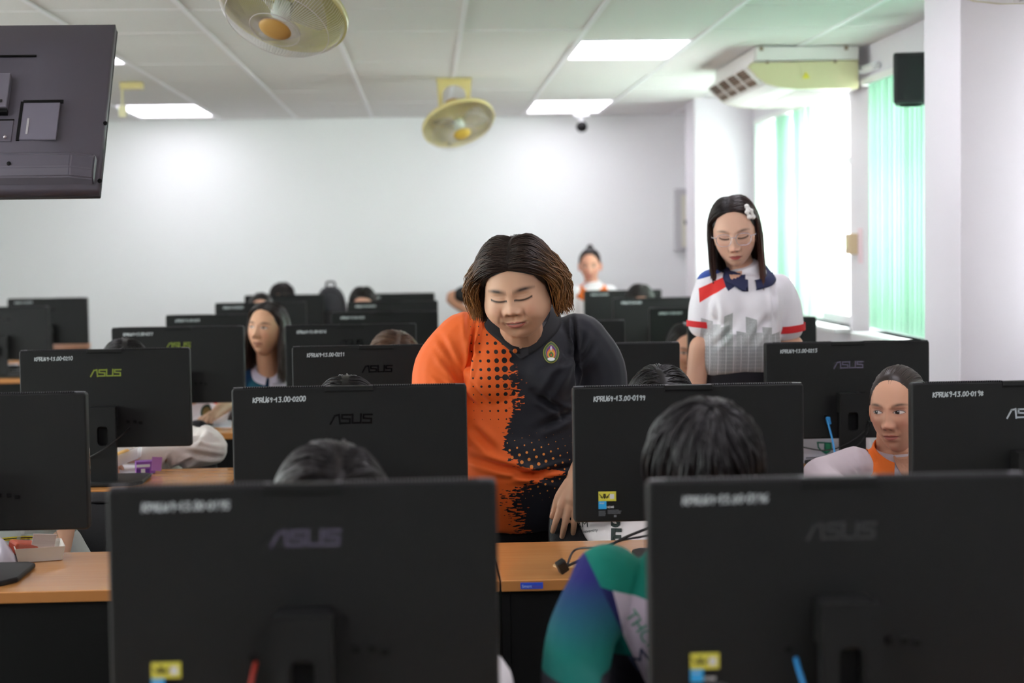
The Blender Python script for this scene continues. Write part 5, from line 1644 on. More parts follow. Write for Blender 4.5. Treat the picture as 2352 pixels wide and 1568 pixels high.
# image-left arm hangs down, image-right arm bends behind the monitor
el1, wr1 = W2(1604, 840, 0.0), W2(1592, 935, -0.04)
el2, wr2 = W2(1822, 835, 0.03), W2(1790, 940, -0.06)
for sh, el, wr, sd in ((W2(1622, 720), el1, wr1, -1), (W2(1812, 720), el2, wr2, 1)):
    skinp.append(limb([sh * 0.35 + el * 0.65, el, (el + wr) / 2, wr], [0.041, 0.038, 0.034, 0.024]))
    skinp += hand(wr, V3(0.05 * sd, -0.25, -1), V3(-sd, 0, 0.1), side=sd, size=0.92, curl=(22, 30, 20))
sV, sF, sN = solid_arrays(skinp, 0.0036, 3)
sC = np.tile(np.array(lin('d9aa90')), (len(sV), 1))
o_ = len(hV)
put('body', root, np.vstack([hV, sV]), hF + [tuple(i + o_ for i in f) for f in sF], SKIN_M, np.vstack([hC, sC]))
tor = [(W2(1703, 856, 0.01), 0.128, 0.100), (W2(1702, 838, 0.01), 0.134, 0.106), (W2(1702, 800, 0), 0.133, 0.108), (W2(1702, 750, 0), 0.128, 0.104), (W2(1706, 700, 0), 0.136, 0.100), (W2(1713, 658, 0), 0.132, 0.085), (W2(1716, 632, 0.005), 0.085, 0.066), (W2(1716, 614, 0.0), 0.056, 0.053), (W2(1714, 604, -0.005), 0.052, 0.050)]
sl1 = limb([W2(1634, 655, 0.005), W2(1618, 700, 0.0), W2(1611, 742, 0.0)], [0.056, 0.054, 0.049])
sl2 = limb([W2(1788, 662, 0.005), W2(1803, 700, 0.01), W2(1811, 748, 0.015)], [0.052, 0.055, 0.054])
bust = [ellipsoid(W2(1672, 705, -0.075), (0.062, 0.036, 0.062)), ellipsoid(W2(1742, 705, -0.075), (0.062, 0.036, 0.062))]
tv, tf, tn = solid_arrays([loft(tor, 36, sq=2.3), sl1, sl2] + bust, 0.0052, 14)
tv = folds(tv, tn, 0.0055, 21, 10, (0.4, 0.1, 1))
for a, b, wd, dp in ((W2(1690, 745, -.1), W2(1640, 800, -.1), 0.010, 0.007), (W2(1770, 650, -.06), W2(1775, 740, -.06), 0.008, 0.009), (W2(1765, 720, -.08), W2(1720, 800, -.1), 0.012, 0.008), (W2(1640, 690, -.08), W2(1650, 760, -.1), 0.01, 0.006)):
    tv = crease(tv, tn, a, b, wd, dp)
M_P2 = mat('white_skyline_polo', 'e9e6ec', 0.65, 0.3, sheen=0.1, bump=0.15, bscale=900)
def p2_nodes():
    nt = M_P2.node_tree; N.nt = nt
    x, y, z = N.coords()
    s = FPX / (Y2 - 0.1)
    r0 = P(1705, 700, Y2 - 0.1)
    px = x * s + 1705.0 + (root.location.x - r0.x) * s
    py = z * (-s) + 700.0 + r0.z * s
    left = px.lt(1672.0)
    blue = (py + (px - 1608.0) * 0.3).lt(642.0) * left
    red = (py + (px - 1612.0) * 0.47).gt(661.0) * (py + (px - 1612.0) * 0.62).lt(694.0) * left * px.gt(1611.0)
    c = N.mix(blue, 'ebe8ee', '2f4f9e')
    c = N.mix(red, c, 'e0322f')
    # printed skyline
    nz = N.noise(px * 0.1, py * 0.1, 0.0, 3, 3)
    wx = ((px / 4.0).mod(1.0)).lt(0.22) * ((py / 9.0).mod(1.0)).lt(0.22)
    for (x0, x1, yt, col, slope) in ((1614, 1640, 730, '9a9c9e', .3), (1640, 1656, 745, 'b5b8b8', 0), (1656, 1676, 752, '8f9594', -.35), (1676, 1690, 768, 'a9abad', 0), (1690, 1712, 760, '868c8b', .2), (1712, 1738, 727, '8d9492', .3), (1738, 1752, 765, 'a3a8a6', 0), (1752, 1776, 752, '979c9b', .1), (1776, 1800, 770, '80827f', -.2), (1662, 1682, 726, '9aa3a0', -.4)):
        m = px.gt(x0 + 0.0) * px.lt(x1 + 0.0) * (py + (px - x0) * (-slope)).gt(yt + 0.0)
        c = N.mix(m * y.lt(0.02) * (nz * 0.5 + 0.5), c, col)
    bot = py.gt(796.0) * y.lt(0.02) * (nz * 0.4 + 0.45)
    c = N.mix(bot, c, '8f9296')
    vl = ((px / 17.0).mod(1.0)).lt(0.08) * py.gt(770.0)
    c = N.mix((wx * py.gt(765.0)).max(vl) * y.lt(0.02) * 0.7, c, 'e4e4e8')
    nt.links.new(c.s, nt.nodes['Principled BSDF'].inputs['Base Color'])
p2_nodes()
put('polo_shirt', root, tv, tf, M_P2)
M_RED = mat('red_knit', 'd6262c', 0.75)
put('cuff', root, *tube_arrays([W2(1611.5, 738, 0.0), W2(1610, 752, 0.0)], [0.0515, 0.050], 24, False), M_RED)
put('cuff', root, *tube_arrays([W2(1811.5, 744, 0.014), W2(1813, 760, 0.016)], [0.0565, 0.055], 24, False), M_RED)
M_NAVY = mat('navy_knit', '23284f', 0.75)
cc = W2(1716, 612, 0.0)
V, F = collar_arrays(cc, (0.060, 0.058), fold=0.036, gap=8, drop=0.062, rise=0.022, tips=-0.012, foldft=-0.2, spread=0.034)
V = outside(V, tv, tf, cc, gap=0.009)
put('collar', root, V, F, M_NAVY)
bv = BVHTree.FromPolygons([Vector(v) for v in tv], tf)
patch(dense([(1660, 636), (1712, 630), (1712, 640), (1673, 668), (1668, 660)]), 'placket', M_NAVY, 0.003, par=root)
patch(dense([(1674, 626), (1704, 622), (1704, 630), (1682, 652)]), 'neck_opening', mat('neck_skin', 'cfa086', 0.5), 0.0055, par=root)
lt = [loft([(V3(root.location.x + s * 0.075, Y2, 0.05), 0.05, 0.06), (V3(root.location.x + s * 0.075, Y2, 0.45), 0.065, 0.075), (V3(root.location.x + s * 0.072, Y2, 0.80), 0.085, 0.10)], 24) for s in (-1, 1)]
lt.append(loft([(V3(root.location.x, Y2 + 0.01, 0.74), 0.150, 0.115), (V3(root.location.x, Y2 + 0.01, 0.90), 0.148, 0.115), (W2(1703, 838, 0.01), 0.130, 0.102)], 32))
v, f, n_ = solid_arrays(lt, 0.009, 3)
put('trousers', root, v, f, mat('charcoal_trousers', '232227', 0.75, 0.25))
for s in (-1, 1):
    V, F = loft([(V3(root.location.x + s * 0.075, Y2 + 0.08, 0.05), 0.03, 0.04), (V3(root.location.x + s * 0.075, Y2, 0.05), 0.038, 0.045), (V3(root.location.x + s * 0.078, Y2 - 0.10, 0.03), 0.038, 0.026), (V3(root.location.x + s * 0.08, Y2 - 0.15, 0.024), 0.022, 0.018)], 18)
    put('shoe', root, V, F, M_LEATHER)
pa = hair_falling(31, 2000, w=0.95, part=-6, zend=-0.285, vol=0.014, flare=0.004, inward=0.012, root='181110', tip='40261c', front=24, lend=(62, 86), wave=0.003, r=0.0015, tipvar=0.016, k0=-0.2, fwd=0.035, var=0.4)
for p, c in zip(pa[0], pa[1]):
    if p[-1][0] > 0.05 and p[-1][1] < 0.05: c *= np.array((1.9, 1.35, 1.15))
    if p[-1][1] > 0.06: p[9:, 1] -= np.linspace(0, 0.02, len(p) - 9)
hair_build(root, HM2, 0.95, *pa, cap=hair_cap(None, 0.006, 0.96), capcol='120c0b')
# hair clip: three white pearly loops
bp = [(0.050, -0.048, 0.094), (0.062, -0.046, 0.078), (0.068, -0.050, 0.058), (0.056, -0.058, 0.060), (0.050, -0.058, 0.078)]
V, F = join_arrays([tube_arrays(xf(HM2, np.array([bp[0], bp[1], bp[2]])), 0.0062, 10), tube_arrays(xf(HM2, np.array([bp[2], bp[3], bp[4], bp[0]])), 0.0058, 10)] + [ellipsoid(xf(HM2, np.array([q]))[0], (0.0085,) * 3, 12, 8) for q in bp])
put('hair_clip', root, V, F, mat('pearl_white', 'f2efec', 0.3))
# glasses
def rim(sx):
    return [V3(sx * 0.0325 + 0.0245 * math.copysign(abs(math.cos(a)) ** 0.75, math.cos(a)), -0.1035 + 0.012 * (abs(sx * 0.0325 + 0.0245 * math.cos(a)) / 0.055) ** 2, -0.004 + 0.0200 * math.copysign(abs(math.sin(a)) ** 0.8, math.sin(a))) for a in [2 * PI * k / 36 for k in range(37)]]
M_WIREF = mat('silver_frame', 'c9c6d0', 0.2, metal=0.8)
gl = [tube_arrays(xf(HM2, np.array(rim(s))), 0.0011, 6) for s in (-1, 1)]
gl.append(tube_arrays(xf(HM2, catmull([V3(-0.009, -0.104, 0.002), V3(0, -0.108, 0.005), V3(0.009, -0.104, 0.002)], 4)), 0.0012, 6))
for s in (-1, 1): gl.append(tube_arrays(xf(HM2, np.array([V3(s * 0.057, -0.092, 0.004), V3(s * 0.072, -0.075, 0.004), V3(s * 0.075, -0.02, 0.002), V3(s * 0.076, 0.012, -0.006)])), 0.0014, 6))
V, F = join_arrays(gl)
g_ = put('glasses', root, V, F, M_WIREF)
M_LENS = glass_mat('spectacle_lens', (0.97, 0.97, 0.98))
for s in (-1, 1):
    r_ = np.array(rim(s))[:-1]
    V = np.vstack([r_, r_.mean(0)[None]])
    o = put('lens', root, xf(HM2, V), [(k, (k + 1) % 36, 36) for k in range(36)], M_LENS)
    o.parent = g_; o.location = (0, 0, 0)

# ------------------------------------------------------------------ seated students
SHIRT = {}
def seated(label, row, hx, hy, Y, head, pose=(0, 5, 0), hair=None, shirt=('plain', 'e4e1e4'), hres=0.55, hairfn=None, collar=None, arms='desk', wsh=0.175, chair_lab=None, skin=None, hip_dx=0.0, hscale=1.0, voxel=0.007, armx=(0.16, 0.16), group=None, lean=0.0, chair_dx=0.0, creases=(), hip_y=None, foldk=0.0055, sleeve=1.0, trunk=None, mshirt=None):
    """seated person looking over a desk; hx, hy: picture position of the eyes, Y: their depth"""
    M = head_matrix(P(hx, hy, Y), *pose)
    hc = np.array(M.translation)
    hipx = hc[0] + hip_dx
    hipy = hip_y or ROWY[row] + 0.80
    r = empty('person', (hipx, hipy, 0), 0, label, 'person', group)
    hd = dict(head); hd.setdefault('scale', hscale)
    hV, hF, hC = head_arrays(hd, hres)
    hV = xf(M, hV)
    sk = hd.get('skin', 'c99a7c')
    pit = math.radians(pose[1])
    nk = hc + V3(0, 0.045 + 0.05 * math.sin(pit), -0.115)
    sz = hc[2] - 0.215 + lean                    # shoulder height
    sy = (hc[1] + 0.05) * 0.75 + hipy * 0.25
    shc = V3(hc[0] * 0.8 + hipx * 0.2, sy, sz)
    shL, shR = shc + V3(-wsh, 0, -0.02), shc + V3(wsh, 0, -0.02)
    dz = DZ + 0.035
    ey = ROWY[row] + 0.36
    if arms == 'desk':
        elL, elR = V3(shL[0] - 0.05, min(shL[1] - 0.08, ey + 0.08), dz + 0.05), V3(shR[0] + 0.05, min(shR[1] - 0.08, ey + 0.08), dz + 0.05)
        wL, wR = V3(hc[0] - armx[0], ROWY[row] + 0.17, dz + 0.005), V3(hc[0] + armx[1], ROWY[row] + 0.17, dz + 0.005)
    elif arms == 'lap':
        elL, elR = V3(shL[0] - 0.015, shL[1] + 0.03, 0.79), V3(shR[0] + 0.015, shR[1] + 0.03, 0.79)
        wL, wR = V3(hipx - 0.09, hipy - 0.17, 0.68), V3(hipx + 0.09, hipy - 0.17, 0.68)
    else:
        elL, wL, elR, wR = [np.array(q) for q in arms]
    parts = [limb([hc + V3(0, 0.03, -0.05), nk, shc + V3(0, 0.0, 0.0)], [0.050, 0.050, 0.06])]
    for el, wr, sd, sh in ((elL, wL, -1, shL), (elR, wR, 1, shR)):
        parts.append(limb([sh * 0.5 + el * 0.5, el, (el + wr) / 2, wr], [0.038, 0.037, 0.032, 0.023]))
        fd = wr - el; fd = fd / np.linalg.norm(fd) + V3(-0.2 * sd, -0.3, 0)
        parts += hand(wr, fd, V3(0, 0, -1), side=1 if sd < 0 else -1, size=0.92, curl=(14, 18, 12))
    sV, sF, sN = solid_arrays(parts, 0.0042, 3)
    sC = np.tile(np.array(lin(sk)) * 0.97, (len(sV), 1))
    o_ = len(hV)
    put('body', r, np.vstack([hV, sV]), hF + [tuple(i + o_ for i in f) for f in sF], SKIN_M, np.vstack([hC, sC]))
    hip = V3(hipx, hipy, 0.56)
    mid = (hip + shc) / 2 + V3(0, 0.03, 0)
    sc = wsh / 0.175
    tor = [(hip + V3(0, 0, -0.05), 0.155 * sc, 0.115), (hip + V3(0, -0.01, 0.06), 0.15 * sc, 0.115), (mid, 0.145 * sc, 0.112), (shc + V3(0, 0.01, -0.11), 0.160 * sc, 0.100), (shc + V3(0, 0.005, -0.025), 0.135 * sc, 0.080), (shc + V3(0, 0, 0.012), 0.085 * sc, 0.062), (shc + V3(0, -0.004, 0.038), 0.062, 0.058)]
    tp = [loft(tor, 28, sq=2.25)]
    for el, wr, sh in ((elL, wL, shL), (elR, wR, shR)):
        if sleeve > 1: tp.append(limb([sh + (shc - sh) * 0.2, (sh + el) / 2, el, (el + wr) / 2, wr * 0.93 + el * 0.07], [0.066, 0.060, 0.056, 0.048, 0.036]))
        else: tp.append(limb([sh + (shc - sh) * 0.2, sh * 0.55 + el * 0.45, sh * (1 - 0.72 * sleeve) + el * 0.72 * sleeve], [0.066, 0.062, 0.056]))
    tv, tf, tn = solid_arrays(tp, voxel, 4)
    tv = folds(tv, tn, foldk, int(abs(hx)) % 97, 12, (0.4, 0.2, 1))
    for x0, y0, x1, y1, Yc, wd, dp in creases: tv = crease(tv, tn, P(x0, y0, Yc), P(x1, y1, Yc), wd, dp)
    if mshirt is None:
        k = shirt[1]
        if k not in SHIRT: SHIRT[k] = mat('cotton_' + shirt[0], k, 0.75, 0.25, sheen=0.1)
        mshirt = SHIRT[k]
    put('shirt', r, tv, tf, mshirt)
    # legs
    lp = []
    for sd in (-1, 1):
        h_ = hip + V3(sd * 0.085, -0.02, 0.0); kn = V3(hipx + sd * 0.11, hipy - 0.44, 0.55); ft = V3(hipx + sd * 0.11, hipy - 0.40, 0.09)
        lp.append(limb([h_, (h_ + kn) / 2, kn, (kn + ft) / 2 + V3(0, 0.01, 0), ft], [0.088, 0.078, 0.062, 0.055, 0.042], 16, 4))
    lp.append(ellipsoid(hip + V3(0, 0.02, -0.03), (0.165, 0.125, 0.07)))
    v, f, n_ = solid_arrays(lp, 0.012, 3)
    if 'skirt' not in SHIRT: SHIRT['skirt'] = mat('dark_trousers', '1a1a20', 0.75, 0.25)
    put('trousers', r, v, f, SHIRT['skirt'])
    for sd in (-1, 1):
        V, F = loft([(V3(hipx + sd * 0.11, hipy - 0.34, 0.045), 0.03, 0.04), (V3(hipx + sd * 0.11, hipy - 0.40, 0.05), 0.042, 0.045), (V3(hipx + sd * 0.112, hipy - 0.52, 0.034), 0.042, 0.03), (V3(hipx + sd * 0.114, hipy - 0.59, 0.026), 0.024, 0.02)], 14)
        put('shoe', r, V, F, M_LEATHER)
    if hair:
        kind, kw, cap = hair
        p = {'fall': hair_falling, 'back': hair_back, 'short': hair_short}[kind](**kw)
        hair_build(r, M, kw.get('w', 1), *p, cap=hair_cap(None, *cap) if cap else None, capcol=kw.get('root', '0e0b0a'), scale=hd.get('scale', 1))
    if collar:
        col_m, kw = collar
        cc_ = shc + V3(0, -0.006, 0.052)
        V, F = collar_arrays(cc_, (0.062, 0.060), **kw)
        V = outside(V, tv, tf, cc_)
        put('collar', r, V, F, col_m)
    if chair_lab: chair(hipx + chair_dx, hipy - 0.02, chair_lab)
    r['_M'] = 0
    del r['_M']
    return r, M, tv, tf, nk, shc
FACE = dict(w=0.97, jaw=0.30, bridge=0.75, skin='cda083', eyes='open')
def cm(n, c): return mat(n, c, 0.75)
# ---- girl with long hair looking up, between the gold-reflecting logo monitor and the next one (fourth row)
def painted(name, fn, rough=0.72):
    m = mat(name, 'ffffff', rough, 0.2)
    N.nt = m.node_tree
    x, y, z = N.coords()
    c = fn(x, y, z)
    N.nt.links.new(c.s, N.nt.nodes['Principled BSDF'].inputs['Base Color'])
    return m
def teal_navy(ox=0.0, sp=0.05):
    def fn(x, y, z):
        n = N.noise(x, y, z, 9, 2)
        sidev = (x - ox).abs()
        c = N.mix((n * 2.0 - 0.55).max(0.0).min(1.0), '1f2f6e', '1b6f6a')
        return N.mix(sidev.lt(sp) * y.lt(-0.02), c, 'cfc9d6')
    return fn
girl, M, tv, tf, nk, shc = seated('person with long brown hair looking up beside the monitor with a gold-reflecting logo', 3, 612, 757, 7.98,
    dict(FACE, skin='d3a384', brow=1.0, gaze=(-0.002, 0.0025), lip='a8675c', lipk=0.6, eyeh=0.95, long=0.05, browt=0.0034), pose=(-24, -9, 4),
    hair=('fall', dict(seed=41, n=900, w=0.98, part=4, zend=-0.20, vol=0.016, flare=0.016, root='1c1310', tip='3c261d', front=26, lend=(58, 86), wave=0.005, r=0.0021, tipvar=0.03, k0=-0.2), (0.007, 0.99)),
    mshirt=painted('teal_navy_white_shirt', teal_navy(0.02, 0.045)), hres=0.9, collar=(cm('lilac_knit', 'cfc8da'), dict(fold=0.022, gap=10, drop=0.055, rise=0.012, spread=0.014)), chair_lab='black office chair of the long haired girl looking up', hip_dx=0.03, chair_dx=0.06, arms='lap', wsh=0.155)
# ---- girl with tied hair at the right, half hidden by the monitor marked 0198
girl2, M5, tv5, tf5, nk, shc = seated('person with tied back hair and orange collar glancing sideways behind the monitor 0198', 1, 2062, 940, 4.92,
    dict(FACE, skin='cf9d82', flush='c9766a', gaze=(-0.0045, 0.0), lip='b8655e', lipk=0.8, lid=0.5, lidc='b06a66', long=0.06, bridge=0.9, w=0.95, browt=0.0036, fold=0.3), pose=(-34, 2, -2),
    hair=('back', dict(seed=51, n=1100, w=0.97, root='2a201b', tip='40332b', vol=0.007, r=0.0017), (0.006, 0.975)), hres=1.25, voxel=0.0055,
    shirt=('pale_lilac', 'c2b5bb'), lean=0.06, creases=((1985, 1010, 2005, 1100, 4.80, 0.006, 0.006), (2010, 1020, 2030, 1110, 4.80, 0.006, 0.005), (1960, 1060, 1990, 1100, 4.8, 0.006, 0.006)),
    arms=(V3(1.07, 4.80, 0.84), V3(1.10, 4.50, 0.79), V3(1.46, 4.80, 0.84), V3(1.38, 4.50, 0.79)), collar=(cm('orange_collar', 'e8701c'), dict(fold=0.062, gap=20, drop=0.05, rise=0.012, spread=0.020, tips=0.012)), chair_lab='black office chair of the girl behind the monitor 0198', wsh=0.150, hip_dx=0.02, sleeve=1.35)
V, F = join_arrays([ellipsoid(xf(M5, np.array([[0, 0.115, -0.004]]))[0], (0.028, 0.022, 0.028), 14, 10)])
put('hair_bun', girl2, V, F, mat('dark_bun', '17110f', 0.5))
# ---- face showing between the two far monitors behind the standing woman's arm
seated('person with dark hair, half a face showing beside the arm of the standing woman', 3, 1578, 803, 7.85, dict(FACE, skin='d9a58c', lip='b5574f', w=0.95), pose=(4, 8, 0),
    hair=('fall', dict(seed=61, n=500, w=0.98, part=-8, zend=-0.13, vol=0.012, flare=0.0, root='120e0d', tip='1d1614', front=22, r=0.0024), (0.007, 0.99)), shirt=('white', 'e6e2e6'), chair_lab='black office chair mostly hidden behind the standing woman', arms='lap')
# ---- bowed boy in the teal and navy shirt, front row
def boy_shirt():
    def fn(x, y, z):
        n = N.noise(x, y, z, 6, 2)
        g = ((z - 0.815) / 0.11 + (n - 0.5) * 0.3).max(0.0).min(1.0)      # sleeve: teal low, navy high
        slv = N.mix(g, '0f6b63', '2a2a72')
        slv = N.mix(z.lt(0.785), slv, '25232c')
        body = N.mix((x + (z - 0.909) * 0.24).gt(-0.055), '1d2158', 'c3b8c8')  # dark navy beside the pale front stands for shade at the side
        body = N.mix((z + x * 0.35).gt(0.885), body, '138070')
        return N.mix((x + (z - 0.95) * 0.45).lt(-0.092), body, slv)
    return fn
boy, M7, tvb, tfb, nkb, shb = seated('person with short dark hair bowing low in a teal and navy shirt, near the camera', 0, 1615, 1100, 2.98, dict(FACE, skin='c08d70', eyes='down', w=1.0), pose=(4, 42, 4),
    hair=('short', dict(seed=71, n=1500, w=1.02, vol=0.022, r=0.0024, root='0e0c0d', tip='1b181b', crown=112, swirl=0.25, var=0.6), (0.010, 1.03)), hres=0.8, voxel=0.0055,
    mshirt=painted('teal_navy_front_print', boy_shirt()), chair_lab='black office chair of the boy bowing near the camera', wsh=0.165, hip_dx=-0.10, lean=0.04, sleeve=1.15, chair_dx=0.15,
    arms=(np.array(P(1322, 1580, 2.92)), np.array(P(1370, 1700, 2.72)), V3(0.66, 2.90, 0.80), V3(0.52, 2.66, 0.78)))
def red_white(x, y, z):
    r = (z + x.abs() * 0.12).gt(0.822)
    c = N.mix(r, 'e4dfe2', 'd8452f')
    d = ((x - 0.085) * (x - 0.085) + (z - 0.768) * (z - 0.768) * 0.6).sqrt()
    c = N.mix(d.lt(0.026), c, '31473c')
    return N.mix(d.lt(0.017), c, '8a7448')
# ---- dark head bowed behind the blurred monitor 0195
seated('person with dark hair bowing behind the blurred monitor nearest the camera, by the orange desk', 0, 765, 1198, 2.98, dict(FACE, eyes='down'), pose=(6, 36, -6),
    hair=('fall', dict(seed=81, n=900, w=1.02, part=14, zend=-0.14, vol=0.022, flare=0.02, root='141011', tip='2a2224', front=20, r=0.0024, k0=-0.2, var=0.6), (0.010, 1.03)), hres=0.5, shirt=('white', 'e6e2e6'), chair_lab='black office chair behind the blurred monitor by the orange desk', arms=(V3(-0.42, 2.85, 0.84), V3(-0.33, 2.62, 0.78), V3(0.075, 2.86, 0.775), V3(-0.02, 2.62, 0.78)), sleeve=2)
# ---- heads over the second and third rows
seated('person whose black crown shows above the monitor marked 0200', 1, 797, 970, 4.72, dict(FACE, eyes='down'), pose=(0, 24, 0),
    hair=('fall', dict(seed=82, n=700, w=1.0, part=0, zend=-0.16, vol=0.013, root='0d0b0b', tip='1a1616', front=22, r=0.0022, var=0.6), (0.008, 1.0)), hres=0.45, shirt=('grey', 'b9b7bd'), chair_lab='black office chair behind the monitor marked 0200', voxel=0.008, arms='lap')
hood, M10, tvh, tfh, nkh, shh = seated('person in a cream printed hoodie, black hair showing above the monitor marked 0199', 1, 1517, 948, 4.66, dict(FACE, skin='d3a68c', eyes='down'), pose=(14, 30, 0),
    hair=('fall', dict(seed=83, n=800, w=1.0, part=-14, zend=-0.17, vol=0.013, root='0d0b0b', tip='1c1817', front=26, r=0.0022, var=0.6), (0.008, 1.0)), hres=0.5, shirt=('cream', 'ece4e4'), sleeve=2, chair_lab=None, wsh=0.155, hip_dx=0.0, voxel=0.006, hip_y=4.62,
    arms=(V3(0.455, 4.84, 0.74), V3(0.50, 4.64, 0.66), V3(0.80, 4.84, 0.74), V3(0.72, 4.64, 0.66)))
seated('person whose light brown crown shows above the monitor marked 0211', 2, 908, 841, 6.30, dict(FACE, eyes='down'), pose=(-8, 30, -6),
    hair=('fall', dict(seed=84, n=700, w=1.02, part=24, zend=-0.17, vol=0.014, root='4a3324', tip='7a5638', front=22, r=0.0024, k0=-0.1, var=0.5), (0.008, 1.02)), hres=0.45, shirt=('grey', 'b9b7bd'), chair_lab='black office chair of the person with the light brown crown', arms='lap')
cream, M12, tvc, tfc, nkc, shc12 = seated('person in a cream sweater eating behind the monitor marked 0210', 2, 288, 860, 6.28, dict(FACE, eyes='down'), pose=(6, 26, 0),
    hair=('fall', dict(seed=85, n=700, w=1.0, part=2, zend=-0.17, vol=0.013, root='100d0d', tip='221c1b', front=22, r=0.0023, var=0.6), (0.008, 1.0)), hres=0.45, shirt=('cream_wool', 'e9e2dc'), sleeve=2,
    arms=(P(120, 1050, 6.16), P(205, 1054, 6.03), P(486, 1034, 6.22), P(318, 1046, 6.05)), chair_lab='black office chair of the person in the cream sweater', voxel=0.006, foldk=0.010, creases=((525, 1025, 425, 1000, 6.12, 0.010, 0.012), (515, 1058, 420, 1035, 6.12, 0.009, 0.010), (470, 985, 440, 1020, 6.12, 0.009, 0.010), (395, 1040, 372, 1085, 6.1, 0.008, 0.009), (450, 1050, 395, 1082, 6.1, 0.009, 0.010), (500, 1000, 450, 975, 6.15, 0.009, 0.009)), hip_dx=0.02)
seated('person in a white shirt with red shoulders bowing behind the farther gold-reflecting logo monitor', 3, 440, 830, 7.9, dict(FACE, eyes='down'), pose=(0, 40, 0),
    hair=('fall', dict(seed=86, n=400, w=1.0, part=0, zend=-0.16, vol=0.012, root='100d0d', tip='221c1b', front=22, r=0.0028), (0.008, 1.0)), hres=0.4, mshirt=painted('white_red_shirt', red_white), chair_lab='black office chair behind the gold-reflecting logo monitor of the fourth row', chair_dx=-0.06, wsh=0.15, hip_dx=-0.03, armx=(0.14, 0.14))
# ---- far heads
far = dict(hres=0.4)
seated('person whose pale forehead shows above a far monitor', 5, 600, 716, 11.28, dict(FACE, skin='d9a48e'), pose=(0, 6, 0), hair=('back', dict(seed=87, n=260, w=1.0, r=0.003, root='15100f', tip='201816'), (0.007, 1.0)), hres=0.4, shirt=('white', 'e6e2e6'), chair_lab='black office chair behind the far pale forehead', arms='lap')
seated('person whose dark round head shows left of the black backpack', 6, 648, 692, 12.95, dict(FACE, skin='d0a08a'), pose=(0, 10, 0), hair=('short', dict(seed=88, n=400, w=1.0, r=0.0035, root='1b1616', tip='2a2221'), (0.010, 1.02)), hres=0.4, shirt=('grey', 'b9b7bd'), chair_lab='black office chair of the round head left of the backpack', arms='lap')
seated('person whose dark hair shows right of the black backpack', 5, 834, 703, 11.3, dict(FACE, skin='d0a08a', eyes='down'), pose=(0, 20, 0), hair=('fall', dict(seed=89, n=350, w=1.0, part=0, zend=-0.16, vol=0.012, root='15100f', tip='201816', r=0.003), (0.008, 1.0)), hres=0.4, shirt=('white', 'e6e2e6'), chair_lab='black office chair right of the backpack', arms='lap')
seated('person whose parted dark hair shows below the smiling woman', 5, 1470, 697, 11.3, dict(FACE, skin='d0a08a', eyes='down'), pose=(0, 26, 0), hair=('fall', dict(seed=90, n=400, w=1.02, part=6, zend=-0.16, vol=0.012, root='1a1413', tip='2a201e', r=0.003), (0.008, 1.0)), hres=0.4, shirt=('grey', 'b9b7bd'), chair_lab='black office chair of the parted dark hair', arms='lap')
# person at the back across the aisle: only the forearms show
back_l, *_ = seated('person with bare forearms folded behind the farthest monitor across the aisle', 6, 112, 742, 12.95, dict(FACE, skin='d8a68c', eyes='down'), pose=(0, 20, 0), hair=('fall', dict(seed=91, n=300, w=1.0, zend=-0.14, root='15100f', tip='201816', r=0.003), (0.008, 1.0)), hres=0.4, shirt=('white', 'e6e2e6'),
    arms=(P(28, 800, 12.72), P(110, 796, 12.50), P(196, 792, 12.72), P(120, 797, 12.50)), chair_lab='black office chair across the aisle at the back wall')
# person in the grey tunic behind the second row monitor at the left
tun, Mt, tvt, tft, nkt, sht = seated('person in a pale grey tunic with yellow trim bowing behind the cake tray', 1, -70, 1010, 4.72, dict(FACE, eyes='down'), pose=(0, 34, 0), hair=('fall', dict(seed=92, n=400, w=1.0, zend=-0.15, root='100d0d', tip='1d1817', r=0.0026), (0.008, 1.0)), hres=0.4,
    shirt=('pale_grey', 'b4bbb6'), chair_lab='black leather office chair beside the pale grey tunic', wsh=0.175, hip_dx=0.135, sleeve=0.8, arms='lap')

# ------------------------------------------------------------------ smiling woman by the back wall
Y3 = 12.95
def W3(x, y, dy=0.0): return np.array(P(x, y, Y3 + dy))
root = empty('person', (W3(1362, 700)[0], Y3, 0), 0, 'person smiling near the back wall in white shirt with orange collar', 'person')
HM3 = head_matrix(P(1355, 609, Y3 - 0.05), -8, 6, 0)
hV, hF, hC = head_arrays(dict(FACE, skin='dea38c', flush='d97f74', lip='c85a5e', lipk=0.9, w=0.96, smile=0.005, mouth=0.026, open=0.002, scale=1.0), 0.7)
hV = xf(HM3, hV); hc = np.array(HM3.translation)
nb = W3(1360, 652, 0.02)
el1, el2 = W3(1312, 735, 0.0), W3(1425, 735, 0.02)
w1, w2 = W3(1332, 775, -0.1), W3(1400, 775, -0.1)
skinp = [limb([hc + V3(0, 0.04, -0.05), nb, nb + V3(0, 0, -0.06)], [0.05, 0.05, 0.06])]
for e_, w_, s in ((el1, w1, -1), (el2, w2, 1)): skinp += [limb([e_ + V3(0, 0, 0.05), e_, w_], [0.04, 0.037, 0.025])] + hand(w_, V3(-0.3 * s, -0.6, -0.6), V3(0, 0, -1), side=-s, size=0.92)
sV, sF, _ = solid_arrays(skinp, 0.006, 2)
o_ = len(hV)
put('body', root, np.vstack([hV, sV]), hF + [tuple(i + o_ for i in f) for f in sF], SKIN_M, np.vstack([hC, np.tile(lin('d9a089'), (len(sV), 1))]))
cx3 = root.location.x
tor = [(W3(1364, 800), 0.14, 0.11), (W3(1364, 740), 0.145, 0.11), (W3(1364, 690), 0.155, 0.10), (W3(1362, 668), 0.13, 0.085), (W3(1361, 655), 0.075, 0.065), (W3(1360, 647), 0.055, 0.054)]
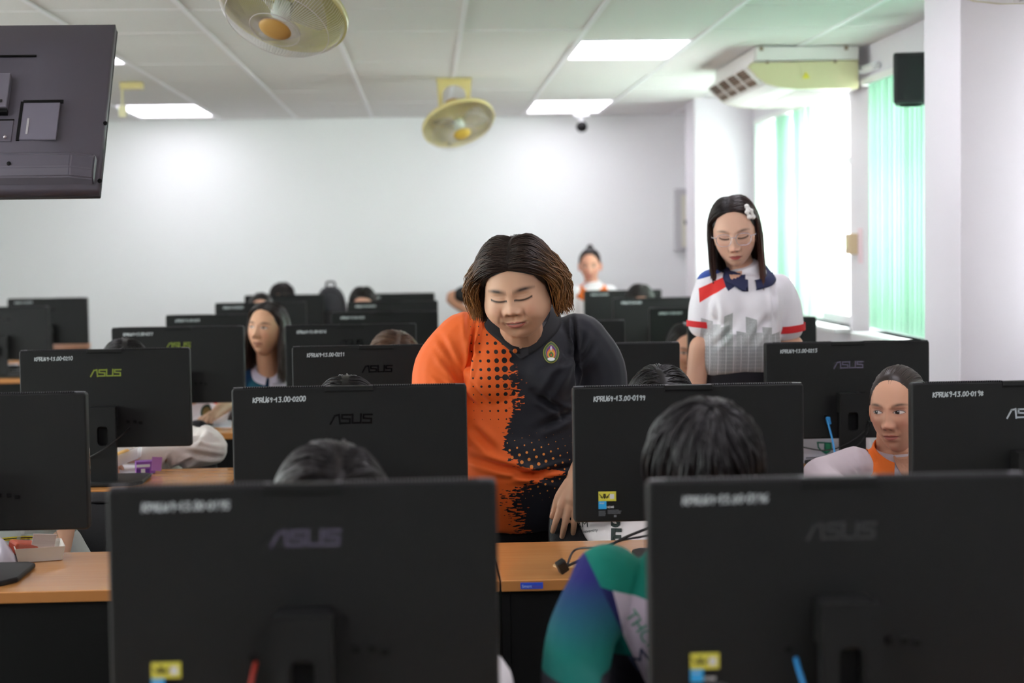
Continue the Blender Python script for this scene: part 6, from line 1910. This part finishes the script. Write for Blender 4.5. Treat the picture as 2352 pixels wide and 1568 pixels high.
tv, tf, tn = solid_arrays([loft(tor, 28, sq=2.3), limb([W3(1324, 674), W3(1314, 700), W3(1311, 722)], [0.062, 0.06, 0.056]), limb([W3(1400, 674), W3(1418, 700), W3(1424, 722)], [0.062, 0.06, 0.056])], 0.007, 4)
put('shirt', root, folds(tv, tn, 0.004, 5), tf, SHIRT['e6e2e6'])
V, F = collar_arrays(W3(1360, 651, -0.005), (0.064, 0.062), fold=0.05, gap=14, drop=0.075, rise=0.015, spread=0.032, tips=0.01)
put('collar', root, outside(V, tv, tf), F, bpy.data.materials['orange_collar'])
lt = [limb([V3(cx3 + s * 0.08, Y3, 0.08), V3(cx3 + s * 0.08, Y3, 0.45), V3(cx3 + s * 0.075, Y3, 0.85)], [0.055, 0.065, 0.10]) for s in (-1, 1)] + [ellipsoid(W3(1364, 800), (0.15, 0.12, 0.12))]
v, f, _ = solid_arrays(lt, 0.012, 3); put('trousers', root, v, f, SHIRT['skirt'])
for s in (-1, 1):
    V, F = loft([(V3(cx3 + s * 0.08, Y3 + 0.07, 0.045), 0.03, 0.04), (V3(cx3 + s * 0.08, Y3, 0.05), 0.04, 0.045), (V3(cx3 + s * 0.08, Y3 - 0.12, 0.03), 0.036, 0.026), (V3(cx3 + s * 0.08, Y3 - 0.17, 0.024), 0.02, 0.018)], 14); put('shoe', root, V, F, M_LEATHER)
pb = hair_back(95, 500, w=0.98, root='16110f', tip='241b18', knot=(0, 0.05, 0.11), r=0.0026)
hair_build(root, HM3, 0.98, *pb, cap=hair_cap(None, 0.006, 0.985), capcol='16110f')
put('hair_bun', root, *ellipsoid(xf(HM3, np.array([[0, 0.055, 0.118]]))[0], (0.026, 0.026, 0.030), 14, 10), bpy.data.materials['dark_bun'])
# ------------------------------------------------------------------ person standing with a hand on the hip, elbow beyond the orange shoulder
Y4 = 13.3
def W4(x, y, dy=0.0): return np.array(P(x, y, Y4 + dy))
root = empty('person', (W4(1140, 700)[0], Y4, 0), 0, 'person standing at the back in black shirt, bent elbow beyond the orange shoulder', 'person')
HM4 = head_matrix(W4(1142, 602, -0.03), 0, 8, 0)
hV, hF, hC = head_arrays(dict(FACE, skin='c99478', scale=0.98), 0.4); hV = xf(HM4, hV); hc = np.array(HM4.translation)
shl = W4(1092, 664); el = W4(1036, 686, 0.06); wr = W4(1082, 722, -0.02)
shr = W4(1190, 664); er = W4(1205, 735); wr2 = W4(1195, 790, -0.06)
skinp = [limb([hc + V3(0, 0.04, -0.05), W4(1142, 650), W4(1142, 668)], [0.052, 0.052, 0.06]), limb([shl * 0.45 + el * 0.55, el, wr], [0.043, 0.041, 0.027]), limb([shr * 0.4 + er * 0.6, er, wr2], [0.043, 0.041, 0.027])]
skinp += hand(wr, V3(0.8, -0.2, -0.5), V3(0.3, 0.6, 0), side=1) + hand(wr2, V3(0, -0.2, -1), V3(-1, 0, 0), side=1)
sV, sF, _ = solid_arrays(skinp, 0.006, 2); o_ = len(hV)
put('body', root, np.vstack([hV, sV]), hF + [tuple(i + o_ for i in f) for f in sF], SKIN_M, np.vstack([hC, np.tile(lin('cf977a'), (len(sV), 1))]))
tor = [(W4(1142, 790), 0.15, 0.115), (W4(1142, 740), 0.15, 0.115), (W4(1142, 695), 0.165, 0.11), (W4(1142, 668), 0.15, 0.09), (W4(1142, 654), 0.075, 0.065), (W4(1142, 648), 0.06, 0.056)]
tv, tf, tn = solid_arrays([loft(tor, 28, sq=2.3), limb([W4(1098, 668), W4(1078, 672, 0.02), W4(1062, 677, 0.03)], [0.068, 0.066, 0.064]), limb([W4(1186, 668), W4(1195, 690), W4(1200, 712)], [0.068, 0.066, 0.062])], 0.008, 4)
if 1: put('shirt', root, folds(tv, tn, 0.004, 5), tf, cm('black_cotton', '19191c'))
cx4 = root.location.x
lt = [limb([V3(cx4 + s * 0.09, Y4, 0.08), V3(cx4 + s * 0.09, Y4, 0.45), V3(cx4 + s * 0.08, Y4, 0.82)], [0.06, 0.07, 0.105]) for s in (-1, 1)] + [ellipsoid(W4(1142, 800), (0.16, 0.125, 0.12))]
v, f, _ = solid_arrays(lt, 0.012, 3); put('trousers', root, v, f, SHIRT['skirt'])
for s in (-1, 1):
    V, F = loft([(V3(cx4 + s * 0.09, Y4 + 0.07, 0.045), 0.03, 0.04), (V3(cx4 + s * 0.09, Y4, 0.05), 0.04, 0.045), (V3(cx4 + s * 0.09, Y4 - 0.12, 0.03), 0.036, 0.026), (V3(cx4 + s * 0.09, Y4 - 0.17, 0.024), 0.02, 0.018)], 14); put('shoe', root, V, F, M_LEATHER)
pb = hair_short(96, 350, r=0.0035, root='15100f', tip='201816'); hair_build(root, HM4, 1, *pb, cap=hair_cap(None, 0.009, 1.02), capcol='120e0d')
# ------------------------------------------------------------------ things on the desks
def PZ(x, y, z):
    d = P(x, y, 5.0) - CAM
    return CAM + d * ((z - CAM.z) / d.z)
def at(root, v): return Vector(v) - Vector(root.location)
M_PAPER = mat('white_paper', 'e9e7ee', 0.7)
M_CARD = mat('white_card', 'd9d4cc', 0.6)
M_CLOUD = translucent_mat('cloudy_plastic', 'dfe3e8', 0.4); add_clear(M_CLOUD, 0.5)
M_CLEAR = glass_mat('clear_plastic', (0.95, 0.96, 0.96), 0.12)
def paper(corner_px, z, label, curl=0.0, cat='paper', m=None, group=None):
    """a sheet lying on a desk; four corners in picture coordinates"""
    c = [PZ(x, y, z) for x, y in corner_px]
    n = 8
    V, F = [], []
    for i in range(n + 1):
        for j in range(n + 1):
            u, v = i / n, j / n
            p = c[0] * (1 - u) * (1 - v) + c[1] * u * (1 - v) + c[2] * u * v + c[3] * (1 - u) * v
            V.append(np.array(p) + V3(0, 0, curl * (u ** 2) * (0.5 + v * 0.5)))
    k = len(V)
    F = grid_faces(n + 1, n + 1, False)
    V2 = [v - V3(0, 0, 0.0008) for v in V]
    F = F + [tuple(a + k for a in f[::-1]) for f in F]
    o = aobj('paper_sheet', V + V2, F, m or M_PAPER)
    tag(o, label, cat, group)
    return o
# white cake tray with clear lid
a, b = PZ(42, 1293, DZ + 0.001), PZ(144, 1286, DZ + 0.001)
ex = (b - a).normalized(); L = (b - a).length; ey = Vector((-ex.y, ex.x, 0))
r = empty('cake_tray', (a + b) / 2 + ey * 0.06, math.atan2(ex.y, ex.x), 'white card cake tray with clear lid on the second row desk', 'tray')
bm = bmesh.new()
h, t = 0.034, 0.0015
def frust(bm, w0, d0, w1, d1, z0, z1):
    lo = [bm.verts.new((sx * w0 / 2, sy * d0 / 2, z0)) for sx, sy in ((-1, -1), (1, -1), (1, 1), (-1, 1))]
    hi = [bm.verts.new((sx * w1 / 2, sy * d1 / 2, z1)) for sx, sy in ((-1, -1), (1, -1), (1, 1), (-1, 1))]
    for k in range(4): bm.faces.new((lo[k], lo[(k + 1) % 4], hi[(k + 1) % 4], hi[k]))
    return lo, hi
lo, hi = frust(bm, L, 0.11, L + 0.014, 0.125, 0, h)
bm.faces.new(lo[::-1])
lo2, hi2 = frust(bm, L - 0.004, 0.106, L + 0.010, 0.121, 0.002, h)
bm.faces.new(lo2)
for k in range(4): bm.faces.new((hi[k], hi[(k + 1) % 4], hi2[(k + 1) % 4], hi2[k]))
bobj('tray_body', bm, M_CARD, r)
bm = bmesh.new(); box(bm, (-0.035, 0.01, 0.025), (0.06, 0.05, 0.03), (0.1, 0.15, 0.3), bev=0.006); bobj('cake_slice', bm, mat('red_cake', 'c8563a', 0.6), r)
bm = bmesh.new(); box(bm, (0.012, -0.012, 0.042), (0.055, 0.002, 0.04), (0.5, 0.1, 0.1)); bobj('napkin', bm, mat('pink_napkin', 'e6d2cc', 0.8), r)
bm = bmesh.new(); lo, hi = frust(bm, L - 0.004, 0.105, L - 0.02, 0.09, h + 0.001, h + 0.032); bm.faces.new(hi); bobj('clear_lid', bm, M_CLEAR, r)
# clear bag and folded white paper at the left end of that desk
V, F = [], []
o0, o1, o2, o3 = PZ(-60, 1300, DZ), PZ(40, 1297, DZ), PZ(38, 1268, DZ), PZ(-60, 1268, DZ)
rr = random.Random(3)
V = []
for i in range(13):
    for j in range(7):
        u, v = i / 12, j / 6
        p = np.array(o0 * (1 - u) * (1 - v) + o1 * u * (1 - v) + o2 * u * v + o3 * (1 - u) * v)
        e = math.sin(PI * u) ** 0.4 * math.sin(PI * v) ** 0.5
        V.append(p + V3(0, 0, 0.0015 + e * (0.040 + 0.012 * math.sin(u * 9 + v * 5) + rr.uniform(-.004, .004))))
tag(aobj('plastic_bag', V, grid_faces(13, 7, False), mat('pale_lilac_plastic', 'd4cbd8', 0.3)), 'crumpled pale lilac plastic bag beside the white cake tray', 'bag')
bpy.data.objects['plastic_bag'].modifiers.new('t', 'SOLIDIFY').thickness = 0.001
# tunic trim: yellow band with a dark line laid on the tunic
def decal(name, root, V2, F, sv, sf, m, lift=0.003, y0=None):
    b = BVHTree.FromPolygons([Vector(v) for v in sv], sf)
    V, ok = [], []
    last = None
    for x, y in V2:
        o = CAM + (P(x, y, 1.5) - CAM); d = (o - CAM).normalized()
        h = b.ray_cast(o, d)
        if h[0] is not None: last = np.array(h[0] - d * lift); ok.append(True)
        else: ok.append(False)
        V.append(last if last is not None else np.array(P(x, y, y0 or 4)))
    F = [f for f in F if all(ok[i] for i in f)]
    if not F: return None
    return put(name, root, V, F, m, smooth=False)
def band(pts, w):
    c = catmull([(x, y, 0) for x, y in pts], 8)[:, :2]
    T = np.gradient(c, axis=0); T /= np.linalg.norm(T, axis=1)[:, None]
    Nn = np.stack([-T[:, 1], T[:, 0]], 1)
    V = np.vstack([c + Nn * w / 2, c - Nn * w / 2]); n = len(c)
    return V, [(i, i + 1, n + i + 1, n + i) for i in range(n - 1)]
decal('yellow_trim', tun, *band([(-10, 1240), (60, 1234), (120, 1236), (150, 1230), (168, 1218)], 8), tvt, tft, mat('yellow_trim', 'cdbb32', 0.7))
decal('dark_line', tun, *band([(-10, 1240), (60, 1234), (120, 1236), (150, 1230), (168, 1218)], 2), tvt, tft, M_DARK, 0.0045)
# ---- third row left desk: purple box, paper, pastry in a clear box
paper([(235, 1085), (352, 1088), (335, 1068), (240, 1066)], DZ + 0.0015, 'white sheet under the purple carton on the third row desk')
c0 = PZ(335, 1087, DZ + 0.003)
r = empty('purple_carton', c0, 0.25, 'small purple carton with white stripes on the third row desk', 'carton')
M_PUR = mat('purple_card', '8a4fa8', 0.45); M_PURD = mat('deep_purple_print', '5a2a88', 0.45)
bm = bmesh.new(); box(bm, (0, 0.02, 0.020), (0.062, 0.045, 0.040), bev=0.001, seg=1); bobj('carton_body', bm, M_PUR, r)
bm = bmesh.new(); box(bm, (-0.008, -0.0028, 0.026), (0.044, 0.0008, 0.009)); bobj('white_stripe', bm, M_WHINK, r)
for k, (u, m_) in enumerate(((-0.024, M_PURD), (-0.009, M_WHINK), (0.006, M_PURD))):
    bm = bmesh.new(); box(bm, (u, -0.0028, 0.009), (0.013, 0.0008, 0.014)); bobj('printed_field', bm, m_, r)
bm = bmesh.new(); box(bm, (0.036, 0.0, 0.030), (0.036, 0.001, 0.046), (0, 0.12, 0.35)); bobj('open_flap', bm, mat('lilac_card', 'b07ac6', 0.45), r)
c0 = np.array(P(288, 1058, 5.96))
r = empty('pastry_box', (c0[0], 5.96, DZ + 0.001), 0, 'clear box with tan pastry held by the person in the cream sweater', 'food box')
bm = bmesh.new(); lo, hi = frust(bm, 0.10, 0.07, 0.13, 0.09, 0.0, 0.035); bm.faces.new(lo[::-1])
bmesh.ops.rotate(bm, verts=bm.verts, cent=(0, 0, 0), matrix=Euler((0, -0.35, 0)).to_matrix()); bmesh.ops.translate(bm, vec=(0, 0, 0.03), verts=bm.verts); bobj('clear_base', bm, M_CLOUD, r)
bm = bmesh.new(); box(bm, (-0.012, 0, 0.056), (0.06, 0.045, 0.028), (0, -0.35, 0.1), bev=0.012, seg=3); o = bobj('pastry', bm, mat('tan_pastry', 'd9ab63', 0.7), r); smooth_me(o.data)
# ---- fourth row: papers and a mouse
paper([(438, 972), (520, 979), (528, 962), (450, 955)], DZ + 0.002, 'white booklet lying open on the fourth row desk', 0.03, 'booklet')
paper([(470, 979), (532, 982), (534, 966), (490, 962)], DZ + 0.001, 'white sheet with pink corner on the fourth row desk')
paper([(0, 850), (45, 852), (42, 838), (-10, 836)], DZ + 0.001, 'white sheet on the sixth row desk across the aisle', 0.012)
paper([(1840, 1062), (1920, 1066), (1905, 1050), (1845, 1048)], DZ + 0.001, 'white sheet lying beside the stand of the monitor 0213')
def mouse(x, y, label, rz=0):
    c = PZ(x, y, DZ)
    r = empty('computer_mouse', c, rz, label, 'mouse', 'computer mice on the desks')
    V, F = loft([((0, -0.05, 0.008), 0.012, 0.006), ((0, -0.045, 0.013), 0.026, 0.012), ((0, -0.01, 0.019), 0.031, 0.018), ((0, 0.03, 0.017), 0.029, 0.0165), ((0, 0.05, 0.010), 0.014, 0.008)], 20)
    aobj('shell', V, F, M_BLACKPL, r)
    bm = bmesh.new(); box(bm, (0, -0.028, 0.034), (0.006, 0.014, 0.006), bev=0.002); bobj('wheel', bm, M_DARK, r)
mouse(455, 985, 'black mouse beside the booklet on the fourth row desk', 0.6)
mouse(30, 851, 'black mouse beside the sheet on the sixth row desk', 1.2)
# ---- white bag with a green shield behind the monitor 0213
c = PZ(1888, 1052, DZ)
r = empty('white_bag', (c.x, ROWY[2] + 0.20, DZ), 0, 'white bag with green shield emblem behind the stand of monitor 0213', 'bag')
w_ = 0.30
V, F = loft([((0, 0, 0.004), 0.15, 0.05), ((0, 0, 0.03), 0.16, 0.055), ((0, 0, 0.07), 0.155, 0.048), ((0, 0, 0.10), 0.14, 0.030), ((0, 0.01, 0.112), 0.12, 0.012)], 40, sq=3.2)
aobj('bag_body', V, F, mat('white_bag_cloth', 'e3dfe9', 0.7), r)
M_SHG, M_SHT = mat('green_print', '3fae7e', 0.6), mat('teal_print', '1f7d6b', 0.6)
V0, F0 = [Vector(v) + r.location for v in V], F
shield = [(1876, 1014), (1910, 1016), (1911, 1030), (1906, 1038), (1897, 1043), (1886, 1036), (1878, 1028)]
def decal_poly(name, root, poly, sv, sf, m, lift=0.003):
    pts = dense(poly, 4); cx, cy = np.mean([p[0] for p in pts]), np.mean([p[1] for p in pts]); k = len(pts)
    V2 = [(cx + (x - cx) * t, cy + (y - cy) * t) for t in (0.02, 0.35, 0.7, 1.0) for x, y in pts]
    return decal(name, root, V2, grid_faces(4, k), sv, sf, m, lift)
decal_poly('shield', r, shield, V0, F0, M_SHT, 0.003)
decal_poly('shield_field', r, [(1880, 1018), (1893, 1018), (1893, 1036), (1886, 1032), (1881, 1026)], V0, F0, M_PAPER, 0.0045)
decal_poly('shield_half', r, [(1896, 1018), (1907, 1019), (1908, 1029), (1904, 1036), (1897, 1039)], V0, F0, M_SHG, 0.0045)
# ---- cables
def cable(name, pts, rad, m, label, n=8):
    V, F = tube_arrays(catmull([tuple(p) for p in pts], n), rad, 8)
    return tag(aobj(name, V, F, m), label, 'cable')
Yr3, Yr2, Yr1 = ROWY[2], ROWY[1], ROWY[0]
cable('network_cable', [P(1900, 958, Yr3 - 0.02), P(1903, 975, Yr3 - 0.04), P(1912, 1010, Yr3 - 0.07), P(1918, 1045, Yr3 - 0.10), P(1921, 1080, Yr3 - 0.13), PZ(1923, 1092, DZ + 0.004)], 0.0034, M_BLUEC, 'blue network cable hanging from the monitor marked 0213')
bm = bmesh.new(); p_ = P(1903, 966, Yr3 - 0.025); box(bm, p_, (0.013, 0.014, 0.024), (0, -0.2, 0), bev=0.002); o = bobj('network_plug', bm, M_BLUEC); o.parent = bpy.data.objects['network_cable']
cable('power_cable', [P(1994, 968, Yr3 - 0.012), P(1988, 985, Yr3 - 0.06), P(1968, 1005, Yr3 - 0.10), P(1930, 1026, Yr3 - 0.09), P(1890, 1034, Yr3 - 0.04), P(1840, 1026, Yr3 + 0.02)], 0.0022, M_CABLE, 'black power cable looping behind the stand of monitor 0213')
cable('screen_cable', [P(1998, 970, Yr3 - 0.012), P(1990, 995, Yr3 - 0.06), P(1960, 1030, Yr3 - 0.10), P(1900, 1048, Yr3 - 0.06), PZ(1840, 1052, DZ + 0.004)], 0.0020, M_CABLE, 'black screen cable lying left of the monitor 0213 stand')
cable('power_cable', [P(1545, 1170, Yr2 - 0.01), P(1500, 1206, Yr2 - 0.05), P(1440, 1232, Yr2 - 0.07), P(1400, 1252, Yr2 - 0.08), P(1340, 1282, Yr2 - 0.10), PZ(1296, 1303, DZ + 0.008)], 0.0034, M_CABLE, 'black power cable running from the monitor 0199 to the desk hole')
cable('screen_cable', [P(1560, 1178, Yr2 - 0.01), P(1510, 1222, Yr2 - 0.05), P(1430, 1240, Yr2 - 0.07), P(1380, 1256, Yr2 - 0.08), PZ(1322, 1262, DZ + 0.03), PZ(1302, 1298, DZ + 0.01)], 0.0026, M_CABLE, 'thin black cable looping above the power cable of monitor 0199')
bm = bmesh.new(); p_ = PZ(1291, 1300, DZ + 0.018); box(bm, p_, (0.022, 0.018, 0.030), (0.25, -0.5, 0.3), bev=0.003); tag(bobj('cable_plug', bm, M_CABLE), 'black plug standing in the desk hole below monitor 0199', 'plug')
cable('network_cable', [P(1828, 1512, Yr1 - 0.012), P(1834, 1535, Yr1 - 0.03), P(1846, 1575, Yr1 - 0.05), P(1855, 1640, Yr1 - 0.07)], 0.0034, M_BLUEC, 'blurred blue network cable on the back of monitor 0196')
cable('network_cable', [P(588, 1522, Yr1 - 0.012), P(582, 1545, Yr1 - 0.03), P(574, 1585, Yr1 - 0.05), P(566, 1640, Yr1 - 0.07)], 0.0034, M_REDC, 'blurred red network cable on the back of monitor 0195')
cable('power_cable', [P(298, 982, Yr3 - 0.012), P(284, 995, Yr3 - 0.05), P(250, 1024, Yr3 - 0.085), P(215, 1045, Yr3 - 0.085), P(180, 1062, Yr3 - 0.05)], 0.0022, M_CABLE, 'black power cable across the stand of monitor 0210')
# ---- backpack at the back of the room
c = P(760, 690, 12.62)
r = empty('backpack', (c.x, 12.75, DZ), 0, 'black backpack with rounded top standing on the back row desk', 'backpack')
M_BAG = mat('backpack_fabric', '3a383e', 0.7, bump=0.2, bscale=300); M_BAGD = mat('backpack_dark', '1d1b1f', 0.8)
r.location.y = ROWY[6] + 0.17; r.location.x = P(760, 690, ROWY[6] + 0.17).x
V, F = loft([((0, 0, 0.01), 0.105, 0.085), ((0, 0, 0.05), 0.115, 0.095), ((0, 0, 0.25), 0.116, 0.09), ((0, 0, 0.38), 0.098, 0.075), ((0, 0, 0.44), 0.065, 0.055), ((0, 0.0, 0.463), 0.028, 0.03)], 32, sq=2.8)
aobj('bag_body', V, F, M_BAG, r)
V, F = loft([((0, -0.085, 0.02), 0.07, 0.02), ((0, -0.095, 0.06), 0.088, 0.030), ((0, -0.093, 0.22), 0.085, 0.028), ((0, -0.082, 0.29), 0.06, 0.016)], 24, sq=2.8); aobj('front_pocket', V, F, M_BAGD, r)
V, F = tube_arrays(catmull([V3(-0.03, 0, 0.455), V3(-0.025, 0, 0.49), V3(0.025, 0, 0.49), V3(0.03, 0, 0.455)], 6), 0.007, 8); aobj('handle', V, F, M_BAGD, r)
V, F = tube_arrays([V3(-0.10, -0.055, 0.33), V3(-0.06, -0.066, 0.41), V3(0, -0.066, 0.435), V3(0.06, -0.066, 0.41), V3(0.10, -0.055, 0.33)], 0.004, 6); aobj('zip', V, F, M_BAGD, r)
bm = bmesh.new(); box(bm, (0.10, -0.075, 0.10), (0.012, 0.006, 0.05), bev=0.002); bobj('red_tag', bm, mat('red_tag', 'c23a34', 0.6), r)
# ---- letters on the hoodie and on the boy's shirt
def text_decal(s, size, ang, ox, oy, root, sv, sf, m, lift=0.003, name='shirt_text', bold=0.0, sub=True):
    me = text_mesh(s, size, 0, bold=bold)
    bm = bmesh.new(); bm.from_mesh(me)
    bmesh.ops.triangulate(bm, faces=bm.faces)
    if sub: bmesh.ops.subdivide_edges(bm, edges=[e for e in bm.edges if e.calc_length() > size * 0.25], cuts=2)
    bmesh.ops.triangulate(bm, faces=bm.faces)
    bm.verts.ensure_lookup_table(); bm.verts.index_update()
    ca, sa = math.cos(ang), math.sin(ang)
    V2 = [(ox + v.co.x * ca + v.co.y * sa, oy + v.co.x * sa - v.co.y * ca) for v in bm.verts]
    F = [tuple(v.index for v in f.verts) for f in bm.faces]
    bm.free()
    return decal(name, root, V2, F, sv, sf, m, lift)
M_INKD = mat('dark_green_print', '25332f', 0.7)
text_decal('hat university', 9.5, -0.13, 1322, 1226, hood, tvh, tfh, M_INKD)
text_decal('E', 52, 0.02, 1401, 1250, hood, tvh, tfh, M_INKD, bold=2.0)
text_decal('S', 46, 0.02, 1403, 1208, hood, tvh, tfh, M_INKD, bold=2.0)
text_decal('RM', 20, -0.1, 1324, 1212, hood, tvh, tfh, M_INKD)
text_decal('THCIT', 40, 0.96, 1434, 1412, boy, tvb, tfb, mat('green_letters', '2f8f6f', 0.7))
text_decal('My', 60, -0.6, 1462, 1545, boy, tvb, tfb, mat('navy_letters', '37415c', 0.7))
decal_poly('neck_opening', girl2, [(2046, 1034), (2090, 1030), (2092, 1098), (2074, 1096), (2058, 1066)], [Vector(v) for v in tv5], tf5, mat('neck_tan', 'c08a6e', 0.5), 0.004)
# ---- chair whose back the woman in orange holds
chair(P(1258, 1190, 4.86).x + 0.235, 4.60, 'black leather office chair under the hand of the woman in orange')
